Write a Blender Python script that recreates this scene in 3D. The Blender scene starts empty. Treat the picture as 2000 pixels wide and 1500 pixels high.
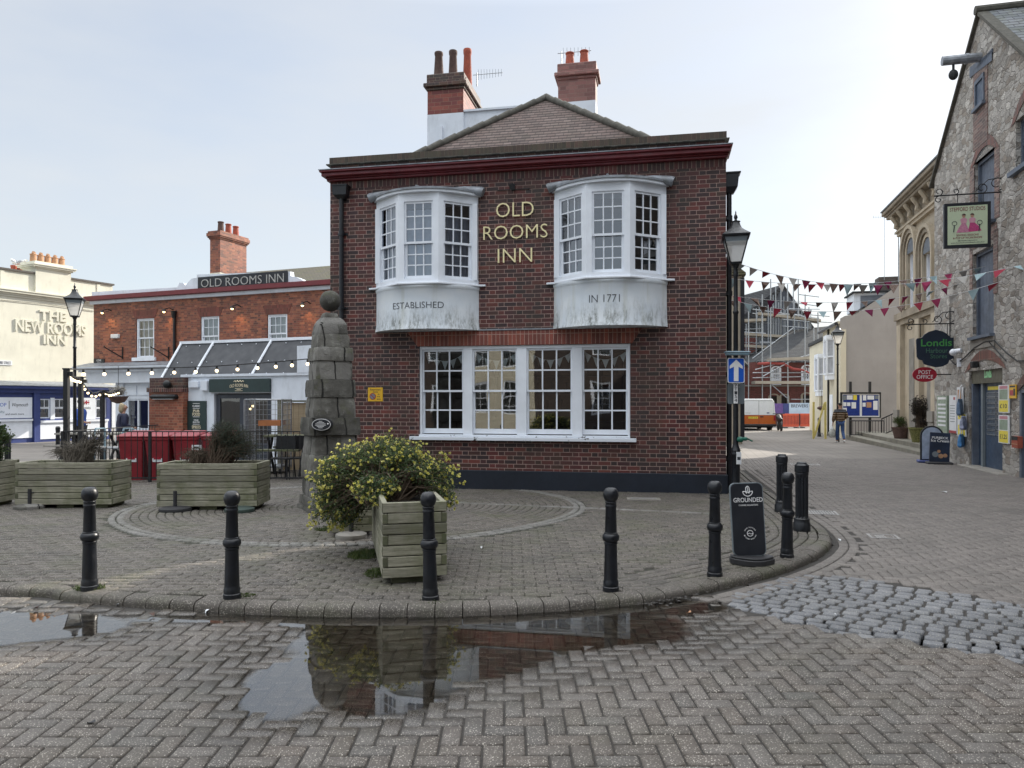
import bpy, bmesh, math, random
import numpy as np
from mathutils import Vector, Matrix, noise as mnoise
R = math.radians
random.seed(7)
scene = bpy.context.scene
COL = scene.collection

# ---------------------------------------------------------------- camera, sky, sun, exposure
EYE = 1.6           # eye height; focal length FPX pixels on a 2000 px wide frame, horizon row HZ
FPX, HZ = 1440.0, 782.0
cam_d = bpy.data.cameras.new("camera")
cam = bpy.data.objects.new("camera", cam_d); COL.objects.link(cam)
cam.location = (0, 0, EYE); cam.rotation_euler = (R(90), 0, 0)
cam_d.sensor_width = 36.0; cam_d.lens = 36.0 * FPX / 2000.0
cam_d.shift_y = (HZ - 750.0) / 2000.0
cam_d.clip_start = 0.05; cam_d.clip_end = 2000
scene.camera = cam

SUN_AZ, SUN_EL = 49.5, 29.0      # azimuth to the right of the view axis, elevation
sd = bpy.data.lights.new("sun", 'SUN'); sd.energy = 3.2; sd.angle = R(0.6); sd.color = (1.0, 0.93, 0.82)
so = bpy.data.objects.new("sun", sd); COL.objects.link(so)
_sv = Vector((math.sin(R(SUN_AZ)) * math.cos(R(SUN_EL)), math.cos(R(SUN_AZ)) * math.cos(R(SUN_EL)), math.sin(R(SUN_EL))))
so.rotation_euler = (-_sv).to_track_quat('-Z', 'Y').to_euler()
so.location = (30, 30, 40)

world = bpy.data.worlds.new("World"); scene.world = world; world.use_nodes = True
wn = world.node_tree; wn.nodes.clear()
w_out = wn.nodes.new("ShaderNodeOutputWorld"); w_bg = wn.nodes.new("ShaderNodeBackground")
w_sky = wn.nodes.new("ShaderNodeTexSky"); w_sky.sky_type = 'NISHITA'; w_sky.sun_disc = False
w_sky.sun_elevation = R(SUN_EL); w_sky.sun_rotation = R(SUN_AZ)
w_sky.air_density = 1.0; w_sky.dust_density = 1.0; w_sky.ozone_density = 1.5
w_bg.inputs['Strength'].default_value = 0.10
# thin high cloud veil over the blue: streaky noise, brightened overhead, out of frame, as added fill light
w_tc = wn.nodes.new("ShaderNodeTexCoord"); w_map = wn.nodes.new("ShaderNodeMapping")
w_map.inputs['Scale'].default_value = (1.0, 1.0, 3.4); w_map.inputs['Rotation'].default_value = (R(8), R(-12), R(20))
w_no = wn.nodes.new("ShaderNodeTexNoise"); w_no.inputs['Scale'].default_value = 1.6; w_no.inputs['Detail'].default_value = 5; w_no.inputs['Roughness'].default_value = 0.55
w_sep = wn.nodes.new("ShaderNodeSeparateXYZ")
w_r = wn.nodes.new("ShaderNodeMapRange"); w_r.inputs['From Min'].default_value = 0.35; w_r.inputs['From Max'].default_value = 0.68
w_r.inputs['To Min'].default_value = 0.58; w_r.inputs['To Max'].default_value = 0.86
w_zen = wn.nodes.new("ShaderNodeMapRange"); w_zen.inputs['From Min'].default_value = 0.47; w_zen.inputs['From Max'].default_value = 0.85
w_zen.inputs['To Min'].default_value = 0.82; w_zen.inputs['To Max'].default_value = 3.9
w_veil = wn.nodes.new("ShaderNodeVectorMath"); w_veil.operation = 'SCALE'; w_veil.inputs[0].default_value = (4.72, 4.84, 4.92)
w_mix = wn.nodes.new("ShaderNodeMix"); w_mix.data_type = 'RGBA'
L = wn.links.new
L(w_tc.outputs['Generated'], w_map.inputs['Vector']); L(w_map.outputs[0], w_no.inputs['Vector']); L(w_no.outputs['Fac'], w_r.inputs['Value'])
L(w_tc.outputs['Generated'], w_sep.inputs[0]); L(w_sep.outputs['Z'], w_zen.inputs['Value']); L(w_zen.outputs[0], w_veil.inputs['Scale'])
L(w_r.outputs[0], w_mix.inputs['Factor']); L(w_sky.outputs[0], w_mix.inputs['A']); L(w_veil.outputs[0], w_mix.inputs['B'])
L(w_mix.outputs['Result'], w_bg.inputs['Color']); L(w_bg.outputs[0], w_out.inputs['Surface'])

vs = scene.view_settings
vs.view_transform = 'Standard'; vs.look = 'None'; vs.gamma = 1.0; vs.exposure = 1.08
scene.cycles.max_bounces = 7; scene.cycles.transparent_max_bounces = 14

# ---------------------------------------------------------------- measuring helpers
def gz(y):                       # the ground falls gently away from the viewer
    return -0.008 * max(0.0, y - 9.0)
def at(px, py, z=None):          # ground point seen at a pixel of the photograph
    zz = 0.0 if z is None else z
    for _ in range(12):
        Y = FPX * (EYE - zz) / (py - HZ)
        if z is None: zz = gz(Y)
        else: break
    return Vector(((px - 1000) / FPX * Y, Y, zz))
def pave_z(x, y):
    return gz(y) + max(0.012, 0.075 - 0.012 * max(0, y - 9)) 
def at_pave(px, py):
    z = 0.075
    for _ in range(12):
        p = at(px, py, z); z = pave_z(p.x, p.y)
    return Vector((p.x, p.y, z))
def X_(px, Y): return (px - 1000) / FPX * Y
def Z_(py, Y): return EYE - (py - HZ) * Y / FPX

class Plane:
    """A vertical wall plane: origin O, direction d to the viewer's right; local x along, -y outwards, z up."""
    def __init__(s, O, d):
        s.O = Vector((O[0], O[1])); s.d = Vector((d[0], d[1])).normalized(); s.n = Vector((-s.d.y, s.d.x))
        s.rot = math.atan2(s.d.y, s.d.x)
    def u(s, px, depth=0.0):
        O = s.O + s.n * depth; a = (px - 1000) / FPX
        return (a * O.y - O.x) / (s.d.x - a * s.d.y)
    def z(s, px, py, depth=0.0):
        P = s.O + s.n * depth + s.d * s.u(px, depth)
        return EYE - (py - HZ) * P.y / FPX
    def w(s, u, depth=0.0, z=0.0):
        P = s.O + s.d * u + s.n * depth
        return Vector((P.x, P.y, z))

# ---------------------------------------------------------------- object helpers
def tag(o, label=None, cat=None, group=None, kind=None):
    if label: o["label"] = label
    if cat: o["category"] = cat
    if group: o["group"] = group
    if kind: o["kind"] = kind
    return o
def thing(name, label, cat, loc=(0, 0, 0), rz=0.0, group=None):
    o = bpy.data.objects.new(name, None); COL.objects.link(o)
    o.empty_display_size = 0.2
    o.location = loc; o.rotation_euler = (0, 0, rz)
    return tag(o, label, cat, group)
def copy_tree(o, parent=None):
    c = o.copy(); COL.objects.link(c); c.parent = parent
    for ch in [k for k in COL.objects if k.parent == o]:
        copy_tree(ch, c)
    return c

class MB:
    """Mesh builder: shapes collect here and become ONE mesh object."""
    def __init__(s): s.v = []; s.f = []; s.mi = []; s.M = None; s.m = 0
    def add(s, vs_, fs_):
        b = len(s.v)
        if s.M is not None: vs_ = [s.M @ Vector(p) for p in vs_]
        s.v += [tuple(p) for p in vs_]
        s.f += [tuple(i + b for i in f) for f in fs_]; s.mi += [s.m] * len(fs_)
        return s
    def box(s, x0, x1, y0, y1, z0, z1):
        return s.add([(x0,y0,z0),(x1,y0,z0),(x1,y1,z0),(x0,y1,z0),(x0,y0,z1),(x1,y0,z1),(x1,y1,z1),(x0,y1,z1)],
                     [(0,3,2,1),(4,5,6,7),(0,1,5,4),(1,2,6,5),(2,3,7,6),(3,0,4,7)])
    def quad(s, a, b, c, d): return s.add([a, b, c, d], [(0, 1, 2, 3)])
    def tri(s, a, b, c): return s.add([a, b, c], [(0, 1, 2)])
    def tube(s, p0, p1, r0, r1=None, n=8, caps=True):
        r1 = r0 if r1 is None else r1
        p0 = Vector(p0); p1 = Vector(p1); d = (p1 - p0)
        if d.length < 1e-6: return s
        d.normalize(); a = d.orthogonal().normalized(); b = d.cross(a)
        vs_ = []
        for p, r in ((p0, r0), (p1, r1)):
            for i in range(n):
                t = 2 * math.pi * i / n; vs_.append(p + a * (math.cos(t) * r) + b * (math.sin(t) * r))
        fs_ = [(i, (i + 1) % n, n + (i + 1) % n, n + i) for i in range(n)]
        if caps: fs_ += [tuple(range(n - 1, -1, -1)), tuple(range(n, 2 * n))]
        return s.add(vs_, fs_)
    def path(s, pts, r, n=6):
        pts = [Vector(p) for p in pts]; rs = r if isinstance(r, (list, tuple)) else [r] * len(pts)
        vs_ = []; fs_ = []; ref = None
        for k, p in enumerate(pts):
            d = (pts[min(k + 1, len(pts) - 1)] - pts[max(k - 1, 0)])
            if d.length < 1e-9: d = Vector((0, 0, 1))
            d.normalize()
            if ref is None: ref = d.orthogonal().normalized()
            a = (ref - d * ref.dot(d))
            a = a.normalized() if a.length > 1e-4 else d.orthogonal().normalized()
            ref = a; b = d.cross(a)
            for i in range(n):
                t = 2 * math.pi * i / n; vs_.append(p + a * (math.cos(t) * rs[k]) + b * (math.sin(t) * rs[k]))
        for k in range(len(pts) - 1):
            for i in range(n):
                j = (i + 1) % n; fs_.append((k * n + i, k * n + j, (k + 1) * n + j, (k + 1) * n + i))
        m = len(pts) - 1
        fs_ += [tuple(range(n - 1, -1, -1)), tuple(m * n + i for i in range(n))]
        return s.add(vs_, fs_)
    def lathe(s, prof, n=24, c=(0, 0, 0), sx=1, sy=1, ph=0.0):
        vs_ = []; fs_ = []
        for (r, z) in prof:
            for i in range(n):
                t = 2 * math.pi * i / n + ph; vs_.append((c[0] + math.cos(t) * r * sx, c[1] + math.sin(t) * r * sy, c[2] + z))
        for k in range(len(prof) - 1):
            for i in range(n):
                j = (i + 1) % n; fs_.append((k * n + i, k * n + j, (k + 1) * n + j, (k + 1) * n + i))
        m = len(prof) - 1
        if prof[0][0] > 1e-5: fs_.append(tuple(range(n - 1, -1, -1)))
        if prof[-1][0] > 1e-5: fs_.append(tuple(m * n + i for i in range(n)))
        return s.add(vs_, fs_)
    def prism(s, poly, y0, y1):      # polygon in (x,z), counter-clockwise seen from -y, extruded along y
        n = len(poly)
        vs_ = [(x, y0, z) for x, z in poly] + [(x, y1, z) for x, z in poly]
        fs_ = [tuple(range(n)), tuple(range(2 * n - 1, n - 1, -1))] + [((i + 1) % n, i, n + i, n + (i + 1) % n) for i in range(n)]
        return s.add(vs_, fs_)
    def slab(s, poly, z0, z1):       # polygon in (x,y), counter-clockwise from above
        n = len(poly)
        vs_ = [(x, y, z0) for x, y in poly] + [(x, y, z1) for x, y in poly]
        fs_ = [tuple(range(n - 1, -1, -1)), tuple(range(n, 2 * n))] + [(i, (i + 1) % n, n + (i + 1) % n, n + i) for i in range(n)]
        return s.add(vs_, fs_)
    def loft(s, sections, close=True, caps=True):
        n = len(sections[0]); vs_ = [p for sec in sections for p in sec]; fs_ = []
        for k in range(len(sections) - 1):
            for i in range(n if close else n - 1):
                j = (i + 1) % n; fs_.append((k * n + i, k * n + j, (k + 1) * n + j, (k + 1) * n + i))
        if caps and close:
            m = len(sections) - 1
            fs_ += [tuple(range(n - 1, -1, -1)), tuple(m * n + i for i in range(n))]
        return s.add(vs_, fs_)
    def ball(s, c, r, n=10, sx=1, sy=1, sz=1):
        prof = [(max(1e-6, math.sin(math.pi * k / n)) * r, -math.cos(math.pi * k / n) * r * sz) for k in range(n + 1)]
        return s.lathe(prof, n + 2, c, sx, sy)
    def build(s, name, mats, parent=None, smooth=False, bevel=0.0, loc=None, uv=True, seg=1):
        me = bpy.data.meshes.new(name); me.from_pydata(s.v, [], s.f); me.update()
        mats = mats if isinstance(mats, (list, tuple)) else [mats]
        for m in mats: me.materials.append(m)
        if len(mats) > 1: me.polygons.foreach_set("material_index", s.mi)
        if smooth:
            me.polygons.foreach_set("use_smooth", [True] * len(me.polygons)); me.set_sharp_from_angle(angle=R(38))
        if uv: auto_uv(me)
        o = bpy.data.objects.new(name, me); COL.objects.link(o)
        if parent is not None: o.parent = parent
        if loc is not None: o.location = loc
        if bevel > 0:
            bm_ = o.modifiers.new("bevel", 'BEVEL'); bm_.width = bevel; bm_.segments = seg; bm_.limit_method = 'ANGLE'; bm_.angle_limit = R(40)
        return o

def auto_uv(me):
    """UVs in metres: u along the horizontal, v up the face."""
    nl = len(me.loops)
    if nl == 0: return
    co = np.empty(len(me.vertices) * 3); me.vertices.foreach_get("co", co); co = co.reshape(-1, 3)
    nr = np.empty(len(me.polygons) * 3); me.polygons.foreach_get("normal", nr); nr = nr.reshape(-1, 3)
    tot = np.empty(len(me.polygons), dtype=np.int32); me.polygons.foreach_get("loop_total", tot)
    lv = np.empty(nl, dtype=np.int32); me.loops.foreach_get("vertex_index", lv)
    pn = np.repeat(nr, tot, axis=0); P = co[lv]
    t = np.stack([-pn[:, 1], pn[:, 0], np.zeros(nl)], 1); ln = np.linalg.norm(t, axis=1)
    flat = ln < 0.05
    t[flat] = (1, 0, 0); ln[flat] = 1; t /= ln[:, None]
    b = np.cross(pn, t)
    uvv = np.stack([(P * t).sum(1), (P * b).sum(1)], 1)
    lay = me.uv_layers.new(name="UVMap"); lay.data.foreach_set("uv", uvv.astype(np.float32).ravel())

_txt_cache = {}
def text_geo(txt, w, h, depth, weight=0.0, shear=0.0):
    """Letters as a mesh fitted to a w x h box in the x-z plane, front face at y=-depth."""
    key = (txt, weight, shear)
    if key not in _txt_cache:
        cu = bpy.data.curves.new("lettering", 'FONT'); cu.body = txt; cu.size = 1.0; cu.offset = weight; cu.shear = shear
        cu.extrude = 0.5; cu.resolution_u = 3; cu.align_x = 'CENTER'
        ob = bpy.data.objects.new("lettering", cu); COL.objects.link(ob)
        dg = bpy.context.evaluated_depsgraph_get(); me = bpy.data.meshes.new_from_object(ob.evaluated_get(dg))
        vs_ = [tuple(v.co) for v in me.vertices]; fs_ = [tuple(p.vertices) for p in me.polygons]
        bpy.data.objects.remove(ob); bpy.data.curves.remove(cu); bpy.data.meshes.remove(me)
        xs = [v[0] for v in vs_]; ys = [v[1] for v in vs_]
        _txt_cache[key] = (vs_, fs_, min(xs), max(xs), min(ys), max(ys))
    vs_, fs_, x0, x1, y0, y1 = _txt_cache[key]
    return [((x - x0) / (x1 - x0) * w, -(z + 0.5) * depth, (y - y0) / (y1 - y0) * h) for x, y, z in vs_], fs_
def put_text(mb, txt, x, y, z, w, h, depth=0.004, weight=0.0, fn=None, shear=0.0):
    vs_, fs_ = text_geo(txt, w, h, depth, weight, shear)
    vs_ = [(a + x, b + y, c + z) for a, b, c in vs_]
    if fn: vs_ = [fn(*p) for p in vs_]
    mb.add(vs_, fs_)

# ---------------------------------------------------------------- materials
class NM:
    def __init__(s, name):
        s.mat = bpy.data.materials.new(name); s.mat.use_nodes = True; s.nt = s.mat.node_tree
        s.nt.nodes.clear()
        s.out = s.nt.nodes.new("ShaderNodeOutputMaterial"); s.b = s.nt.nodes.new("ShaderNodeBsdfPrincipled")
        s.nt.links.new(s.b.outputs[0], s.out.inputs['Surface'])
    def n(s, t): return s.nt.nodes.new("ShaderNode" + t)
    def link(s, a, b):
        if isinstance(a, (int, float)): b.default_value = a
        elif isinstance(a, (tuple, list)): b.default_value = tuple(a) if len(a) == len(b.default_value) else tuple(a) + (1.0,)
        else: s.nt.links.new(a, b)
    def m(s, op, a, b=None, c=None, clamp=False):
        k = s.n("Math"); k.operation = op; k.use_clamp = clamp
        s.link(a, k.inputs[0])
        if b is not None: s.link(b, k.inputs[1])
        if c is not None: s.link(c, k.inputs[2])
        return k.outputs[0]
    def uv(s):
        k = s.n("UVMap"); k.uv_map = "UVMap"; sp = s.n("SeparateXYZ"); s.nt.links.new(k.outputs[0], sp.inputs[0]); return k.outputs[0], sp.outputs[0], sp.outputs[1]
    def obj(s): return s.n("TexCoord").outputs['Object']
    def geo(s, name): return s.n("NewGeometry").outputs[name]
    def sep(s, v):
        k = s.n("SeparateXYZ"); s.link(v, k.inputs[0]); return k.outputs
    def xyz(s, x, y, z=0.0):
        k = s.n("CombineXYZ"); s.link(x, k.inputs[0]); s.link(y, k.inputs[1]); s.link(z, k.inputs[2]); return k.outputs[0]
    def scale(s, v, sc):
        k = s.n("Mapping"); s.link(v, k.inputs[0]); k.inputs['Scale'].default_value = sc if isinstance(sc, (tuple, list)) else (sc, sc, sc); return k.outputs[0]
    def noise(s, vec, scale=5.0, detail=4.0, rough=0.55, out='Fac', dist=0.0):
        k = s.n("TexNoise"); s.link(vec, k.inputs['Vector']); k.inputs['Scale'].default_value = scale
        k.inputs['Detail'].default_value = detail; k.inputs['Roughness'].default_value = rough; k.inputs['Distortion'].default_value = dist
        return k.outputs[out]
    def white(s, vec, out='Value'):
        k = s.n("TexWhiteNoise"); k.noise_dimensions = '3D'; s.link(vec, k.inputs['Vector']); return k.outputs[out]
    def rng(s, v, a, b, c=0.0, d=1.0):
        k = s.n("MapRange"); s.link(v, k.inputs[0])
        for i, q in enumerate((a, b, c, d)): k.inputs[i + 1].default_value = q
        return k.outputs[0]
    def mix(s, f, a, b, mode='MIX'):
        k = s.n("Mix"); k.data_type = 'RGBA'; k.blend_type = mode; s.link(f, k.inputs['Factor']); s.link(a, k.inputs['A']); s.link(b, k.inputs['B']); return k.outputs['Result']
    def ramp(s, f, stops, interp='LINEAR'):
        k = s.n("ValToRGB"); k.color_ramp.interpolation = interp; e = k.color_ramp.elements
        while len(e) < len(stops): e.new(0.5)
        for q, (p, c) in zip(e, stops): q.position = p; q.color = tuple(c) + (1.0,)
        s.link(f, k.inputs[0]); return k.outputs[0]
    def bump(s, h, strength=0.5, dist=0.01, chain=None):
        k = s.n("Bump"); k.inputs['Strength'].default_value = strength; k.inputs['Distance'].default_value = dist; s.link(h, k.inputs['Height'])
        if chain is not None: s.link(chain, k.inputs['Normal'])
        return k.outputs[0]
    def done(s, col, rough=0.7, normal=None, metal=0.0, spec=None, **kw):
        s.link(col, s.b.inputs['Base Color']); s.link(rough, s.b.inputs['Roughness']); s.link(metal, s.b.inputs['Metallic'])
        if normal is not None: s.link(normal, s.b.inputs['Normal'])
        if spec is not None: s.link(spec, s.b.inputs['Specular IOR Level'])
        for k, v in kw.items(): s.link(v, s.b.inputs[k.replace('_', ' ')])
        return s.mat

def dark(c, k): return tuple(x * k for x in c)
_simple = {}
def paint(name, col, rough=0.55, var=0.18, scale=5.0, metal=0.0, bump=0.0, bscale=60.0, grime=0.0, spec=0.5):
    """Plain coat with uneven tone, optional fine bump and grime."""
    k = NM(name); o = k.obj()
    c = k.mix(k.rng(k.noise(o, scale, 5, 0.6), 0.3, 0.7), dark(col, 1 - var), dark(col, 1 + var * 0.6))
    if grime > 0:
        g = k.rng(k.noise(k.scale(o, (1.3, 1.3, 0.35)), 3.1, 6, 0.68), 0.52, 0.76, 0.0, grime)
        c = k.mix(g, c, (0.09, 0.085, 0.06))
    nrm = k.bump(k.noise(o, bscale, 3, 0.6), bump, 0.004) if bump > 0 else None
    rr = k.rng(k.noise(o, scale * 2.3, 3), 0.3, 0.7, max(0.03, rough - 0.1), min(1, rough + 0.12))
    return k.done(c, rr, nrm, metal, spec)

def brick_mat(name, cols, mortar, course=0.075, st=0.225, hd=0.1125, joint=0.011, soldier=False, sc=1.0, soot=0.35, lichen=0.0, bump=0.6):
    """Flemish bond: one stretcher, one header, headers centred on stretchers of the next course."""
    k = NM(name); uvv, u, v = k.uv()
    if soldier: u, v = v, u; st, hd = 0.215, 0.215
    wob = k.m('MULTIPLY', k.m('SUBTRACT', k.noise(uvv, 3.0, 2), 0.5), 0.008)
    v2 = k.m('DIVIDE', k.m('ADD', v, wob), course); row = k.m('FLOOR', v2); fv = k.m('SUBTRACT', v2, row)
    P = st + hd
    par = k.m('MODULO', k.m('ABSOLUTE', row), 2.0)
    if soldier: off = k.m('MULTIPLY', par, 0.0)
    else: off = k.m('ADD', k.m('MULTIPLY', par, P / 2), k.m('MULTIPLY', k.m('SUBTRACT', k.white(k.xyz(row, 3.3, 1.7)), 0.5), 0.012))
    q = k.m('DIVIDE', k.m('ADD', k.m('ADD', u, off), 400 * P), P); cell = k.m('FLOOR', q); fu = k.m('MULTIPLY', k.m('SUBTRACT', q, cell), P)
    ishd = k.m('GREATER_THAN', fu, st)
    loc = k.m('SUBTRACT', fu, k.m('MULTIPLY', ishd, st))
    wid = k.m('ADD', st, k.m('MULTIPLY', ishd, hd - st))
    du = k.m('MINIMUM', loc, k.m('SUBTRACT', wid, loc))
    dv = k.m('MULTIPLY', k.m('MINIMUM', fv, k.m('SUBTRACT', 1.0, fv)), course)
    d = k.m('ADD', k.m('MINIMUM', du, dv), k.m('MULTIPLY', k.m('SUBTRACT', k.noise(uvv, 60.0, 3), 0.5), 0.006))
    face = k.rng(d, joint * 0.32, joint * 0.62)
    idv = k.xyz(k.m('ADD', k.m('MULTIPLY', cell, 2.0), ishd), row, 7.7)
    rnd = k.white(idv); rnd2 = k.white(k.xyz(row, k.m('ADD', k.m('MULTIPLY', cell, 2.0), ishd), 2.2))
    n = len(cols); stops = [(i / n, c) for i, c in enumerate(cols)]
    c = k.ramp(rnd, stops, 'CONSTANT')
    c = k.mix(1.0, c, k.ramp(rnd2, [(0, (0.72,) * 3), (1, (1.25,) * 3)]), 'MULTIPLY')
    c = k.mix(k.rng(k.noise(uvv, 45.0, 4, 0.7), 0.35, 0.75, 0, 0.5), c, dark(cols[0], 0.45))
    mo = k.mix(k.rng(k.noise(uvv, 9.0, 4), 0.3, 0.7), dark(mortar, 0.72), mortar)
    c = k.mix(face, mo, c)
    if soot > 0:
        s_ = k.rng(k.noise(k.scale(uvv, (1.0, 0.45, 1.0)), 0.9, 6, 0.66), 0.47, 0.75, 0, soot)
        c = k.mix(s_, c, (0.03, 0.026, 0.022))
    if lichen > 0:
        s_ = k.rng(k.noise(uvv, 2.4, 6, 0.7), 0.45, 0.65, 0, lichen)
        c = k.mix(s_, c, (0.055, 0.052, 0.03))
    h = k.m('ADD', k.m('MULTIPLY', face, 1.0), k.m('MULTIPLY', k.noise(uvv, 90.0, 3), 0.25))
    return k.done(c, k.rng(face, 0, 1, 0.9, 0.62), k.bump(h, bump, 0.006))

def tile_mat(name, cols, uw=0.17, vh=0.105, lichen=(0.05, 0.05, 0.03), amt=0.5, gap=0.16, rough=0.92, bump=1.0):
    """Courses of plain tiles or slates up a slope: a dark butt line under each course."""
    k = NM(name); uvv, u, v = k.uv()
    v2 = k.m('DIVIDE', k.m('ADD', v, k.m('MULTIPLY', k.noise(uvv, 6.0, 3), 0.03)), vh); row = k.m('FLOOR', v2); fv = k.m('SUBTRACT', v2, row)
    off = k.m('MULTIPLY', k.m('MODULO', k.m('ABSOLUTE', row), 2.0), 0.5)
    q = k.m('ADD', k.m('DIVIDE', u, uw), k.m('ADD', off, 500.0)); cell = k.m('FLOOR', q); fu = k.m('SUBTRACT', q, cell)
    r1 = k.white(k.xyz(cell, row, 4.4))
    side = k.rng(k.m('MINIMUM', fu, k.m('SUBTRACT', 1.0, fu)), 0.0, 0.05)
    butt = k.rng(k.m('SUBTRACT', fv, k.m('MULTIPLY', r1, 0.08)), 0.02, gap)
    c = k.ramp(r1, [(i / max(1, len(cols) - 1), q_) for i, q_ in enumerate(cols)])
    c = k.mix(k.rng(k.noise(uvv, 30.0, 4, 0.7), 0.4, 0.7, 0, 0.45), c, dark(cols[0], 0.5))
    c = k.mix(k.rng(k.noise(uvv, 2.2, 7, 0.72), 0.46, 0.66, 0, amt), c, lichen)
    c = k.mix(k.m('MULTIPLY', k.m('SUBTRACT', 1.0, k.m('MULTIPLY', side, butt)), 0.8), c, (0.012, 0.01, 0.01))
    h = k.m('ADD', k.m('MULTIPLY', k.m('SUBTRACT', 1.0, fv), butt), k.m('MULTIPLY', side, 0.3))
    return k.done(c, rough, k.bump(h, bump, 0.02))

def rubble_mat(name, cols, mortar, sc=4.2, sc2=1.45):
    k = NM(name); uvv, u, v = k.uv()
    w = k.noise(uvv, 2.2, 3, 0.6, 'Color'); ws = k.n("VectorMath"); ws.operation = 'SCALE'; k.link(w, ws.inputs[0]); ws.inputs['Scale'].default_value = 0.34
    ad = k.n("VectorMath"); ad.operation = 'ADD'; k.link(k.xyz(u, k.m('MULTIPLY', v, sc2)), ad.inputs[0]); k.link(ws.outputs[0], ad.inputs[1])
    def vor(feat, scale):
        t = k.n("TexVoronoi"); t.feature = feat; t.inputs['Scale'].default_value = scale; t.inputs['Randomness'].default_value = 0.8; k.link(ad.outputs[0], t.inputs['Vector']); return t
    e = vor('DISTANCE_TO_EDGE', sc).outputs['Distance']; cc = vor('F1', sc).outputs['Color']
    sp = k.sep(cc)
    fine = k.noise(uvv, 26.0, 6, 0.7)
    face = k.rng(k.m('ADD', e, k.m('MULTIPLY', k.m('SUBTRACT', fine, 0.5), 0.06)), 0.0, 0.045)
    c = k.ramp(sp[0], [(i / len(cols), q) for i, q in enumerate(cols)], 'CONSTANT')
    c = k.mix(1.0, c, k.ramp(sp[1], [(0, (0.7,) * 3), (1, (1.2,) * 3)]), 'MULTIPLY')
    c = k.mix(k.rng(fine, 0.42, 0.66, 0, 0.62), c, dark(cols[0], 0.42))
    mo = k.mix(k.rng(k.noise(uvv, 1.4, 5, 0.7), 0.42, 0.6), mortar, dark(mortar, 0.4))
    c = k.mix(face, mo, c)
    c = k.mix(k.rng(k.noise(uvv, 0.8, 6, 0.7), 0.5, 0.72, 0, 0.45), c, (0.07, 0.058, 0.045))
    h = k.m('ADD', k.rng(e, 0.0, 0.07), k.m('MULTIPLY', fine, 1.4))
    return k.done(c, 0.9, k.bump(h, 0.9, 0.04))

def glass_mat(name, tint=(0.75, 0.8, 0.8), refl=0.09, warp=0.35):
    k = NM(name); k.nt.nodes.remove(k.b)
    tr = k.n("BsdfTransparent"); tr.inputs[0].default_value = tint + (1.0,)
    gl = k.n("BsdfGlossy"); gl.inputs['Roughness'].default_value = 0.015; gl.inputs['Color'].default_value = (0.95, 0.97, 1.0, 1)
    nb = k.bump(k.noise(k.obj(), 1.7, 1, 0.4), warp, 0.02); k.link(nb, gl.inputs['Normal'])
    lw = k.n("LayerWeight"); lw.inputs['Blend'].default_value = 0.32
    f = k.rng(lw.outputs['Fresnel'], 0.0, 1.0, refl, 0.95)
    mx = k.n("MixShader"); k.link(f, mx.inputs[0]); k.link(tr.outputs[0], mx.inputs[1]); k.link(gl.outputs[0], mx.inputs[2])
    k.link(mx.outputs[0], k.out.inputs['Surface']); return k.mat

def lamp_mat(name, col, strength):
    k = NM(name); return k.done(col, 0.4, None, 0, None, Emission_Color=col, Emission_Strength=strength)

def wood_mat(name, c0, c1, green=(0.10, 0.12, 0.045), amt=0.5):
    k = NM(name); uvv, u, v = k.uv(); o = k.obj()
    isl = k.geo('Random Per Island')
    vec = k.xyz(k.m('MULTIPLY', u, 1.6), k.m('MULTIPLY', v, 26.0), k.m('MULTIPLY', isl, 37.0))
    g = k.noise(vec, 1.6, 6, 0.72, dist=1.1)
    c = k.mix(k.rng(g, 0.32, 0.68), c0, c1)
    c = k.mix(1.0, c, k.ramp(isl, [(0, (0.68,) * 3), (1, (1.2,) * 3)]), 'MULTIPLY')
    c = k.mix(k.rng(k.noise(o, 2.6, 6, 0.7), 0.44, 0.7, 0, amt), c, green)
    kn = k.n("TexVoronoi"); kn.inputs['Scale'].default_value = 3.4; k.link(k.xyz(u, k.m('MULTIPLY', v, 1.6), k.m('MULTIPLY', isl, 9.0)), kn.inputs['Vector'])
    c = k.mix(k.rng(kn.outputs['Distance'], 0.03, 0.07, 0.65, 0.0), c, (0.05, 0.035, 0.02))
    return k.done(c, 0.8, k.bump(g, 0.35, 0.006))

M = {}
M['brick_pub'] = brick_mat("dark plum brick", [(0.092, 0.023, 0.023), (0.055, 0.019, 0.021), (0.115, 0.026, 0.023), (0.030, 0.018, 0.021), (0.082, 0.022, 0.021), (0.145, 0.034, 0.026), (0.064, 0.025, 0.020), (0.042, 0.021, 0.023)], (0.42, 0.29, 0.25), soot=0.85, lichen=0.25)
M['soldier'] = brick_mat("brick on end", [(0.10, 0.030, 0.030), (0.07, 0.026, 0.024), (0.13, 0.036, 0.030), (0.055, 0.030, 0.024)], (0.34, 0.25, 0.20), soldier=True, soot=0.5)
M['soldier_mossy'] = brick_mat("mossy brick on end", [(0.075, 0.045, 0.032), (0.055, 0.038, 0.026), (0.09, 0.05, 0.036)], (0.15, 0.12, 0.085), soldier=True, soot=0.6, lichen=0.8)
M['brick_para'] = brick_mat("sooty parapet brick", [(0.085, 0.030, 0.028), (0.06, 0.026, 0.026), (0.11, 0.05, 0.034), (0.045, 0.03, 0.028)], (0.24, 0.19, 0.15), soot=0.6, lichen=0.45)
M['lintel'] = brick_mat("rubbed red brick on end", [(0.24, 0.06, 0.04), (0.19, 0.05, 0.036), (0.29, 0.075, 0.045)], (0.5, 0.33, 0.27), soldier=True, soot=0.2, joint=0.010)
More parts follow.
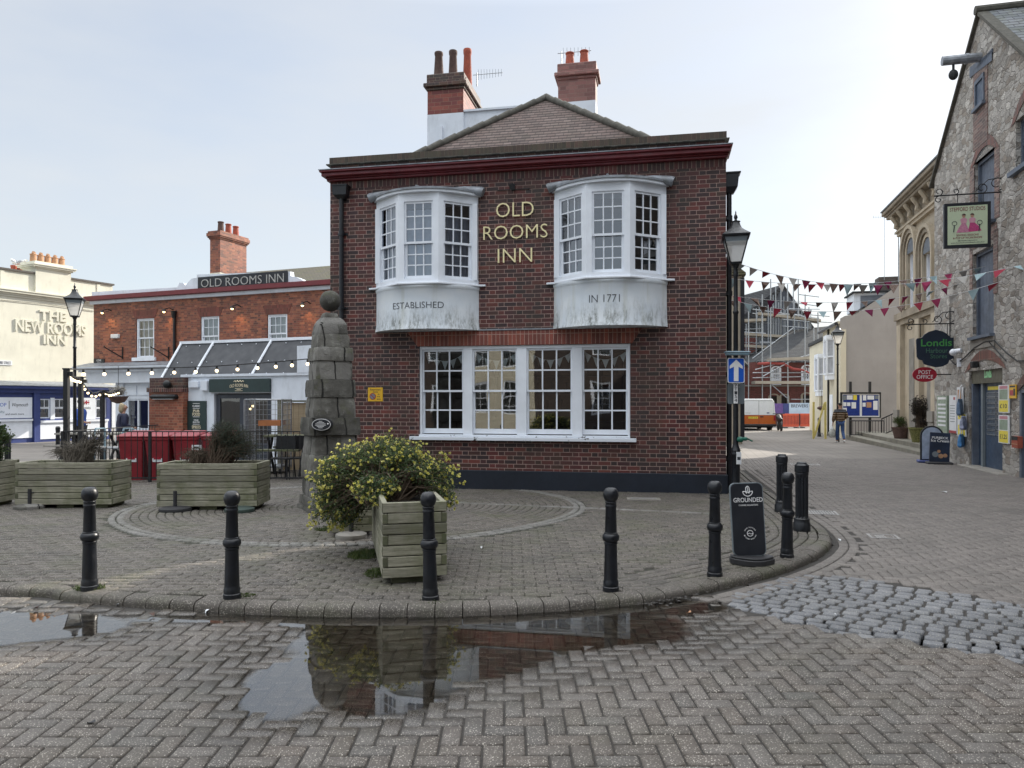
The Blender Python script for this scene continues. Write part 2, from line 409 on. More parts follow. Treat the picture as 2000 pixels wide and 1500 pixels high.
M['brick_orange'] = brick_mat("orange brick", [(0.32, 0.10, 0.055), (0.26, 0.08, 0.048), (0.36, 0.125, 0.065), (0.22, 0.068, 0.044), (0.14, 0.05, 0.038)], (0.30, 0.20, 0.14), soot=0.4, joint=0.009)
M['brick_stack'] = brick_mat("red stack brick", [(0.22, 0.050, 0.040), (0.17, 0.042, 0.038), (0.25, 0.065, 0.045)], (0.30, 0.17, 0.13), soot=0.35, st=0.30, hd=0.15, course=0.1)
M['brick_pink'] = brick_mat("faded pink stack brick", [(0.27, 0.115, 0.10), (0.22, 0.095, 0.085), (0.30, 0.14, 0.12)], (0.30, 0.20, 0.17), soot=0.15, st=0.30, hd=0.15, course=0.1)
M['brick_pier'] = brick_mat("weathered orange brick", [(0.30, 0.085, 0.045), (0.24, 0.07, 0.042), (0.34, 0.11, 0.06)], (0.34, 0.22, 0.15), soot=0.35)
M['brick_quay'] = brick_mat("dark red brewery brick", [(0.16, 0.035, 0.03), (0.13, 0.03, 0.028)], (0.2, 0.12, 0.1), soot=0.3)
M['brick_far'] = brick_mat("dull brown street brick", [(0.085, 0.062, 0.05), (0.065, 0.05, 0.043)], (0.13, 0.11, 0.095))
M['stone'] = rubble_mat("pale rubble stone", [(0.50, 0.47, 0.43), (0.60, 0.57, 0.53), (0.44, 0.40, 0.35), (0.66, 0.63, 0.58), (0.55, 0.52, 0.48), (0.38, 0.33, 0.28), (0.58, 0.55, 0.51)], (0.50, 0.465, 0.42), 4.0, 1.75)
M['white'] = paint("white painted joinery", (0.80, 0.84, 0.90), 0.42, 0.07, 3.0, grime=0.08)
M['white_wall'] = paint("white painted render", (0.70, 0.75, 0.82), 0.65, 0.10, 2.0, bump=0.3, bscale=25, grime=0.25)
M['cream'] = paint("cream painted render", (0.68, 0.665, 0.56), 0.75, 0.09, 1.2, bump=0.25, bscale=20, grime=0.2)
M['cream_house'] = paint("pale cream paint", (0.62, 0.57, 0.44), 0.75, 0.08, 1.2, bump=0.2)
M['render_grey'] = paint("warm grey render", (0.335, 0.315, 0.30), 0.9, 0.12, 0.7, bump=0.3, bscale=18, grime=0.10)
M['beige'] = paint("beige weathered render", (0.36, 0.32, 0.25), 0.9, 0.2, 1.0, grime=0.4)
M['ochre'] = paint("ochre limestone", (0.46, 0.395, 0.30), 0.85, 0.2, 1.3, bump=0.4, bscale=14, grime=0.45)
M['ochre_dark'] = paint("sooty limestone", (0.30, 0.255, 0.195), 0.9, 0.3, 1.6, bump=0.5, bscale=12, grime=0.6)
M['oxblood'] = paint("oxblood gloss paint", (0.165, 0.022, 0.028), 0.4, 0.2, 3.0)
M['navy_plinth'] = paint("blue black plinth paint", (0.008, 0.013, 0.024), 0.6, 0.25, 2.0, bump=0.3, bscale=30)
M['black'] = paint("black gloss ironwork", (0.0075, 0.0095, 0.014), 0.36, 0.5, 9.0, bump=0.25, bscale=70, grime=0.18)
M['black_matt'] = paint("black matt paint", (0.009, 0.010, 0.012), 0.6, 0.3, 8.0)
M['navy'] = paint("navy blue paint", (0.035, 0.055, 0.19), 0.5, 0.15, 3.0)
M['slate_blue'] = paint("slate blue timber", (0.11, 0.135, 0.18), 0.6, 0.25, 4.0, grime=0.15)
M['door_blue'] = paint("dark blue door paint", (0.035, 0.062, 0.11), 0.45, 0.2, 3.0)
M['lead'] = paint("weathered lead", (0.27, 0.29, 0.32), 0.5, 0.4, 7.0, metal=0.2, bump=0.6, bscale=30, grime=0.6)
M['galv'] = paint("galvanised steel", (0.36, 0.38, 0.40), 0.4, 0.25, 8.0, metal=0.6)
M['steel_blue'] = paint("blue grey steel", (0.16, 0.24, 0.29), 0.5, 0.2, 8.0)
M['pot_red'] = paint("terracotta", (0.36, 0.085, 0.05), 0.8, 0.3, 8.0, grime=0.3)
M['pot_dark'] = paint("sooted terracotta", (0.10, 0.06, 0.05), 0.85, 0.4, 8.0, grime=0.5)
M['pot_buff'] = paint("buff terracotta", (0.45, 0.25, 0.14), 0.8, 0.25, 8.0, grime=0.2)
M['gold'] = paint("gold painted letters", (0.90, 0.80, 0.46), 0.35, 0.1, 6.0)
M['letter_dark'] = paint("dark grey lettering", (0.035, 0.04, 0.05), 0.6, 0.2)
M['letter_white'] = paint("white lettering", (0.8, 0.8, 0.8), 0.5, 0.1)
M['letter_cream'] = paint("cream lettering", (0.78, 0.68, 0.48), 0.5, 0.1)
M['board_green'] = paint("dark green signboard", (0.018, 0.038, 0.038), 0.45, 0.2)
M['board_black'] = paint("black signboard", (0.012, 0.014, 0.020), 0.45, 0.2)
M['tile_brown'] = tile_mat("brown clay tiles", [(0.115, 0.078, 0.068), (0.155, 0.108, 0.095), (0.09, 0.064, 0.057), (0.185, 0.135, 0.12)], amt=0.3, gap=0.55, vh=0.155)
M['tile_mossy'] = tile_mat("mossy roof tiles", [(0.07, 0.065, 0.05), (0.10, 0.085, 0.06)], amt=0.75, lichen=(0.085, 0.085, 0.03))
M['ridge'] = paint("lichened ridge tiles", (0.095, 0.09, 0.076), 0.9, 0.35, 9.0, bump=0.6, bscale=20, grime=0.4)
M['slate'] = tile_mat("grey slates", [(0.15, 0.165, 0.185), (0.20, 0.215, 0.235), (0.24, 0.25, 0.27)], 0.3, 0.2, (0.10, 0.115, 0.04), 0.5)
M['slate_far'] = tile_mat("old slates", [(0.026, 0.028, 0.032), (0.036, 0.039, 0.043), (0.048, 0.051, 0.055)], 0.35, 0.25, (0.045, 0.045, 0.035), 0.25)
M['glass'] = glass_mat("window glass", refl=0.13, warp=0.10)
M['glass_bay'] = glass_mat("bay window glass", (0.72, 0.78, 0.86), 0.16, 0.12)
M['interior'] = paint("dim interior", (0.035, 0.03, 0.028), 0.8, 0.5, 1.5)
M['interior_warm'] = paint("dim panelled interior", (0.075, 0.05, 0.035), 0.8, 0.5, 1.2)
M['curtain'] = paint("grey net curtain", (0.42, 0.44, 0.48), 0.9, 0.25, 4.0)
M['curtain_dim'] = paint("shaded blind", (0.16, 0.18, 0.21), 0.9, 0.3, 3.0)
M['red_plastic'] = paint("red bin plastic", (0.26, 0.018, 0.028), 0.42, 0.2, 4.0, grime=0.15)
M['orange_plastic'] = paint("orange barrier plastic", (0.55, 0.09, 0.045), 0.5, 0.2, 4.0)
M['dark_plastic'] = paint("dark rubber", (0.025, 0.025, 0.028), 0.6, 0.3, 6.0)
M['awning'] = paint("grey roof panel", (0.050, 0.053, 0.060), 0.7, 0.12, 2.0)
M['timber'] = wood_mat("weathered green timber", (0.125, 0.12, 0.085), (0.335, 0.32, 0.25), (0.09, 0.10, 0.035), 0.75)
M['timber_end'] = wood_mat("dark end grain", (0.07, 0.075, 0.045), (0.12, 0.12, 0.07), amt=0.5)
M['pine'] = wood_mat("new pine boards", (0.36, 0.28, 0.18), (0.47, 0.38, 0.26), (0.25, 0.2, 0.12), 0.2)
M['soil'] = paint("soil", (0.045, 0.035, 0.026), 0.95, 0.4, 20.0, bump=1.0, bscale=40)
M['bulb'] = lamp_mat("lit festoon bulb", (1.0, 0.80, 0.50), 1.5)
M['glow'] = lamp_mat("lit spotlight", (1.0, 0.72, 0.35), 2.5)
M['yellow_sign'] = paint("yellow sign enamel", (0.72, 0.42, 0.02), 0.4, 0.08)
M['blue_sign'] = paint("blue sign enamel", (0.012, 0.10, 0.52), 0.35, 0.08)
M['red_sign'] = paint("red sign enamel", (0.34, 0.012, 0.03), 0.35, 0.1)
M['grey_sign'] = paint("grey sign back", (0.17, 0.20, 0.22), 0.5, 0.12)
M['yellow'] = paint("yellow paper", (0.75, 0.62, 0.06), 0.5, 0.1)
M['paper'] = paint("white paper", (0.72, 0.74, 0.76), 0.6, 0.08)
M['concrete'] = paint("worn concrete", (0.26, 0.245, 0.22), 0.9, 0.25, 2.0, bump=0.5, bscale=30, grime=0.5)
M['step'] = paint("mossy stone step", (0.19, 0.18, 0.15), 0.9, 0.3, 2.0, bump=0.5, bscale=30, grime=0.5)
# ---------------------------------------------------------------- ground, road, pavement, kerb, setts, puddle
def catmull(pts, step=0.1):
    P = [np.array(p, float) for p in pts]; P = [2 * P[0] - P[1]] + P + [2 * P[-1] - P[-2]]; out = []
    for i in range(1, len(P) - 2):
        n = max(2, int(np.linalg.norm(P[i + 1] - P[i]) / step))
        for k in range(n):
            t = k / n
            out.append(0.5 * ((2 * P[i]) + (-P[i - 1] + P[i + 1]) * t + (2 * P[i - 1] - 5 * P[i] + 4 * P[i + 1] - P[i + 2]) * t * t + (-P[i - 1] + 3 * P[i] - 3 * P[i + 1] + P[i + 2]) * t ** 3))
    out.append(P[-2]); return np.array(out)
KERB = catmull([(-12.5, 6.75), (-8.5, 6.42), (-4.18, 6.02), (-3.68, 5.89), (-3.19, 5.745), (-2.74, 5.635), (-2.31, 5.55), (-1.67, 5.465), (-1.05, 5.43), (-0.38, 5.45), (0.0, 5.50), (0.45, 5.60), (0.95, 5.75), (1.25, 5.87), (1.57, 6.06), (1.98, 6.37),
                (2.36, 6.66), (2.88, 7.18), (3.33, 7.78), (3.60, 8.32), (3.84, 9.20), (4.10, 10.6), (4.45, 12.4), (4.85, 14.4), (6.3, 21.5)], 0.06)
KT = np.gradient(KERB, axis=0); KT /= np.linalg.norm(KT, axis=1)[:, None]
def kerb_sd(p):
    """Signed distance to the kerb line: positive on the pavement side."""
    out = np.empty(len(p))
    for a in range(0, len(p), 2000):
        q = p[a:a + 2000]; d = q[:, None, :] - KERB[None]; i = (d ** 2).sum(2).argmin(1); dd = q - KERB[i]
        out[a:a + 2000] = KT[i, 0] * dd[:, 1] - KT[i, 1] * dd[:, 0]
    return out
def inside(poly, p):
    poly = np.array(poly); c = np.zeros(len(p), bool); j = len(poly) - 1
    for i in range(len(poly)):
        xi, yi = poly[i]; xj, yj = poly[j]
        if yi != yj:
            c ^= ((yi > p[:, 1]) != (yj > p[:, 1])) & (p[:, 0] < (xj - xi) * (p[:, 1] - yi) / (yj - yi) + xi)
        j = i
    return c
rngp = np.random.default_rng(5)
POOLS = [(-3.75, 5.18, 1.05, 0.42), (-2.05, 5.40, 0.80, 0.13), (-1.22, 4.22, 0.31, 0.58), (-0.58, 4.86, 1.0, 0.74), (-0.72, 4.22, 0.52, 0.50), (0.30, 5.22, 1.05, 0.58), (1.05, 5.72, 0.7, 0.26), (-1.25, 5.30, 0.55, 0.16)]
def lump(x, y, s): # cheap smooth noise, vectorised
    return (np.sin(x * 2.1 * s + 1.3) * np.cos(y * 2.7 * s - 0.4) + 0.6 * np.sin(x * 5.3 * s + y * 3.1 * s) + 0.4 * np.sin(y * 7.9 * s - x * 6.1 * s + 2.0)) / 2
def pool_f(x, y):
    x = np.asarray(x, float); y = np.asarray(y, float); f = np.full(x.shape, -9.0)
    for cx, cy, rx, ry in POOLS:
        f = np.maximum(f, 1 - np.sqrt(((x - cx) / rx) ** 2 + ((y - cy) / ry) ** 2))
    return f + lump(x, y, 1.6) * 0.14
def road_z(x, y):
    f = pool_f(x, y)
    z = 0.015 - 0.044 * np.clip(f + 0.20, 0, 0.52)
    return z + lump(x, y, 0.45) * 0.002
def gzv(y): return -0.008 * np.maximum(0, np.asarray(y) - 9.0)
def lane_z(x, y): return 0.012 + gzv(y) + lump(x, y, 0.4) * 0.004
def pave_zv(x, y): return gzv(y) + np.maximum(0.012, 0.075 - 0.012 * np.maximum(0, np.asarray(y) - 9)) + lump(np.asarray(x), np.asarray(y), 0.5) * 0.004
def paver_arrays(br, zf, bev=0.006, joint=0.006, jit=0.0022, tilt=0.008, top_in=1.0):
    """br rows: cx, cy, angle, length, width -> vertices and faces of chamfered blocks."""
    n = len(br); cx, cy, an, Ln, Wd = br.T
    z = zf(cx, cy) + rngp.uniform(-jit, jit, n); tx = rngp.uniform(-tilt, tilt, n); ty = rngp.uniform(-tilt, tilt, n)
    hl = Ln / 2 - joint / 2; hw = Wd / 2 - joint / 2; ca = np.cos(an); sa = np.sin(an); V = []
    for ins, dz in ((0, -0.05), (0, -bev), (bev * top_in, 0)):
        for sx, sy in ((-1, -1), (1, -1), (1, 1), (-1, 1)):
            lx = sx * (hl - ins); ly = sy * (hw - ins)
            V.append(np.stack([cx + ca * lx - sa * ly, cy + sa * lx + ca * ly, z + dz + tx * lx + ty * ly], 1))
    V = np.stack(V, 1).reshape(-1, 3)
    fb = np.array([(8, 9, 10, 11)] + [(4 + i, 4 + (i + 1) % 4, 8 + (i + 1) % 4, 8 + i) for i in range(4)] + [(i, (i + 1) % 4, 4 + (i + 1) % 4, 4 + i) for i in range(4)])
    F = (fb[None] + (np.arange(n) * 12)[:, None, None]).reshape(-1, 4)
    return V, F, z
def ground_object(name, parts, mats, wetf=None, label=None, cat=None):
    """parts: list of (V, F, material index) merged into one mesh; wetf gives a damp value per vertex."""
    Vs = []; Fs = []; Ms = []; b = 0
    for V, F, m in parts:
        Vs.append(V); Fs.append(F + b); Ms.append(np.full(len(F), m)); b += len(V)
    V = np.concatenate(Vs); F = np.concatenate(Fs); Mi = np.concatenate(Ms).astype(np.int32)
    me = bpy.data.meshes.new(name); me.vertices.add(len(V)); me.vertices.foreach_set("co", V.astype(np.float32).ravel())
    me.loops.add(F.size); me.loops.foreach_set("vertex_index", F.astype(np.int32).ravel())
    me.polygons.add(len(F)); me.polygons.foreach_set("loop_start", np.arange(0, F.size, 4, dtype=np.int32))
    me.update(calc_edges=True)
    for m in mats: me.materials.append(m)
    me.polygons.foreach_set("material_index", Mi)
    if wetf is not None:
        a = me.attributes.new("damp", 'FLOAT', 'POINT'); a.data.foreach_set("value", wetf(V).astype(np.float32))
    o = bpy.data.objects.new(name, me); COL.objects.link(o)
    return tag(o, label, cat, None, 'structure')
def sheet(x0, x1, y0, y1, step, zf, keep=None):
    xs = np.arange(x0, x1 + step * 0.5, step); ys = np.arange(y0, y1 + step * 0.5, step); gx, gy = np.meshgrid(xs, ys)
    V = np.stack([gx.ravel(), gy.ravel(), zf(gx.ravel(), gy.ravel())], 1); nx = len(xs)
    i = np.arange(len(ys) - 1)[:, None] * nx + np.arange(nx - 1)[None]; i = i.ravel()
    F = np.stack([i, i + 1, i + nx + 1, i + nx], 1)
    if keep is not None:
        c = V[F].mean(1)[:, :2]; F = F[keep(c)]
    return V, F

def paver_mat(name, cols, speck=0.35, moss=0.0, dampk=0.58, dry=(0.62, 0.86), patch=(0.05, 0.05, 0.045), patch_amt=0.35):
    k = NM(name); o = k.obj(); isl = k.geo('Random Per Island')
    at_ = k.n("Attribute"); at_.attribute_name = "damp"; damp = at_.outputs['Fac']
    c = k.ramp(isl, [(i / max(1, len(cols) - 1), q) for i, q in enumerate(cols)])
    sp = k.noise(o, 150.0, 3, 0.75)
    c = k.mix(k.rng(sp, 0.38, 0.55, 0.75, 0.0), c, dark(cols[0], 0.42))
    v = k.n("TexVoronoi"); v.inputs['Scale'].default_value = 95.0; k.link(o, v.inputs['Vector'])
    c = k.mix(k.m('MULTIPLY', k.m('LESS_THAN', v.outputs['Distance'], 0.31), k.m('MULTIPLY', k.white(v.outputs['Position']), speck * 2.4), clamp=True), c, (0.50, 0.46, 0.40))
    c = k.mix(k.rng(k.noise(o, 0.9, 6, 0.66), 0.45, 0.72, 0, patch_amt), c, patch)
    c = k.mix(k.rng(k.noise(o, 0.35, 4, 0.6), 0.5, 0.7, 0, 0.22), c, (0.17, 0.155, 0.135))
    if moss > 0: c = k.mix(k.rng(k.noise(o, 1.6, 6, 0.7), 0.48, 0.72, 0, moss), c, (0.06, 0.068, 0.028))
    c = k.mix(1.0, c, k.ramp(damp, [(0, (1, 1, 1)), (1, (dampk,) * 3)]), 'MULTIPLY')
    ro = k.m('SUBTRACT', k.rng(sp, 0.3, 0.7, *dry), k.m('MULTIPLY', damp, 0.45))
    return k.done(c, ro, k.bump(sp, 0.55, 0.003), 0.0, 0.4)
M['paver'] = paver_mat("grey block pavers", [(0.096, 0.082, 0.071), (0.134, 0.117, 0.104), (0.112, 0.094, 0.079), (0.146, 0.130, 0.117), (0.104, 0.095, 0.087), (0.126, 0.104, 0.087), (0.078, 0.068, 0.060)], 0.38, 0.15, dry=(0.48, 0.74), patch_amt=0.5)
M['paver_lane'] = paver_mat("lane block pavers", [(0.14, 0.125, 0.115), (0.17, 0.152, 0.14), (0.19, 0.17, 0.155)], 0.25)
M['paver_path'] = paver_mat("pavement block pavers", [(0.078, 0.068, 0.059), (0.112, 0.098, 0.085), (0.095, 0.083, 0.070), (0.065, 0.058, 0.052)], 0.34, 0.48)
M['kerbstone'] = paver_mat("kerb blocks", [(0.075, 0.066, 0.056), (0.11, 0.096, 0.084), (0.09, 0.08, 0.066)], 0.35, 0.55)
M['granite'] = paver_mat("granite setts", [(0.145, 0.150, 0.162), (0.20, 0.205, 0.217), (0.165, 0.170, 0.182), (0.24, 0.243, 0.25)], 0.3, 0.0, patch_amt=0.45)
M['granite_old'] = paver_mat("worn granite setts", [(0.13, 0.125, 0.115), (0.17, 0.165, 0.155), (0.21, 0.205, 0.195)], 0.3, 0.3, patch_amt=0.45)
M['joint'] = paint("joint sand", (0.040, 0.036, 0.032), 0.95, 0.35, 12.0, bump=0.8, bscale=90)
M['joint_moss'] = paint("mossy joint sand", (0.036, 0.036, 0.024), 0.95, 0.4, 6.0, bump=0.8, bscale=90)

def herringbone(x0, x1, y0, y1, ang=0.0, w=0.1, org=(0, 0)):
    n = int(max(x1 - x0, y1 - y0) / w) + 40; i, j = np.meshgrid(np.arange(-n, n), np.arange(-n, n)); i = i.ravel(); j = j.ravel(); d = (i - j) % 4
    h = d == 0; v = d == 3
    A = np.stack([(i[h] + 1) * w, (j[h] + .5) * w, np.zeros(h.sum())], 1); B = np.stack([(i[v] + .5) * w, (j[v] + 1) * w, np.full(v.sum(), math.pi / 2)], 1)
    A = np.concatenate([A, B]); c, s = math.cos(ang), math.sin(ang)
    x = org[0] + c * A[:, 0] - s * A[:, 1]; y = org[1] + s * A[:, 0] + c * A[:, 1]
    k = (x > x0) & (x < x1) & (y > y0) & (y < y1)
    return np.stack([x[k], y[k], A[k, 2] + ang, np.full(k.sum(), 2 * w), np.full(k.sum(), w)], 1)
def along(line, offset, length, width, start=0.0, gap=0.0):
    """Blocks laid end to end along a polyline at a sideways offset (positive = left)."""
    T = np.gradient(line, axis=0); T /= np.linalg.norm(T, axis=1)[:, None]; N_ = np.stack([-T[:, 1], T[:, 0]], 1)
    P = line + N_ * offset; s = np.concatenate([[0], np.cumsum(np.linalg.norm(np.diff(P, axis=0), axis=1))]); q = np.arange(start + length / 2, s[-1], length + gap)
    x = np.interp(q, s, P[:, 0]); y = np.interp(q, s, P[:, 1]); tx = np.interp(q, s, T[:, 0]); ty = np.interp(q, s, T[:, 1])
    return np.stack([x, y, np.arctan2(ty, tx), np.full(len(q), length), np.full(len(q), width)], 1)

SETT_POLY = [(1.62, 5.91), (2.04, 6.26), (2.63, 6.76), (2.96, 6.66), (3.48, 6.26), (3.97, 5.72), (4.54, 5.03), (5.6, 3.9), (4.4, 3.35), (3.66, 4.06), (3.1, 4.47), (2.67, 4.8), (2.13, 5.12), (1.73, 5.60)]
FRONT_POLY = [(-12, 2.0), (6.4, 2.0), (4.4, 3.35), (3.66, 4.06), (3.1, 4.47), (2.67, 4.8), (2.13, 5.12), (1.73, 5.60), (1.62, 5.91), (1.60, 6.35), (1.4, 6.2), (-12, 7.0)]
# -- road in front: herringbone blocks, dished where the puddles lie
hb = herringbone(-11, 7, 2.1, 6.9, R(0.6))
hb = hb[inside(FRONT_POLY, hb[:, :2])]; hb = hb[kerb_sd(hb[:, :2]) < -0.02]
Vb, Fb, _ = paver_arrays(hb, road_z, jit=0.0018, tilt=0.017, bev=0.007, joint=0.0105)
Vs_, Fs_ = sheet(-11, 7, 2.0, 7.2, 0.1, lambda x, y: road_z(x, y) - 0.011, lambda c: inside(FRONT_POLY, c) & (kerb_sd(c) < 0.1))
def damp_front(V):   # wet round the pools and in a trail along the gutter
    f = pool_f(V[:, 0], V[:, 1]); return np.clip(1.05 + f * 1.35 + lump(V[:, 0], V[:, 1], 2.6) * 0.22, 0, 1) * np.where(f > 0.10, 0.62, 0.95)
road = ground_object("road", [(Vb, Fb, 0), (Vs_, Fs_, 1)], [M['paver'], M['joint']], damp_front)
# -- lane to the right, blocks turned to the street
lh = herringbone(1.2, 13.5, 3.0, 21.5, R(-14), org=(3, 9))
sdl = kerb_sd(lh[:, :2])
okl = (sdl < -0.30) & ~inside(SETT_POLY, lh[:, :2]) & ~inside(FRONT_POLY, lh[:, :2]) & (lh[:, 0] < 10.95 + 0.25 * (lh[:, 1] - 15.5) + 0.1) & (lh[:, 0] > 1.6) & (lh[:, 1] > 6.9 - lh[:, 0] * 0.55)
lh = lh[okl]
nose = KERB[(KERB[:, 0] > 1.45)]
edge = np.concatenate([along(nose, -0.12, 0.2, 0.1), along(nose, -0.225, 0.2, 0.1, 0.1)])
lh = np.concatenate([lh, edge])
Vb, Fb, _ = paver_arrays(lh, lane_z)
def lane_keep(c): return (kerb_sd(c) < 0.1) & ~inside(FRONT_POLY, c) & (c[:, 1] > 6.5 - c[:, 0] * 0.55)
Vs_, Fs_ = sheet(1.3, 14, 2.6, 21.9, 0.25, lambda x, y: lane_z(x, y) - 0.011, lane_keep)
lane = ground_object("lane", [(Vb, Fb, 0), (Vs_, Fs_, 1)], [M['paver_lane'], M['joint']])
# -- granite setts let into the lane mouth
g = []
ca, sa = math.cos(R(-33)), math.sin(R(-33)); off = 0.0
for r_ in range(-40, 40):
    y_ = r_ * 0.106; off = rngp.uniform(0, 0.15); x_ = -5.0 + off
    while x_ < 5.0:
        l_ = rngp.uniform(0.115, 0.165); g.append((3.2 + ca * (x_ + l_ / 2) - sa * y_, 5.2 + sa * (x_ + l_ / 2) + ca * y_, R(-33) + rngp.uniform(-0.05, 0.05), l_ - 0.008, 0.09 + rngp.uniform(-0.006, 0.004))); x_ += l_ + 0.004
g = np.array(g); g = g[inside(SETT_POLY, g[:, :2])]
V1, F1, _ = paver_arrays(g, lambda x, y: np.full(np.shape(x), 0.013), bev=0.008, joint=0.010, jit=0.004, tilt=0.04, top_in=1.3)
setts = ground_object("setts", [(V1, F1, 0)], [M['granite']])
# -- raised pavement: running bond, rings round the monument, curved rows at the nose
RC = np.array([-2.25, 11.05]); RR = 3.25
rows = []
for j in range(int(13.0 / 0.1)):
    y_ = 5.2 + j * 0.1; x_ = -13 + (j % 2) * 0.1
    xs = np.arange(x_, 6.5, 0.2); rows.append(np.stack([xs, np.full(len(xs), y_) - 0.022 * xs, np.full(len(xs), -0.022), np.full(len(xs), 0.2), np.full(len(xs), 0.1)], 1))
pv = np.concatenate(rows); sdp = kerb_sd(pv[:, :2]); rr = np.linalg.norm(pv[:, :2] - RC, axis=1)
nosezone = (pv[:, 0] > 1.0)
pv = pv[(sdp > np.where(nosezone, 0.66, 0.17)) & (rr > RR + 0.13)]
ringb = []
for q in range(31):
    r_ = 0.12 + q * 0.104
    if r_ > RR - 0.1: break
    n_ = max(4, int(2 * math.pi * r_ / 0.2)); t_ = np.arange(n_) * 2 * math.pi / n_ + q * 0.7
    ringb.append(np.stack([RC[0] + np.cos(t_) * r_, RC[1] + np.sin(t_) * r_, t_ + math.pi / 2, np.full(n_, 2 * math.pi * r_ / n_), np.full(n_, 0.1)], 1))
ringb = np.concatenate(ringb)
nose2 = KERB[(KERB[:, 0] > 0.9)]
crv = np.concatenate([along(nose2, 0.19 + 0.104 * q, 0.2, 0.1, 0.1 * (q % 2)) for q in range(5)] )
PUB = Plane((-3.452, 14.0), (0.9813, -0.1923))
allp = np.concatenate([pv, ringb, crv])
dp = (allp[:, 0] - PUB.O.x) * PUB.n.x + (allp[:, 1] - PUB.O.y) * PUB.n.y; up = (allp[:, 0] - PUB.O.x) * PUB.d.x + (allp[:, 1] - PUB.O.y) * PUB.d.y
allp = allp[~((dp > 0.05) & (up > 0) & (up < 7.2)) & (allp[:, 1] < 18)]
Vb, Fb, _ = paver_arrays(allp, pave_zv, jit=0.003, tilt=0.012, bev=0.007, joint=0.008)
ringt = [(RC[0] + math.cos(t) * RR, RC[1] + math.sin(t) * RR) for t in np.linspace(0, 2 * math.pi, 400)]
sr = np.concatenate([along(np.array(ringt), o_, 0.11, 0.09, s_, 0.006) for o_, s_ in ((0.05, 0), (-0.05, 0.05))])
a_ = at_pave(885, 981); b_ = at_pave(1405, 1004)
ln = np.array([(a_.x + (b_.x - a_.x) * t, a_.y + (b_.y - a_.y) * t) for t in np.linspace(0, 1, 60)])
sr = np.concatenate([sr, along(ln, 0, 0.28, 0.11, 0, 0.008)])
V2, F2, _ = paver_arrays(sr, lambda x, y: pave_zv(x, y) + 0.006, bev=0.01, joint=0.008, jit=0.003, tilt=0.03)
Vs_, Fs_ = sheet(-13, 6.4, 5.0, 18, 0.2, lambda x, y: pave_zv(x, y) - 0.010, lambda c: kerb_sd(c) > 0.20)
pavement = ground_object("pavement", [(Vb, Fb, 0), (V2, F2, 2), (Vs_, Fs_, 1)], [M['paver_path'], M['joint_moss'], M['granite_old']])
# -- kerb: short blocks with a rounded nose
kb = MB(); prof = [(0.0, -0.12), (0.0, -0.045), (-0.006, -0.026), (-0.022, -0.010), (-0.05, -0.001), (-0.13, 0.004), (-0.13, -0.12)]
ks = np.concatenate([[0], np.cumsum(np.linalg.norm(np.diff(KERB, axis=0), axis=1))]); q = 0.0
while q < ks[-1] - 0.3:
    Lk = 0.205; secs = []; dz = random.uniform(-0.003, 0.003); dn = random.uniform(-0.004, 0.004)
    for e in (q + 0.004, q + Lk - 0.004):
        x_, y_ = np.interp(e, ks, KERB[:, 0]), np.interp(e, ks, KERB[:, 1]); tx, ty = np.interp(e, ks, KT[:, 0]), np.interp(e, ks, KT[:, 1])
        zz = float(pave_zv(x_, y_)) + 0.004 + dz
        secs.append([(x_ + ty * (o_ + dn), y_ - tx * (o_ + dn), zz + h_) for o_, h_ in prof])
    kb.loft(secs); q += Lk
kerb = kb.build("kerb", M['kerbstone'], smooth=True); tag(kerb, kind='structure')
# -- wider ground: one sheet to the horizon, and the far street with drawn block joints
def street_mat():
    k = NM("far block paving"); o = k.obj(); s = k.sep(o)
    x = k.m('ADD', k.m('MULTIPLY', s[0], 0.97), k.m('MULTIPLY', s[1], -0.2425)); y = k.m('ADD', k.m('MULTIPLY', s[1], 0.97), k.m('MULTIPLY', s[0], 0.2425))
    jx = k.m('ABSOLUTE', k.m('SUBTRACT', k.m('FRACT', k.m('DIVIDE', x, 0.30)), 0.5)); jy = k.m('ABSOLUTE', k.m('SUBTRACT', k.m('FRACT', k.m('DIVIDE', y, 0.2)), 0.5))
    j = k.m('MAXIMUM', k.rng(jx, 0.44, 0.5), k.rng(jy, 0.42, 0.5))
    c = k.mix(k.rng(k.noise(o, 0.6, 5, 0.65), 0.35, 0.7), (0.15, 0.137, 0.125), (0.22, 0.20, 0.18))
    c = k.mix(k.m('MULTIPLY', j, 0.6), c, (0.05, 0.045, 0.04)); return k.done(c, 0.85)
M['street'] = street_mat()
Vs_, Fs_ = sheet(5.5, 40, 21.4, 80, 1.5, lambda x, y: gzv(y) + 0.006, None)
street = ground_object("street", [(Vs_, Fs_, 0)], [M['street']])
Vs_, Fs_ = sheet(-45, 6, 17.6, 80, 1.6, lambda x, y: gzv(y) + 0.004, None)
yard = ground_object("yard", [(Vs_, Fs_, 0)], [M['street']])
Vs_, Fs_ = sheet(-600, 600, -400, 900, 25, lambda x, y: gzv(np.minimum(y, 90)) - 0.10, None)
ground = ground_object("ground", [(Vs_, Fs_, 0)], [M['joint']])
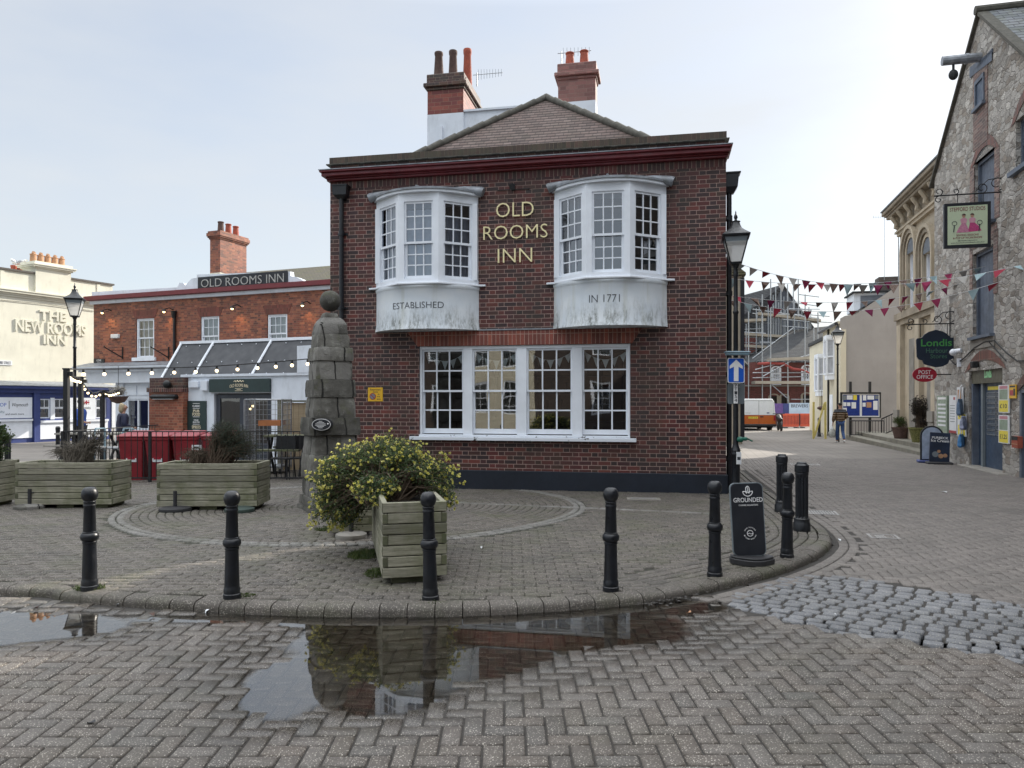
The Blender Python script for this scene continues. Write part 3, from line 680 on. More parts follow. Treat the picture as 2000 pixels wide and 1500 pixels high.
# -- puddle: level water lying in the dished road
def water_mat():
    k = NM("puddle water"); k.nt.nodes.remove(k.b)
    tr = k.n("BsdfTransparent"); tr.inputs[0].default_value = (0.94, 0.90, 0.82, 1)
    gl = k.n("BsdfGlossy"); gl.inputs['Roughness'].default_value = 0.0; gl.inputs['Color'].default_value = (1, 1, 1, 1)
    k.link(k.bump(k.noise(k.obj(), 2.5, 2), 0.01, 0.01), gl.inputs['Normal'])
    fr = k.n("Fresnel"); fr.inputs['IOR'].default_value = 2.25
    at_ = k.n("Attribute"); at_.attribute_name = "damp"; film = k.rng(k.m('ADD', at_.outputs['Fac'], k.m('MULTIPLY', k.m('SUBTRACT', k.noise(k.obj(), 38.0, 4, 0.7), 0.5), 0.0050)), -0.0030, 0.0022)
    mx = k.n("MixShader"); k.link(fr.outputs[0], mx.inputs[0]); k.link(tr.outputs[0], mx.inputs[1]); k.link(gl.outputs[0], mx.inputs[2])
    cl = k.n("BsdfTransparent"); m2 = k.n("MixShader"); k.link(film, m2.inputs[0]); k.link(cl.outputs[0], m2.inputs[1]); k.link(mx.outputs[0], m2.inputs[2])
    k.link(m2.outputs[0], k.out.inputs['Surface']); return k.mat
M['water'] = water_mat()
def wet_keep(c): return (kerb_sd(c) < 0.06) & inside(FRONT_POLY, c) & (road_z(c[:, 0], c[:, 1]) < 0.0125)
Vs_, Fs_ = sheet(-6.5, 2.0, 3.3, 6.4, 0.05, lambda x, y: np.full(np.shape(x), 0.0026), wet_keep)
puddle = ground_object("puddle", [(Vs_, Fs_, 0)], [M['water']], lambda V: 0.0012 - road_z(V[:, 0], V[:, 1]))
# ---------------------------------------------------------------- wall and window helpers
def wall_face(mb, u0, u1, z0, z1, holes, reveal=0.12, y=0.0):
    us = sorted(set([u0, u1] + [h[0] for h in holes] + [h[1] for h in holes])); zs = sorted(set([z0, z1] + [h[2] for h in holes] + [h[3] for h in holes]))
    for a, b in zip(us, us[1:]):
        for c, d in zip(zs, zs[1:]):
            m = ((a + b) / 2, (c + d) / 2)
            if any(h[0] < m[0] < h[1] and h[2] < m[1] < h[3] for h in holes): continue
            mb.quad((a, y, c), (b, y, c), (b, y, d), (a, y, d))
    for a, b, c, d in [h[:4] for h in holes]:
        r = y + reveal
        mb.quad((a, y, c), (a, y, d), (a, r, d), (a, r, c)); mb.quad((b, y, d), (b, y, c), (b, r, c), (b, r, d))
        mb.quad((a, y, d), (b, y, d), (b, r, d), (a, r, d)); mb.quad((a, y, c), (a, r, c), (b, r, c), (b, y, c))
def shell(mb, u0, u1, z0, z1, depth, top=True, y=0.0):
    mb.quad((u0, depth, z0), (u0, y, z0), (u0, y, z1), (u0, depth, z1)); mb.quad((u1, y, z0), (u1, depth, z0), (u1, depth, z1), (u1, y, z1))
    mb.quad((u1, depth, z0), (u0, depth, z0), (u0, depth, z1), (u1, depth, z1))
    if top: mb.quad((u0, y, z1), (u1, y, z1), (u1, depth, z1), (u0, depth, z1))
def room(mb, u0, u1, z0, z1, y0, y1):   # inside faces of a room behind a window
    mb.quad((u0, y1, z0), (u0, y1, z1), (u1, y1, z1), (u1, y1, z0)); mb.quad((u0, y0, z0), (u0, y0, z1), (u0, y1, z1), (u0, y1, z0))
    mb.quad((u1, y0, z0), (u1, y1, z0), (u1, y1, z1), (u1, y0, z1)); mb.quad((u0, y0, z1), (u1, y0, z1), (u1, y1, z1), (u0, y1, z1))
    mb.quad((u0, y0, z0), (u0, y1, z0), (u1, y1, z0), (u1, y0, z0))
def sash_bars(mb, u0, u1, z0, z1, cols, rows, y, st=0.042, rail=0.05, bar=0.020, d=0.035, brail=None):
    brail = rail if brail is None else brail
    mb.box(u0, u0 + st, y, y + d, z0, z1); mb.box(u1 - st, u1, y, y + d, z0, z1)
    mb.box(u0 + st, u1 - st, y + 0.001, y + d - 0.001, z0, z0 + brail); mb.box(u0 + st, u1 - st, y + 0.001, y + d - 0.001, z1 - rail, z1)
    for i in range(1, cols):
        c = u0 + st + (u1 - u0 - 2 * st) * i / cols; mb.box(c - bar / 2, c + bar / 2, y + 0.004, y + d - 0.006, z0 + brail, z1 - rail)
    for j in range(1, rows):
        c = z0 + brail + (z1 - z0 - rail - brail) * j / rows; mb.box(u0 + st, u1 - st, y + 0.006, y + d - 0.008, c - bar / 2, c + bar / 2)
def pane(mb, u0, u1, z0, z1, y): mb.quad((u0, y, z0), (u1, y, z0), (u1, y, z1), (u0, y, z1))
def drape(mb, u0, u1, z0, z1, y, n=28, amp=0.025, seed=0):
    rr = random.Random(seed); ph = rr.random() * 6
    for i in range(n):
        a = u0 + (u1 - u0) * i / n; b = u0 + (u1 - u0) * (i + 1) / n
        f = lambda q: y + amp * (math.sin(q * 31 + ph) + 0.6 * math.sin(q * 57 + 2 * ph))
        mb.quad((a, f(a), z0), (b, f(b), z0), (b, f(b), z1), (a, f(a), z1))
def double_hung(parent, u0, u1, z0, z1, cols, rows_each, y, mat='white', glass='glass', M_=None, casing=0.05, zm=None, brail=0.075):
    """Frame (the part itself) with two sashes and their glass below it."""
    zm = (z0 + z1) / 2 if zm is None else zm
    f = MB(); f.M = M_
    f.box(u0, u0 + casing, y - 0.02, y + 0.09, z0, z1); f.box(u1 - casing, u1, y - 0.02, y + 0.09, z0, z1); f.box(u0 + casing, u1 - casing, y - 0.019, y + 0.09, z1 - casing, z1)
    w = f.build('window', M[mat], parent)
    a = MB(); a.M = M_; sash_bars(a, u0 + casing, u1 - casing, zm - 0.02, z1 - casing, cols, rows_each, y + 0.005); a.build('sash', M[mat], w)
    a = MB(); a.M = M_; sash_bars(a, u0 + casing, u1 - casing, z0, zm + 0.02, cols, rows_each, y + 0.045, brail=brail); a.build('sash', M[mat], w)
    g = MB(); g.M = M_; pane(g, u0 + casing, u1 - casing, zm, z1 - casing, y + 0.024); pane(g, u0 + casing, u1 - casing, z0, zm, y + 0.064); g.build('pane', M[glass], w, uv=False)
    return w

# ---------------------------------------------------------------- the inn: plum brick front with two bow windows
P = PUB
inn = thing('inn_building', 'dark plum brick inn with two white bow windows and a long ground floor window', 'building', (P.O.x, P.O.y, 0), P.rot)
W = 7.247; U = P.u; ZZ = P.z
gw = (U(819), U(1231), 0.94, 2.597)                       # ground floor window opening
BAYS = [(U(736), U(935)), (U(1080), U(1305))]
BZ0, BZS, BZ1, BZT = 2.87, 3.70, 5.30, 5.46               # apron foot, sill, window head, roof
holes = [gw] + [((a + b) / 2 - 0.86, (a + b) / 2 + 0.86, 3.78, 5.2) for a, b in BAYS]
w_ = MB(); wall_face(w_, 0, W, 0.33, 5.60, holes, 0.20); shell(w_, 0, W, 0.33, 5.60, 7.5); w_.build('wall', M['brick_pub'], inn)
w_ = MB(); w_.box(0.0, W, 0, 0.3, 5.602, 5.735); w_.build('soldier_course', M['soldier'], inn)
w_ = MB(); w_.box(0.02, W - 0.02, 0.01, 0.26, 5.9, 6.05); w_.box(0.0, 0.26, 0.262, 7.0, 5.9, 6.05); w_.box(W - 0.26, W, 0.262, 7.0, 5.9, 6.05); w_.build('parapet', M['brick_para'], inn)
w_ = MB(); w_.box(-0.01, W + 0.01, -0.015, 0.275, 6.075, 6.2); w_.box(0.0, 0.27, 0.276, 7.0, 6.075, 6.2); w_.box(W - 0.27, W, 0.276, 7.0, 6.075, 6.2); w_.build('parapet_coping', M['soldier_mossy'], inn)
w_ = MB()
for i in range(66):                                         # tile creasing: a wavy drip course
    a = -0.06 + (W + 0.12) * i / 66; w_.box(a, a + 0.106, -0.055 - 0.008 * (i % 2), 0.29, 6.052 + 0.003 * (i % 3), 6.073)
w_.build('tile_creasing', M['ridge'], inn)
c_ = MB()
for (y0, z0, z1) in ((-0.08, 5.737, 5.775), (-0.12, 5.775, 5.80), (-0.20, 5.80, 5.865), (-0.25, 5.865, 5.90)):
    c_.box(y0 * 0.45, W - y0 * 0.34, y0, 0.25, z0, z1 - 0.001)
c_.build('cornice', M['oxblood'], inn, bevel=0.008)
c_ = MB(); c_.box(-0.12, W + 0.092, -0.262, 0.25, 5.9, 5.915); c_.build('cornice_flashing', M['lead'], inn)
c_ = MB(); c_.box(-0.03, W + 0.03, -0.035, 0.0, -0.35, 0.33); c_.box(-0.03, 0.0, 0.0, 7.5, -0.35, 0.33); c_.box(W, W + 0.03, 0.0, 7.5, -0.35, 0.33); c_.build('plinth', M['navy_plinth'], inn, bevel=0.008)
# flat arch over the ground floor window, corbelled under the bays
la, lb, lc, ld = U(806) , U(1243), U(819) - 0.03, U(1231) + 0.03
c_ = MB(); c_.prism([(lc, 2.60), (ld, 2.60), (lb + 0.1, 2.865), (la - 0.1, 2.865)], -0.022, 0.02); c_.build('lintel', M['lintel'], inn)
c_ = MB(); c_.box(BAYS[0][1] + 0.0, BAYS[1][0] - 0.0, -0.04, 0.0, 2.868, 2.893); c_.build('flashing', M['lead'], inn)
# ground floor window: one frame, four sashes pairs
gf = MB(); u0, u1, z0, z1 = gw
SX = [(819, 904), (922, 1009), (1028, 1117), (1137, 1231)]
sx = [(U(a) + (0.045 if i == 0 else 0), U(b) - (0.045 if i == 3 else 0)) for i, (a, b) in enumerate(SX)]
gf.box(u0, sx[0][0], 0.02, 0.17, z0 + 0.03, z1); gf.box(sx[3][1], u1, 0.02, 0.17, z0 + 0.03, z1)
for i in range(3): gf.box(sx[i][1], sx[i + 1][0], 0.02, 0.17, z0 + 0.03, z1 - 0.06)
gf.box(sx[0][0], sx[3][1], 0.021, 0.17, z1 - 0.06, z1)
gwin = gf.build('ground_floor_window', M['white'], inn, bevel=0.006)
zm = 1.775
gl = MB()
for i, (a, b) in enumerate(sx):
    s_ = MB(); sash_bars(s_, a, b, zm - 0.02, z1 - 0.06, 3, 2, 0.055, st=0.03, rail=0.035, bar=0.026); s_.build('sash', M['white'], gwin)
    s_ = MB(); sash_bars(s_, a, b, z0 + 0.05, zm + 0.02, 3, 2, 0.095, st=0.035, rail=0.035, brail=0.09, bar=0.026); s_.build('sash', M['white'], gwin)
    pane(gl, a, b, zm, z1 - 0.06, 0.075); pane(gl, a, b, z0 + 0.05, zm, 0.115)
gl.build('pane', M['glass'], gwin, uv=False)
s_ = MB(); s_.box(U(803), U(1243), -0.11, 0.06, 0.872, 0.935); s_.box(u0, u1, -0.03, 0.19, 0.9355, 0.972)
def peeling():
    k = NM("peeling white sill paint"); o = k.obj()
    f = k.rng(k.noise(o, 5.0, 7, 0.75), 0.60, 0.635); c = k.mix(f, (0.72, 0.76, 0.82), (0.03, 0.028, 0.025)); return k.done(c, 0.5, k.bump(k.m('SUBTRACT', 1.0, f), 0.6, 0.004))
M['peel'] = peeling(); s_.build('sill', M['peel'], gwin, bevel=0.006)
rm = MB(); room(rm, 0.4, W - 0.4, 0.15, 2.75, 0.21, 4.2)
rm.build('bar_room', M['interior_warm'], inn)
rm = MB()                                                    # counter, shelving, seat backs and table seen through the glass
rm.box(1.6, 6.6, 2.6, 3.0, 0.15, 1.15); rm.box(2.2, 2.9, 0.5, 0.8, 0.15, 0.95); rm.box(3.9, 4.5, 0.45, 0.8, 0.15, 1.0); rm.box(5.0, 5.7, 0.6, 1.0, 0.15, 1.02)
for i in range(9): rm.box(1.8 + i * 0.5, 1.83 + i * 0.5, 3.9, 4.15, 1.2, 2.5)
for j in range(3): rm.box(1.7, 6.5, 3.88, 4.16, 1.35 + j * 0.4, 1.38 + j * 0.4)
for i in range(40): rm.tube((1.85 + i * 0.115, 3.98, 1.38 + 0.4 * (i % 3)), (1.85 + i * 0.115, 3.98, 1.62 + 0.4 * (i % 3)), 0.035, 0.03, 6)
rm.build('bar_fittings', M['interior'], inn)
# bow windows
def apron_mat():
    k = NM("stained white apron"); o = k.obj(); s = k.sep(o)
    c = k.mix(k.rng(k.noise(o, 3.0, 5), 0.3, 0.7), (0.66, 0.72, 0.78), (0.76, 0.80, 0.83))
    low = k.rng(s[2], 3.38, 3.0, 0.0, 1.0)
    st = k.noise(k.scale(o, (3.0, 3.0, 0.7)), 2.2, 7, 0.72)
    f = k.m('MULTIPLY', k.rng(st, 0.42, 0.62, 0, 1.0), low, clamp=True)
    fine = k.rng(k.noise(k.scale(o, (1.0, 1.0, 0.35)), 26.0, 6, 0.8), 0.36, 0.62)
    c = k.mix(k.m('MULTIPLY', f, fine), c, (0.07, 0.075, 0.05))
    run = k.rng(k.noise(k.scale(o, (4.0, 4.0, 0.25)), 1.7, 4, 0.6), 0.55, 0.75, 0, 0.30)
    c = k.mix(run, c, (0.42, 0.42, 0.28)); return k.done(c, 0.55)
M['apron'] = apron_mat()
FACET = [(-0.975, 0.04), (-0.37, 0.50), (0.37, 0.50), (0.975, 0.04)]
def arc_y(x, hw=0.99, p=0.55):                               # bow outline: outward distance at x
    Rr = (hw * hw + p * p) / (2 * p); q = max(0.0, Rr * Rr - x * x); return math.sqrt(q) - (Rr - p)
for bi, (ba, bb) in enumerate(BAYS):
    bc = (ba + bb) / 2; k_ = (bb - ba) / 1.95
    f = MB()
    fr = MB(); gl = MB(); sash_lists = []
    f.M = Matrix.Translation((bc, 0, 0))
    # frieze, sill board, corner posts
    for (z0, z1, e) in ((5.155, 5.30, 0.0), (3.70, 3.775, 0.012)):
        secs = [(FACET[0][0] - e, 0.02)] + [(x, -(y + e)) for x, y in FACET] + [(FACET[3][0] + e, 0.02)]
        f.slab([(x, y) for x, y in secs][::1], z0, z1)
    for i, (x, y) in enumerate(FACET):
        if i in (1, 2):
            s_ = -1 if i == 1 else 1
            ang = 0.5 * math.atan2(0.46, 0.605)
            f.slab([(x - s_ * 0.10, -y - 0.006 ), (x, -y - 0.008), (x + s_ * 0.075, -y + 0.052), (x + s_ * 0.06, -y + 0.13), (x - s_ * 0.09, -y + 0.10)][::(1 if s_ < 0 else -1)] if s_ < 0 else [(x - 0.10, -y - 0.006), (x - 0.09, -y + 0.10), (x + 0.06, -y + 0.13), (x + 0.075, -y + 0.052), (x, -y - 0.008)][::1], 3.775, 5.155)
        else:
            s_ = -1 if i == 0 else 1
            a_, b_ = min(x, x - s_ * 0.10), max(x, x - s_ * 0.10)
            f.box(a_, b_, -0.10, 0.02, 3.775, 5.155)
    bay = f.build('bow_window', M['white'], inn)
    bay['label'] = ('bow window with pale drawn curtains and ESTABLISHED on its apron', 'bow window with dark panes and IN 1771 on its apron')[bi]
    for i in range(3):
        (xa, ya), (xb, yb) = FACET[i], FACET[i + 1]; dx, dy = xb - xa, -(yb - ya); Lf = math.hypot(dx, dy)
        Mx = Matrix.Translation((bc + xa, -ya, 0)) @ Matrix.Rotation(math.atan2(dy, dx), 4, 'Z')
        a, b = 0.10, Lf - 0.10
        if i == 0: a = 0.115
        if i == 2: b = Lf - 0.115
        zm = 4.42
        c_ = MB(); c_.M = Mx; c_.box(a - 0.03, a, 0.0, 0.09, 3.775, 5.155); c_.box(b, b + 0.03, 0.0, 0.09, 3.775, 5.155); c_.build('sash_box', M['white'], bay)
        s_ = MB(); s_.M = Mx; sash_bars(s_, a, b, zm - 0.02, 5.155, 3, 3, 0.02, st=0.035, rail=0.04, bar=0.021); s_.build('sash', M['white'], bay)
        s_ = MB(); s_.M = Mx; sash_bars(s_, a, b, 3.775, zm + 0.02, 3, 3, 0.055, st=0.045, rail=0.035, brail=0.06, bar=0.021); s_.build('sash', M['white'], bay)
        g = MB(); g.M = Mx; pane(g, a, b, zm, 5.155, 0.037); pane(g, a, b, 3.775, zm, 0.073); g.build('pane', M['glass_bay'], bay, uv=False)
        if bi == 0:
            d_ = MB(); d_.M = Mx; drape(d_, a + 0.02, b - (0.0 if i < 2 else 0.02), 3.78, 5.12 - 0.10 * i, 0.12, 30, 0.014, i); d_.build('curtain', M['curtain'], bay)
        else:
            d_ = MB(); d_.M = Mx
            if i == 0: drape(d_, a + 0.02, b, 3.78, 5.14, 0.22, 26, 0.02, 5); d_.build('blind', M['curtain_dim'], bay)
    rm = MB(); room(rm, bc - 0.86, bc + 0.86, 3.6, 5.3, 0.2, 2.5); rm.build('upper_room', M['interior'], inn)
    # white cornice moulding, curved
    xs = [-1.02 + 2.04 * i / 28 for i in range(29)]
    def band(z0, z1, e, inner=0.06):
        m_ = MB(); m_.M = Matrix.Translation((bc, 0, 0))
        secs = []
        for x in xs:
            yo = max(0.02, arc_y(x, 1.02, 0.56) + e); yi = 0.0 if abs(x) > 0.99 else max(0.0, arc_y(x, 1.02, 0.56) - inner)
            secs.append([(x, -yo, z0), (x, -yo, z1), (x, -yi, z1), (x, -yi, z0)])
        m_.loft(secs); return m_
    m_ = band(5.302, 5.345, 0.03, 0.5); m_.build('cornice_mould', M['white'], bay, smooth=True)
    # lead roof: shallow curved sheet with rolled ends against the wall
    m_ = MB(); m_.M = Matrix.Translation((bc, 0, 0)); secs = []
    for x in xs:
        yo = max(0.03, arc_y(x, 1.02, 0.56) + 0.055)
        secs.append([(x, -yo, 5.347), (x, -yo, 5.385), (x, -yo * 0.5, 5.43), (x, -0.002, 5.455), (x, -0.002, 5.347)])
    m_.loft(secs)
    for s_ in (-1, 1):
        m_.path([(s_ * 1.09, -0.10, 5.36), (s_ * 1.05, -0.10, 5.375), (s_ * 0.75, -0.14, 5.43), (s_ * 0.35, -0.12, 5.455)], [0.085, 0.088, 0.05, 0.012], 10)
    m_.path([(0, -0.62, 5.39), (0, -0.3, 5.43), (0, 0.0, 5.465)], 0.022, 8)
    m_.build('lead_roof', M['lead'], bay, smooth=True)
    # sill shelf (faceted, oversailing) and curved apron flaring at its foot
    m_ = MB(); m_.M = Matrix.Translation((bc, 0, 0))
    m_.slab([(-1.12, 0.0), (-1.12, -0.06), (-0.98, -0.09), (-0.38, -0.57), (0.38, -0.57), (0.98, -0.09), (1.12, -0.06), (1.12, 0.0)], 3.665, 3.699)
    m_.build('sill', M['white'], bay, bevel=0.006)
    m_ = MB(); m_.M = Matrix.Translation((bc, 0, 0)); prof = [(3.664, 0.03), (3.63, 0.035), (3.60, 0.012), (3.585, 0.0), (3.3, 0.0), (3.05, 0.006), (2.95, 0.018), (2.875, 0.04), (2.87, 0.03)]
    ax = [-0.985 + 1.97 * i / 36 for i in range(37)]; secs = []
    for x in ax:
        f_ = arc_y(x, 0.99, 0.52)
        secs.append([(x * (1 + 0.5 * e / 0.99), -(f_ + e * (0.35 + f_)), z) for z, e in prof] + [(x, -0.0, 2.872), (x, -0.0, 3.664)])
    m_.loft(secs)
    m_.build('apron', M['apron'], bay, smooth=True)
    t_ = MB(); txt, pa, pb, h_ = (("ESTABLISHED", 771, 877, 0.112), ("IN 1771", 1155, 1217, 0.128))[bi]
    zc = 3.30 if bi == 0 else 3.33
    wt = 0.96 if bi == 0 else 0.52
    put_text(t_, txt, -wt / 2 - (0.03 if bi == 0 else 0.06), 0, zc - h_ / 2, wt, h_, 0.004, -0.012, fn=lambda x, y, z: (bc + x, -(arc_y(x, 0.99, 0.52)) + y - 0.002, z))
    # serifs: short feet on the upright strokes
    t_.build('apron_lettering', M['letter_dark'], bay, uv=False)
# big gold letters
for txt, xa, xb, ya, yb in (("OLD", 970, 1043, 396, 424), ("ROOMS", 945, 1070, 440.5, 467), ("INN", 973, 1040, 486, 513)):
    ua, ub = U(xa), U(xb); za, zb = ZZ((xa + xb) / 2, yb), ZZ((xa + xb) / 2, ya); lt = MB(); put_text(lt, txt, ua, -0.02, za, ub - ua, zb - za, 0.025, -0.012); lt.build('name_lettering', M['gold'], inn, uv=False)
sp = MB(); us = U(1003); zs = ZZ(1003, 366)
sp.box(us - 0.03, us + 0.03, -0.03, 0, zs - 0.06, zs + 0.06); sp.path([(us, -0.02, zs), (us, -0.10, zs + 0.02), (us, -0.16, zs - 0.01)], 0.012); sp.tube((us - 0.02, -0.16, zs + 0.02), (us + 0.005, -0.13, zs - 0.06), 0.04, 0.05, 10); sp.box(us - 0.3, us + 0.3, -0.018, 0, zs - 0.045, zs - 0.035)
sp.build('spotlight', M['black_matt'], inn)
# rainwater pipes
rp = MB(); ur = U(670); rp.tube((ur, -0.07, -0.2), (ur, -0.07, 5.5), 0.042, n=12)
for zc in (0.5, 1.9, 3.3, 4.7): rp.tube((ur, -0.07, zc), (ur, -0.07, zc + 0.09), 0.055, n=12); rp.box(ur - 0.10, ur + 0.10, -0.02, 0.0, zc + 0.02, zc + 0.06)
pipe = rp.build('rainwater_pipe', M['black'], inn, smooth=True)
rp = MB(); hz = ZZ(670, 374); rp.loft([[(ur - a, -0.17 - b, z), (ur + a, -0.17 - b, z), (ur + a, -0.01, z), (ur - a, -0.01, z)] for a, b, z in ((0.06, -0.07, hz - 0.17), (0.13, 0.0, hz - 0.10), (0.145, 0.01, hz + 0.06), (0.155, 0.02, hz + 0.065), (0.155, 0.02, hz + 0.085))]); rp.build('hopper', M['black'], pipe)
rp = MB(); rp.tube((W + 0.065, 0.16, -0.2), (W + 0.065, 0.16, 5.2), 0.045, n=12)
for zc in (0.55, 2.0, 3.4, 4.7): rp.tube((W + 0.065, 0.16, zc), (W + 0.065, 0.16, zc + 0.09), 0.058, n=12); rp.box(W, W + 0.06, 0.10, 0.22, zc + 0.02, zc + 0.06)
pipe = rp.build('rainwater_pipe', M['black'], inn, smooth=True)
rp = MB(); rp.loft([[(W + 0.005, 0.16 - a, z), (W + 0.20 + b, 0.16 - a, z), (W + 0.20 + b, 0.16 + a, z), (W + 0.005, 0.16 + a, z)] for a, b, z in ((0.06, -0.06, 5.17), (0.11, 0.0, 5.27), (0.12, 0.02, 5.48), (0.13, 0.05, 5.5), (0.13, 0.05, 5.52))]); rp.build('hopper', M['black'], pipe)
# hipped roof behind the parapet
ap = (U(1067, 3.5), 3.5); zt = P.z(1067, 193, 3.5); hb_ = 3.1
rf = MB(); A = (ap[0] - hb_, 0.32, 5.86); B = (ap[0] + hb_, 0.32, 5.86); T = (ap[0], ap[1], zt); T2 = (ap[0], 7.4, zt); C2 = (ap[0] + hb_, 7.4, 5.86); D2 = (ap[0] - hb_, 7.4, 5.86)
rf.tri(A, B, T); rf.quad(B, C2, T2, T); rf.quad(D2, A, T, T2); rf.tri(C2, D2, T2)
roof = rf.build('roof', M['tile_brown'], inn)
rf = MB()
for q in (A, B):
    for i in range(13):
        p0 = Vector(q).lerp(Vector(T), i / 13); p1 = Vector(q).lerp(Vector(T), (i + 1.06) / 13); rf.tube(p0 + Vector((0, 0, 0.02)), p1 + Vector((0, 0, 0.035)), 0.07, 0.082, 10)
for i in range(8): rf.tube((T[0], T[1] + i * 0.48, zt + 0.02), (T[0], T[1] + i * 0.48 + 0.5, zt + 0.03), 0.10, 0.115, 10)
rf.build('ridge_tiles', M['ridge'], roof, smooth=True)
# stacks
def chimney_pot(mb, x, y, z, h, r0, r1):
    mb.lathe([(r0, 0), (r0 * 0.98, h * 0.1), (r1 * 0.98, h * 0.86), (r1 * 1.12, h * 0.9), (r1 * 1.15, h * 0.97), (r1 * 1.05, h), (r1 * 0.85, h), (r1 * 0.8, h - 0.12)], 14, (x, y, z))
def stack(parent, px0, px1, depth, back, ytop, ybot, zlow, mat, name='chimney', capmat=None):
    u0, u1 = P.u(px0, depth), P.u(px1, depth); zt_, zb_ = P.z((px0 + px1) / 2, ytop, depth), P.z((px0 + px1) / 2, ybot, depth)
    m_ = MB(); m_.box(u0, u1, depth, depth + back, zb_, zt_ - 0.42); c = m_.build(name, M[mat], parent)
    m_ = MB(); m_.box(u0 - 0.03, u1 + 0.03, depth - 0.03, depth + back + 0.03, zt_ - 0.42, zt_ - 0.34); m_.box(u0 - 0.09, u1 + 0.09, depth - 0.09, depth + back + 0.09, zt_ - 0.34, zt_ - 0.24); m_.box(u0 - 0.02, u1 + 0.02, depth - 0.02, depth + back + 0.02, zt_ - 0.24, zt_)
    m_.build('stack_cap', M[capmat or mat], c, bevel=0.015)
    m_ = MB(); m_.box(u0 - 0.006, u1 + 0.006, depth - 0.006, depth + back, zlow, zb_); m_.build('rendered_base', M['white_wall'], c)
    return c, u0, u1, zt_
c1, a0, a1, zt1 = stack(inn, 835, 905, 5.0, 1.75, 143, 222, 5.9, 'brick_stack', capmat='brick_para')
for px, ytop, dd, mt in ((857, 101, 0.3, 'pot_dark'), (885, 98, 0.75, 'pot_dark'), (913, 95, 1.2, 'pot_red')):
    m_ = MB(); z1_ = P.z(px, ytop, 5.0 + dd); chimney_pot(m_, P.u(px, 5.0 + dd), 5.0 + dd, zt1 - 0.02, z1_ - zt1, 0.135, 0.10); m_.build('chimney_pot', M[mt], c1, smooth=True)
m_ = MB(); u_a, u_b = a1 + 0.006, P.u(1045, 5.0); zb_l = P.z(905, 218, 5.0); m_.box(u_a, u_b, 5.05, 5.4, 5.9, zb_l); m_.box(u_a, u_b + 0.05, 5.0, 5.45, zb_l, zb_l + 0.05); m_.box(P.u(862, 5.0) - 0.04, P.u(862, 5.0) + 0.04, 4.93, 4.99, 6.3, P.z(862, 248, 5.0)); m_.build('white_parapet_wall', M['white_wall'], inn)
c2, b0, b1, zt2 = stack(inn, 1090, 1163, 5.6, 0.55, 122, 198, 6.6, 'brick_pink')
for px, ytop, mt in ((1113, 102, 'pot_red'), (1141, 98, 'pot_red')):
    m_ = MB(); z1_ = P.z(px, ytop, 5.85); chimney_pot(m_, P.u(px, 5.85), 5.85, zt2 - 0.02, z1_ - zt2, 0.125, 0.10); m_.build('chimney_pot', M[mt], c2, smooth=True)
# aerials on the stacks
def aerial(name, label, p, L_, n, ang, mast):
    t = thing('tv_aerial', label, 'aerial', p, 0.0)
    m_ = MB(); m_.tube((0, 0, -mast), (0, 0, 0.05), 0.014); m_.build('mast', M['galv'], t)
    m_ = MB(); c, s = math.cos(ang), math.sin(ang); m_.tube((-0.1 * c, -0.1 * s, 0), (L_ * c, L_ * s, 0), 0.010)
    for i in range(n):
        q = L_ * (i + 0.5) / n; h_ = 0.085 + 0.05 * (1 - i / n); m_.tube((q * c, q * s, -h_), (q * c, q * s, h_), 0.006, n=5)
    m_.build('boom', M['galv'], t); return t
pw = P.w(P.u(930, 5.4), 5.4); aerial('a', 'comb shaped tv aerial beside the taller three pot chimney', (pw.x + 0.02, pw.y, P.z(930, 146, 5.4)), 0.68, 9, P.rot, 0.3)
pw = P.w(P.u(1098, 5.9), 5.9); aerial('a', 'tv aerial behind the two pots of the pink brick chimney', (pw.x, pw.y + 0.3, P.z(1098, 104, 6.2)), 0.78, 8, P.rot, 0.35)
# parking notice
rs = thing('restriction_sign', 'yellow Restricted Zone no parking sign on the brick wall', 'sign', P.w((U(719) + U(748)) / 2, 0, (ZZ(733, 757) + ZZ(733, 784)) / 2), P.rot)
m_ = MB(); hw_, hh_ = (U(748) - U(719)) / 2, (ZZ(733, 757) - ZZ(733, 784)) / 2; m_.box(-hw_, hw_, -0.014, -0.002, -hh_, hh_); m_.build('plate', M['yellow_sign'], rs, bevel=0.003)
m_ = MB(); m_.M = Matrix.Translation((-0.05, -0.016, -0.035)) @ Matrix.Rotation(R(90), 4, 'X'); m_.lathe([(0.0, 0), (0.062, 0), (0.062, 0.002), (0, 0.002)], 24); m_.build('roundel_rim', M['red_sign'], rs)
m_ = MB(); m_.M = Matrix.Translation((-0.05, -0.019, -0.035)) @ Matrix.Rotation(R(90), 4, 'X'); m_.lathe([(0.0, 0), (0.049, 0), (0.049, 0.002), (0, 0.002)], 24); m_.build('roundel_field', M['grey_sign'], rs)
m_ = MB(); m_.M = Matrix.Translation((-0.05, -0.022, -0.035)) @ Matrix.Rotation(R(45), 4, 'Y'); m_.box(-0.055, 0.055, 0, 0.002, -0.007, 0.007)
m_.build('bar', M['red_sign'], rs)
m_ = MB(); put_text(m_, "Restricted", -0.10, -0.0145, 0.075, 0.20, 0.035, 0.002); put_text(m_, "Zone", -0.05, -0.0145, 0.035, 0.10, 0.03, 0.002); put_text(m_, "At", 0.05, -0.0145, -0.01, 0.035, 0.028, 0.002); put_text(m_, "any", 0.035, -0.0145, -0.055, 0.06, 0.026, 0.002); put_text(m_, "time", 0.03, -0.0145, -0.10, 0.075, 0.03, 0.002); m_.build('wording', M['letter_dark'], rs, uv=False)
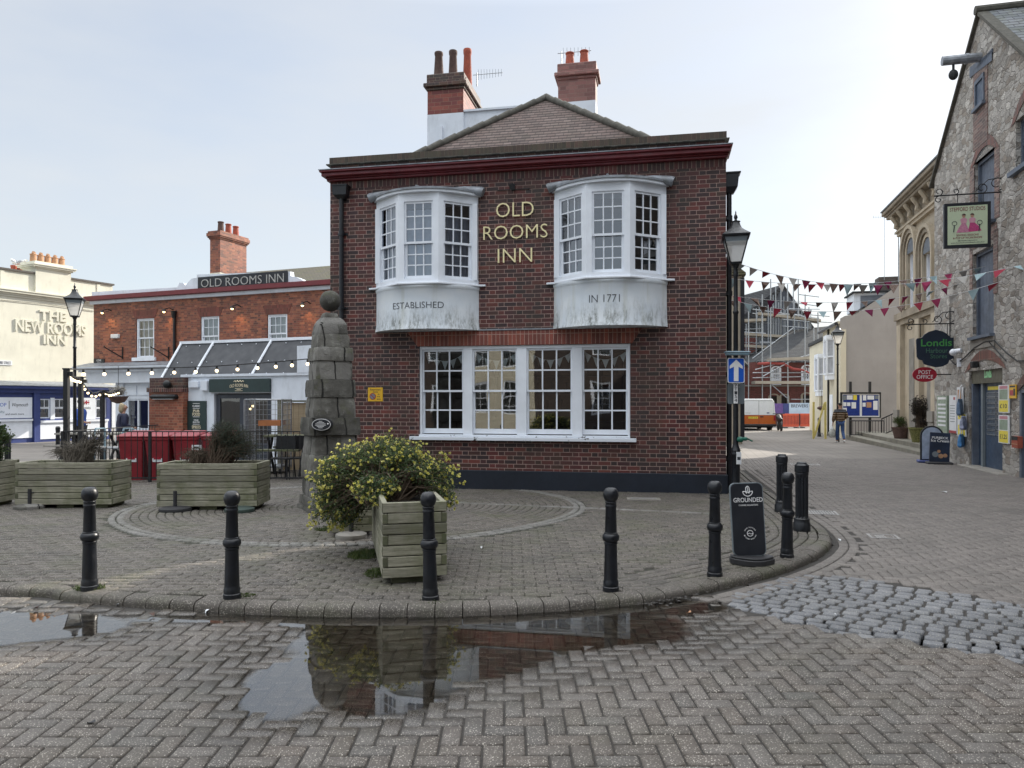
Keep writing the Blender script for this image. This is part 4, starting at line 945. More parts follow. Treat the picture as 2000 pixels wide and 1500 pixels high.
# the little bunting strings hung inside the ground floor window
for i, (a, b) in enumerate(sx):
    t = thing('window_bunting', 'white triangle bunting inside the %s sash from the drain cover side of the long window' % ('fourth', 'third', 'second', 'first')[i], 'bunting', (P.O.x, P.O.y, 0), P.rot, 'bunting strings inside the inn window')
    c_ = MB(); pts = []
    nfl = 5
    fn = lambda q: 2.50 - 0.17 * (1 - (2 * q - 1) ** 2)
    c_.path([(a + (b - a) * q / 12, 0.19, fn(q / 12)) for q in range(13)], 0.004, 4); c_.build('cord', M['paper'], t)
    for q in range(nfl):
        m_ = MB(); f0, f1 = (q + 0.1) / nfl, (q + 0.9) / nfl; x0, x1 = a + (b - a) * f0, a + (b - a) * f1
        m_.add([(x0, 0.188, fn(f0)), (x1, 0.188, fn(f1)), ((x0 + x1) / 2, 0.185, fn((f0 + f1) / 2) - 0.16), (x0, 0.191, fn(f0)), (x1, 0.191, fn(f1)), ((x0 + x1) / 2, 0.188, fn((f0 + f1) / 2) - 0.16)], [(0, 2, 1), (3, 4, 5), (0, 1, 4, 3), (1, 2, 5, 4), (2, 0, 3, 5)])
        m_.build('flag', M['paper'], t)
# ---------------------------------------------------------------- left: brick wing, extension, cream inn, blue shop
def plane_px(px, Y, t):
    return Plane((X_(px, Y), Y), (1.0, -t))
A = plane_px(183, 32.03, 0.387); au, az = A.u, A.z
wing = thing('brick_wing', 'orange brick wing with white parapet bearing a black OLD ROOMS INN nameboard', 'building', (A.O.x, A.O.y, 0), A.rot)
AW = au(700); zt, zr0, zr1, zg = az(183, 571), az(183, 580), az(183, 588), az(183, 595)
wins = [(au(266), au(301), az(283, 699), az(283, 622)), (au(392), au(428), az(410, 696), az(410, 618)), (au(522), au(561), az(541, 690), az(541, 614))]
m_ = MB(); wall_face(m_, 0, AW, 3.05, zg, wins, 0.12); shell(m_, 0, AW, 3.05, zg, 2.6); m_.build('wall', M['brick_orange'], wing)
M['lintel_orange'] = brick_mat("rubbed orange brick", [(0.20, 0.05, 0.035), (0.16, 0.045, 0.03)], (0.2, 0.1, 0.07), soldier=True, soot=0.3)
for a, b, c, d in wins:
    m_ = MB(); m_.prism([(a - 0.05, d), (b + 0.05, d), (b + 0.22, d + 0.36), (a - 0.22, d + 0.36)], -0.012, 0.01); m_.build('lintel', M['lintel_orange'], wing)
for i, (a, b, c, d) in enumerate(wins):
    w = double_hung(wing, a + 0.02, b - 0.02, c + 0.02, d, 3, 2, 0.05, casing=0.05)
    s_ = MB(); s_.box(a - 0.16, b + 0.12, -0.09, 0.05, c - 0.13, c + 0.018); s_.build('sill', M['white'], w)
    s_ = MB(); drape(s_, a, b, c, d, 0.32, 26, 0.02, i); s_.build('net_curtain', M['curtain'], w)
    s_ = MB(); room(s_, a - 0.3, b + 0.3, c - 0.2, d + 0.2, 0.13, 1.4); s_.build('window_room', M['interior'], w)
m_ = MB(); m_.box(-0.28, AW, -0.28, 0.2, zr1, zr0 - 0.002); m_.box(-0.22, AW, -0.22, 0.2, zr1 - 0.02, zr1 - 0.001); m_.build('cornice', M['oxblood'], wing)
m_ = MB(); m_.box(-0.1, AW, -0.12, 0.0, zg, zr1 - 0.022); m_.build('gutter_board', M['white_wall'], wing)
pts = [(183, 579), (700, 562), (700, 553), (621, 557), (617, 553), (611, 550), (605, 553), (600, 553), (592, 546), (582, 542), (571, 540), (570, 531), (388, 537), (388, 543), (378, 545), (371, 552), (366, 558), (361, 553), (354, 553), (350, 562), (183, 571)]
m_ = MB(); m_.prism([(au(px), az(px, py)) for px, py in pts], -0.10, 0.12); m_.build('parapet', M['white_wall'], wing)
m_ = MB(); m_.box(au(391), au(566), -0.13, -0.10, az(478, 561), az(478, 536)); m_.M = Matrix.Identity(4); nb = m_.build('nameboard', M['board_black'], wing)
M['pale_letters'] = paint("pale grey letters", (0.42, 0.42, 0.40), 0.6)
for tx, pa, pb in (("OLD", 398, 438), ("ROOMS", 446, 516), ("INN", 525, 559)):
    m_ = MB(); ua, ub = au(pa), au(pb); put_text(m_, tx, ua, -0.132, az(478, 557), ub - ua, az(478, 541) - az(478, 557), 0.02, -0.01); m_.build('nameboard_lettering', M['pale_letters'], nb, uv=False)
# roof behind with mossy tiles, left hip showing
m_ = MB(); zA = az(645, 519, 4.0); r0, r1 = au(455, 4.0), AW + 1
m_.quad((au(330, 0.5), 0.6, 6.0), (r1, 0.6, 6.0), (r1, 4.0, zA), (r0, 4.0, zA)); m_.tri((au(330, 0.5), 0.6, 6.0), (r0, 4.0, zA), (au(330, 0.5) + 1.6, 6.8, 6.0)); m_.quad((r0, 4, zA), (r1, 4, zA), (r1, 7, 6.0), (r0 - 1.5, 7, 6.0)); m_.tri((r1, .6, 6), (r1, 7, 6), (r1, 4, zA)); m_.build('roof', M['tile_mossy'], wing)
# chimney
cd = 1.2; ca0, ca1 = au(410, cd), au(410, cd) + 0.62; zc0, zc1 = az(435, 540, cd), az(435, 470, cd)
m_ = MB(); m_.box(ca0, ca0 + 0.55, cd, cd + 1.6, 5.9, zc0 + 0.18); m_.build('chimney_base', M['cream'], wing)
m_ = MB(); m_.box(ca0 + 0.004, ca0 + 0.546, cd + 0.004, cd + 1.596, zc0 + 0.18, zc1 + 0.1); ch = m_.build('chimney', M['brick_orange'], wing)
m_ = MB()
for e, z0, z1 in ((0.03, 0.1, 0.16), (0.07, 0.16, 0.22), (0.10, 0.22, 0.36), (0.06, 0.36, 0.44)): m_.box(ca0 - e, ca0 + 0.55 + e, cd - e, cd + 1.6 + e, zc1 + z0, zc1 + z1)
m_.build('stack_cap', M['brick_orange'], ch)
for i, (dd, mt) in enumerate(((0.35, 'pot_dark'), (0.8, 'pot_red'), (1.25, 'pot_red'))):
    m_ = MB(); chimney_pot(m_, ca0 + 0.26, cd + dd, zc1 + 0.44, 0.47, 0.14, 0.115); m_.build('chimney_pot', M[mt], ch, smooth=True)
# pipe, brackets, alarm, lights
m_ = MB(); up_ = au(343); m_.tube((up_, -0.07, 3.0), (up_, -0.07, az(343, 608)), 0.055, n=10); m_.tube((up_, -0.09, az(343, 622)), (up_, -0.09, az(343, 608)), 0.075, 0.12, 10); m_.build('rainwater_pipe', M['black'], wing)
for px in (230, 320):
    m_ = MB(); u_ = au(px + 10); m_.box(u_ - 0.02, u_ + 0.02, -0.04, 0, az(px, 702), az(px, 678)); m_.tube((u_, -0.02, az(px, 699)), (u_ - 0.1, -0.85, az(px, 680)), 0.025, n=6); m_.tube((u_, -0.02, az(px, 684)), (u_ - 0.06, -0.5, az(px, 686)), 0.012, n=6); m_.build('hanging_bracket', M['black_matt'], wing)
m_ = MB(); m_.box(au(220), au(235), -0.12, 0, az(227, 661), az(227, 653)); m_.build('alarm_box', M['paper'], wing, bevel=0.02)
for px, py in ((218, 612), (338, 610), (470, 604), (606, 598)):
    m_ = MB(); u_, z_ = au(px), az(px, py); m_.path([(u_, 0, z_ + 0.1), (u_, -0.2, z_ + 0.16), (u_ - 0.03, -0.42, z_ + 0.08)], 0.02); m_.lathe([(0.03, 0.08), (0.06, 0.05), (0.11, -0.02)], 12, (u_ - 0.03, -0.44, z_)); l_ = m_.build('spotlight', M['black_matt'], wing)
    m_ = MB(); m_.ball((u_ - 0.03, -0.44, z_ - 0.02), 0.055, 8); m_.build('lamp_bulb', M['glow'], l_)
    ld_ = bpy.data.lights.new('wall_spotlight', 'SPOT'); ld_.energy = 6; ld_.color = (1.0, 0.60, 0.22); ld_.spot_size = R(95); ld_.spot_blend = 0.8; ld_.shadow_soft_size = 0.05
    lo = bpy.data.objects.new('spotlight_beam', ld_); COL.objects.link(lo); lo.parent = wing; lo.location = (u_ - 0.03, -0.44, z_ - 0.10); lo.rotation_euler = (R(38), 0, 0)
def nameplate(name, label, pl, px0, px1, py0, py1, lines, mat, tmat, y=-0.02):
    pm = (px0 + px1) / 2; w = pl.u(px1) - pl.u(px0); h = pl.z(pm, py0) - pl.z(pm, py1); p = pl.w((pl.u(px0) + pl.u(px1)) / 2, y, pl.z(pm, (py0 + py1) / 2))
    t = thing(name, label, 'sign', p, pl.rot); m_ = MB(); m_.box(-w / 2, w / 2, -0.012, 0.015, -h / 2, h / 2); m_.build('plate', M[mat], t)
    n = len(lines)
    for i, tx in enumerate(lines):
        hh = h * 0.62 / n; zc = h / 2 - h * (i + 0.5) / n; m_ = MB(); ww = min(w * 0.88, hh * 0.82 * len(tx)); put_text(m_, tx, -ww / 2, -0.0125, zc - hh / 2, ww, hh, 0.004); m_.build('wording', M[tmat], t, uv=False)
    return t
nameplate('street_nameplate', 'black COVE ROW street nameplate at the brick corner', A, 184, 205, 701, 713, ["COVE", "ROW"], 'board_black', 'letter_white')
# ground floor of the wing: projecting white fascia, panelled shopfront
zf1, zf0 = az(230, 714), az(230, 749)
m_ = MB(); m_.box(-0.15, AW, -0.25, 0.05, zf0 + 0.02, zf1 - 0.28)
for e, z0, z1 in ((0.40, zf1 - 0.28, zf1 - 0.20), (0.52, zf1 - 0.20, zf1 - 0.12), (0.6, zf1 - 0.12, zf1 - 0.04)): m_.box(-0.15 - e * 0.7, AW, -e, 0.05, z0, z1 - 0.002)
m_.build('shop_fascia', M['white_wall'], wing)
m_ = MB(); m_.quad((-0.5, -0.62, zf1 - 0.035), (AW, -0.62, zf1 - 0.035), (AW, 0.0, zf1 + 0.14), (-0.2, 0.0, zf1 + 0.14)); m_.build('lead_flashing', M['lead'], wing)
m_ = MB(); g0 = au(228)
gh = [(au(246), au(290), az(268, 836), az(268, 779)), (au(293), au(352), az(320, 836), az(320, 779))]
wall_face(m_, g0, AW, -0.4, zf0 + 0.03, gh, 0.15, 0.02); shell(m_, g0, AW, -0.4, zf0 + 0.03, 2.5, False, 0.02); m_.box(g0, au(243), -0.06, 0.018, -0.4, zf0 + 0.018)
for a, b in ((246, 267), (269, 290)): m_.box(au(a), au(b), -0.02, 0.019, az(268, 772), az(268, 753))
m_.build('shopfront', M['white_wall'], wing)
for a, b, c, d in gh:
    m_ = MB(); m_.box(a, a + 0.08, 0.05, 0.16, c, d); m_.box(b - 0.08, b, 0.05, 0.16, c, d); m_.box((a + b) / 2 - 0.04, (a + b) / 2 + 0.04, 0.05, 0.16, c, d); m_.box(a, b, 0.049, 0.16, d - 0.07, d); w = m_.build('shop_window', M['white_wall'], wing)
    m_ = MB(); pane(m_, a, b, c, d, 0.1); m_.build('pane', M['glass'], w, uv=False)
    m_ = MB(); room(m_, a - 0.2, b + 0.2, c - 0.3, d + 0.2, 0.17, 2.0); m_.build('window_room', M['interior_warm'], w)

# white extension with steep grey glazed lean-to
E = plane_px(357, 20.73, 0.387); eu, ez = E.u, E.z
ext = thing('kitchen_extension', 'low white extension with grey panelled lean-to roof and dark glazed double doors', 'building', (E.O.x, E.O.y, 0), E.rot)
EW = eu(640); zw = ez(470, 735); dh = (eu(418), eu(530), -0.4, ez(474, 768))
m_ = MB(); wall_face(m_, 0, EW, -0.4, zw, [dh], 0.16); shell(m_, 0, EW, -0.4, zw, 1.3); m_.box(-0.03, EW, -0.05, 0.14, zw + 0.002, zw + 0.07); m_.build('wall', M['white_wall'], ext)
m_ = MB(); g0 = eu(583); m_.prism([(g0, zw + 0.07), (EW + 0.3, zw + 0.07), (EW + 0.3, ez(600, 673)), (g0, ez(583, 676))], -0.06, 0.20); m_.build('raised_pier', M['white_wall'], ext)
L0, L1, dd = eu(316), eu(592), 0.85
tl0, tl1 = eu(355, dd), eu(640, dd); zb, ztp = ez(400, 737), ez(480, 666, dd)
m_ = MB(); m_.add([(L0, 0.02, zb), (L1 + 0.8, 0.02, zb), (tl1, dd, ztp), (tl0, dd, ztp), (L0, 0.06, zb - 0.03), (L1 + 0.8, 0.06, zb - 0.03), (tl1, dd + 0.04, ztp - 0.03), (tl0, dd + 0.04, ztp - 0.03)], [(0, 1, 2, 3), (7, 6, 5, 4), (0, 4, 5, 1), (1, 5, 6, 2), (2, 6, 7, 3), (3, 7, 4, 0)])
m_.add([(L0, 0.05, zb - 0.03), (tl0, dd + 0.02, ztp - 0.03), (tl0, 4.0, ztp - 0.03), (L0, 4.0, zb - 0.03)], [(0, 1, 2, 3)]); m_.quad((tl0, dd + .02, ztp - .02), (tl1, dd + .02, ztp - .02), (tl1, 4.2, ztp), (tl0, 4.2, ztp))
leanto = m_.build('leanto_roof', M['awning'], ext)
for b_, t_ in ((316, 356), (376, 419), (490, 532), (597, 640)):
    m_ = MB(); m_.tube((eu(b_, 0), -0.01, zb), (eu(t_, dd), dd - 0.03, ztp), 0.035, n=6); m_.build('rafter', M['white'], leanto)
m_ = MB(); m_.box(tl0 - 0.03, tl1, dd - 0.06, dd + 0.06, ztp - 0.03, ztp + 0.05); m_.build('top_rail', M['white'], leanto)
m_ = MB()
for (f, n) in ((0.08, 9), (0.42, 9), (0.9, 9)):
    for i in range(n):
        q = (i + 0.5) / n; x_ = L0 + (tl0 - L0) * f + q * ((L1 + 0.2 + (tl1 - L1 - 0.8) * f) - L0 - (tl0 - L0) * f); m_.ball((x_, 0.02 + (dd - 0.02) * f - 0.012, zb + (ztp - zb) * f + 0.004), 0.016, 5)
m_.build('roof_fixing', M['white'], leanto)
# doors
dm = (dh[0] + dh[1]) / 2
for i, (a, b) in enumerate(((dh[0] + 0.03, dm - 0.004), (dm + 0.004, dh[1] - 0.03))):
    m_ = MB(); sash_bars(m_, a, b, -0.3, dh[3] - 0.03, 1, 1, 0.06, st=0.13, rail=0.11, brail=0.75, d=0.05); d_ = m_.build('door', paint("charcoal door paint", (0.035, 0.042, 0.058), 0.45), ext)
    m_ = MB(); pane(m_, a + 0.12, b - 0.12, 0.4, dh[3] - 0.1, 0.085); m_.build('door_pane', M['glass'], d_, uv=False)
    m_ = MB(); m_.tube((b - 0.05 if i == 0 else a + 0.05, 0.02, 0.75), (b - 0.05 if i == 0 else a + 0.05, 0.02, 0.95), 0.012); m_.build('handle', M['galv'], d_)
m_ = MB(); room(m_, dh[0] - 0.3, dh[1] + 0.5, -0.3, zw - 0.05, 0.17, 1.2); m_.build('lobby', M['interior_warm'], ext)
for (px, py) in ((494, 793), (489, 799)):
    m_ = MB(); m_.ball((eu(px, .5), 0.5, ez(px, py, .5)), 0.035, 8); m_.build('pendant_bulb', M['glow'], ext)
m_ = MB(); m_.box(eu(412), eu(530), -0.07, -0.005, ez(470, 766), ez(470, 740)); sb = m_.build('name_sign', M['board_green'], ext)
t_ = MB(); zc = ez(470, 752.5); uc = eu(470)
put_text(t_, "OLD ROOMS INN", uc - 0.31, -0.072, zc - 0.04, 0.62, 0.085, 0.004, 0.0, fn=lambda x, y, z: (x, y, z - 0.35 * (x - uc) ** 2)); t_.build('sign_wording', M['letter_cream'], sb, uv=False)
t_ = MB(); t_.box(uc - 0.13, uc + 0.13, -0.075, -0.0705, zc - 0.09, zc - 0.08); t_.box(uc - 0.13, uc + 0.13, -0.075, -0.0705, zc - 0.155, zc - 0.145); t_.box(uc - 0.07, uc + 0.07, -0.075, -0.0705, zc - 0.126, zc - 0.112); t_.build('sign_rules', M['letter_cream'], sb, uv=False)
t_ = MB()
for s_ in (-1, 1):
    t_.path([(uc, -0.074, zc + 0.09), (uc + s_ * 0.05, -0.074, zc + 0.13), (uc + s_ * 0.09, -0.074, zc + 0.09), (uc + s_ * 0.13, -0.074, zc + 0.12), (uc + s_ * 0.17, -0.074, zc + 0.10)], 0.012, 5)
t_.build('sign_flourish', M['letter_cream'], sb, uv=False)
m_ = MB(); m_.box(eu(366), eu(404), -0.04, -0.005, ez(385, 868), ez(385, 783)); mb_ = m_.build('menu_board', M['board_green'], ext)
uc = eu(385.5)
for tx, yy0, yy1, ww, mt in (("CLASSIC", 791, 795, 0.27, 'letter_white'), ("PUB", 800, 805, 0.22, 'letter_cream'), ("FOOD", 806, 812, 0.27, 'letter_cream'), ("FINE", 819, 822, 0.16, 'letter_white'), ("SELECTED", 823, 826, 0.24, 'letter_white'), ("SPIRITS", 831, 837, 0.31, 'letter_cream')):
    t_ = MB(); z0, z1 = ez(385, yy1), ez(385, yy0); put_text(t_, tx, uc - ww / 2, -0.041, z0, ww, z1 - z0, 0.004, 0.01); t_.build('board_wording', M[mt], mb_, uv=False)
for yy in (788, 797.5, 814, 828.5, 840): t_ = MB(); t_.box(uc - 0.12, uc + 0.12, -0.045, -0.0405, ez(385, yy) - 0.006, ez(385, yy) + 0.006); t_.build('board_rule', M['letter_white'], mb_)
m_ = MB(); m_.box(eu(372), eu(391), -0.08, 0, ez(381, 757), ez(381, 745)); m_.box(eu(396), eu(409), -0.10, 0, ez(402, 763), ez(402, 744)); m_.tube((eu(362), -0.02, ez(362, 830)), (eu(362), -0.02, ez(362, 757)), 0.012); m_.box(eu(358), eu(364), -0.06, 0, ez(361, 826), ez(361, 818)); m_.build('meter_boxes', M['white_wall'], ext, bevel=0.015)
# brick pier beside it
pier = thing('brick_pier', 'square orange brick pier with dark top beside the white extension', 'pier', (E.O.x, E.O.y, 0), E.rot)
pu0, pu1 = eu(291, -0.2), eu(357, -0.2); z1, z0 = ez(320, 766, -0.2), -0.4
m_ = MB(); m_.box(pu0, pu1, -0.2, 0.5, z0, z1); m_.build('shaft', M['brick_pier'], pier)
m_ = MB(); m_.box(pu0 - 0.04, pu1 + 0.01, -0.25, 0.5, z1 + 0.002, z1 + 0.13); m_.build('coping', M['soldier'], pier)
m_ = MB(); m_.box(pu0 + 0.02, pu1, -0.2, 0.5, z1 + 0.132, ez(320, 738, -0.2)); m_.build('upper_brickwork', M['brick_para'], pier)
m_ = MB(); m_.loft([[(a, -0.36 + c, z), (b, -0.36 + c, z), (b, -0.2, z), (a, -0.2, z)] for a, b, c, z in ((pu0 + 0.20, pu1 - 0.18, 0.04, z1 - 0.19), (pu0 + 0.17, pu1 - 0.15, 0.0, z1 - 0.12), (pu0 + 0.22, pu1 - 0.2, 0.08, z1 - 0.06))]); m_.build('wall_light', M['black_matt'], pier)
m_ = MB(); m_.box(pu0 + 0.26, pu1 - 0.24, -0.33, -0.25, z1 - 0.2, z1 - 0.191); m_.build('light_lens', M['paper'], pier)
m_ = MB(); m_.ball((pu0 + (pu1 - pu0) * 0.62, -0.3, z1 + 0.22), 0.11, 10); m_.build('loudspeaker', M['black_matt'], pier)

# cream inn far left
C = Plane((-24.25, 25.67), (0.458, 0.889)); cu, cz = C.u, C.z
cream = thing('cream_inn', 'sunlit cream inn with raised THE NEW ROOMS INN lettering and five pot chimney', 'building', (C.O.x, C.O.y, 0), C.rot)
CW = cu(220); m_ = MB(); wall_face(m_, 0, CW, -0.4, 7.12, []); shell(m_, 0, CW, -0.4, 7.12, 6); m_.build('wall', M['cream'], cream)
m_ = MB(); m_.box(-0.05, CW + 0.05, -0.07, 0.3, 7.122, 7.2); m_.build('coping', paint("dark coping", (0.1, 0.09, 0.08), 0.8), cream)
m_ = MB()
for e, z0, z1 in ((0.05, 6.02, 6.1), (0.10, 6.1, 6.18), (0.20, 6.18, 6.27), (0.24, 6.27, 6.32)): m_.box(-0.1, CW + e * 0.8, -e, 0.01, z0, z1 - 0.001)
m_.build('cornice', M['cream'], cream)
ka, kb_ = cu(67), cu(136); m_ = MB(); m_.box(ka, kb_, -0.10, 0.9, 6.34, cz(100, 528)); ch = m_.build('chimney', M['cream'], cream)
for a, b in ((0, 8), (189, 195)):
    m_ = MB(); m_.box(cu(a), cu(b), -0.03, 0, 6.34, 7.1); m_.build('pilaster_strip', M['cream'], cream)
zc = cz(100, 528); m_ = MB()
for e, z0, z1 in ((0.06, 0, 0.06), (0.14, 0.06, 0.13), (0.18, 0.13, 0.17), (0.05, 0.17, 0.30)): m_.box(ka - e, kb_ + e, -0.10 - e, 0.9 + e, zc + z0 + 0.001, zc + z1)
m_.build('stack_cap', M['cream'], ch)
for i in range(5):
    m_ = MB(); u_ = ka + (kb_ - ka) * (0.1 + 0.2 * i); chimney_pot(m_, u_, 0.35, zc + 0.3, 0.36, 0.14, 0.125); m_.tube((u_ - 0.02, 0.33, zc + 0.66), (u_ + 0.03, 0.35, zc + 0.74), 0.07, 0.08, 8); m_.build('chimney_pot', M['pot_buff'], ch, smooth=True)
for px in (27, 39):
    m_ = MB(); chimney_pot(m_, cu(px, 1.5), 1.5, 7.0, 0.62, 0.14, 0.12); m_.build('chimney_pot', M['pot_red'], cream, smooth=True)
for tx, px0, px1, py0, py1 in (("THE", 76, 129, 608, 627), ("NEW ROOMS", 29, 167, 629, 652), ("INN", 84, 128, 655, 673)):
    m_ = MB(); pm = (px0 + px1) / 2; put_text(m_, tx, cu(px0), 0.0, cz(pm, py1), cu(px1) - cu(px0), cz(pm, py0) - cz(pm, py1), 0.055, 0.02); m_.build('raised_lettering', M['cream'], cream, uv=False)
nameplate('street_nameplate', 'white COMBE STREET nameplate on the cream wall', C, -12, 23, 704, 713, ["COMBE STREET"], 'paper', 'letter_dark')
m_ = MB(); m_.path([C.w(cu(0), -0.03, cz(0, 586)), C.w(cu(90), -0.05, cz(90, 594)), C.w(cu(183), -0.03, cz(183, 608))], 0.012, 4); tag(m_.build('overhead_cable', M['black_matt']), 'thin black cable slung along the cream wall above the raised letters', 'cable')
def gull(p, rz, label):
    t = thing('gull', label, 'bird', p, rz, 'gulls on the chimney pots')
    m_ = MB(); prof = [(0.002, -0.26), (0.03, -0.2), (0.075, -0.08), (0.085, 0.02), (0.07, 0.11), (0.05, 0.16), (0.055, 0.2), (0.05, 0.24), (0.02, 0.275), (0.002, 0.28)]
    m_.M = Matrix.Translation((0, 0, 0.16)) @ Matrix.Rotation(R(62), 4, 'Y'); m_.lathe(prof, 12, (0, 0, 0), 1, 0.85); m_.M = None
    m_.tube((-0.03, 0.03, 0.12), (-0.03, 0.03, 0), 0.008); m_.tube((-0.03, -0.03, 0.12), (-0.03, -0.03, 0), 0.008); m_.build('body', paint("white plumage", (0.75, 0.75, 0.74), 0.7), t, smooth=True)
    for s_ in (-1, 1):
        m_ = MB(); m_.add([(0.10, s_ * 0.07, 0.25), (0.0, s_ * 0.095, 0.24), (-0.34, s_ * 0.03, 0.06), (-0.1, s_ * 0.085, 0.12), (0.05, s_ * 0.09, 0.16)], [(0, 1, 2, 3, 4)]); m_.build('wing', paint("grey plumage", (0.4, 0.42, 0.45), 0.7), t)
    m_ = MB(); m_.tube((0.24, 0, 0.29), (0.31, 0, 0.28), 0.014, 0.004); m_.build('beak', M['yellow'], t)
gull(C.w(cu(27, 1.5), 1.5, 7.63), R(150), 'white gull standing on the terracotta pot nearer the frame edge'); gull(C.w(cu(39, 1.5), 1.5, 7.63), R(20), 'white gull on the terracotta pot nearer the cream chimney')

# blue fronted shop under the cream wall
S = Plane((C.O.x - C.n.x * 1.0, C.O.y - C.n.y * 1.0), (0.458, 0.889)); su, sz = S.u, S.z
shop = thing('blue_shop', 'single storey navy and white shopfront below the cream wall', 'shop', (S.O.x, S.O.y, 0), S.rot)
SW = su(218); zt_ = sz(60, 757); m_ = MB()
wr = [(77, 98), (106, 128), (187, 208)]; wh = [(su(a), su(b), sz((a + b) / 2, 817), sz((a + b) / 2, 779)) for a, b in wr]
wall_face(m_, 0, SW, -0.4, zt_, wh, 0.12); shell(m_, 0, SW, -0.4, zt_, 1.0); m_.build('wall', M['navy'], shop)
m_ = MB(); m_.box(-0.1, SW + 0.12, -0.25, 0.02, zt_ - 0.05, zt_ + 0.06); m_.box(-0.1, SW + 0.08, -0.12, 0.0, zt_ - 0.22, zt_ - 0.052); m_.build('fascia', M['navy'], shop)
m_ = MB(); m_.add([(-0.1, -0.28, zt_ + 0.062), (SW + 0.14, -0.28, zt_ + 0.062), (SW + 0.14, 1.0, zt_ + 0.28), (-0.1, 1.0, zt_ + 0.28), (-0.1, -0.28, zt_ + 0.085), (SW + 0.14, -0.28, zt_ + 0.085), (SW + 0.14, 1.0, zt_ + 0.3), (-0.1, 1.0, zt_ + 0.3)], [(0, 3, 2, 1), (4, 5, 6, 7), (0, 1, 5, 4), (1, 2, 6, 5)]); m_.build('roof', M['lead'], shop)
m_ = MB()
def pnl(a, b, y0, y1, e=0.03): m_.box(su(a), su(b), -e, -0.002, sz((a + b) / 2, y1), sz((a + b) / 2, y0))
pnl(-40, 62, 776, 817); pnl(-40, 62, 823, 857); pnl(128, 186, 777, 819); pnl(77, 210, 824, 855); pnl(98, 106, 777, 819); pnl(218, 226, 770, 835)
m_.build('white_panel', M['white'], shop)
m_ = MB(); m_.box(su(-40), su(62), -0.10, 0, sz(10, 823), sz(10, 819)); m_.box(su(77), su(210), -0.10, 0, sz(140, 824), sz(140, 820)); m_.build('sill', M['white'], shop)
m_ = MB(); pnl(66, 76, 764, 866, 0.10); m_.tube((su(65), -0.08, -0.3), (su(65), -0.08, sz(65, 760)), 0.03); m_.build('pilaster', M['navy'], shop)
for a, b, c, d in wh:
    m_ = MB(); sash_bars(m_, a, b, (c + d) / 2 + 0.02, d, 2, 1, 0.03, st=0.05, rail=0.05); sash_bars(m_, a, b, c, (c + d) / 2 + 0.04, 1, 1, 0.03, st=0.05, rail=0.05); w = m_.build('window', M['white'], shop)
    m_ = MB(); pane(m_, a, b, c, d, 0.05); m_.build('pane', M['glass'], w, uv=False)
    m_ = MB(); room(m_, a - 0.1, b + 0.1, c - 0.2, d + 0.1, 0.125, 0.95); m_.build('window_room', M['interior'], w)
    m_ = MB()
    for i in range(10): m_.box(a + 0.05 + 0.06 * i, a + 0.09 + 0.06 * i, 0.3, 0.34, c, c + 0.25 + 0.12 * (i % 3))
    m_.build('window_goods', M['pot_buff'], w)
for tx, px0, px1, py0, py1, mt, sh in (("SHOP", -13, 11.5, 787, 794, 'blue_sign', 0), ("Weymouth", 23, 54, 787, 796, 'letter_dark', 0.35), ("and much more", 10, 46, 806.5, 810.5, 'letter_dark', 0), ("Gifts", -8, 8, 802, 807, 'steel_blue', 0.3), ("for boats", 147, 176, 793, 799, 'letter_dark', 0)):
    m_ = MB(); pm = (px0 + px1) / 2; put_text(m_, tx, su(px0), -0.031, sz(pm, py1), su(px1) - su(px0), sz(pm, py0) - sz(pm, py1), 0.004, -0.005, shear=sh); m_.build('panel_wording', M[mt], shop, uv=False)
m_ = MB(); m_.box(su(17) - .01, su(17) + .01, -0.035, -0.0305, sz(17, 799), sz(17, 783)); m_.build('panel_rule', M['letter_dark'], shop)
m_ = MB(); uc, zc = su(168), sz(168, 786); m_.box(uc - 0.13, uc + 0.13, -0.035, -0.0305, zc - 0.03, zc + 0.03); m_.box(uc - 0.03, uc + 0.03, -0.036, -0.0306, zc - 0.09, zc + 0.09)
for i in (-1, 1):
    for j in (-1, 1): m_.box(uc + i * 0.10 - 0.03, uc + i * 0.10 + 0.03, -0.0355, -0.031, zc + j * 0.07 - 0.012, zc + j * 0.07 + 0.012)
m_.build('red_emblem', M['red_sign'], shop)
# ---------------------------------------------------------------- right side of the street
T_ = Plane((12.232, 21.35), (-0.2425, -0.970)); tu, tz = T_.u, T_.z
wh_ = thing('stone_warehouse', 'rubble stone warehouse with slate gable, loading doors and blue shop entrance', 'building', (T_.O.x, T_.O.y, 0), T_.rot)
TW = 7.14; EV = 7.99; AP = (3.57, 11.0)
d1 = (tu(1903), tu(1943), tz(1923, 440), tz(1923, 303)); d2 = (tu(1900), tu(1941), tz(1920, 655), tz(1920, 487)); d3 = (tu(1893), tu(1958), -0.2, tz(1925, 722)); aw = (tu(1984), tu(2040), tz(1990, 330), tz(1990, 232)); d4 = (tu(1991), tu(2050), -0.2, tz(1995, 762))
m_ = MB(); wall_face(m_, 0, TW, -0.4, EV, [d1, d2, d3, aw, d4], 0.22); shell(m_, 0, TW, -0.4, EV, 9, False)
m_.tri((0, 0, EV), (TW, 0, EV), (AP[0], 0, AP[1])); m_.tri((TW, 9, EV), (0, 9, EV), (AP[0], 9, AP[1])); m_.build('wall', M['stone'], wh_)
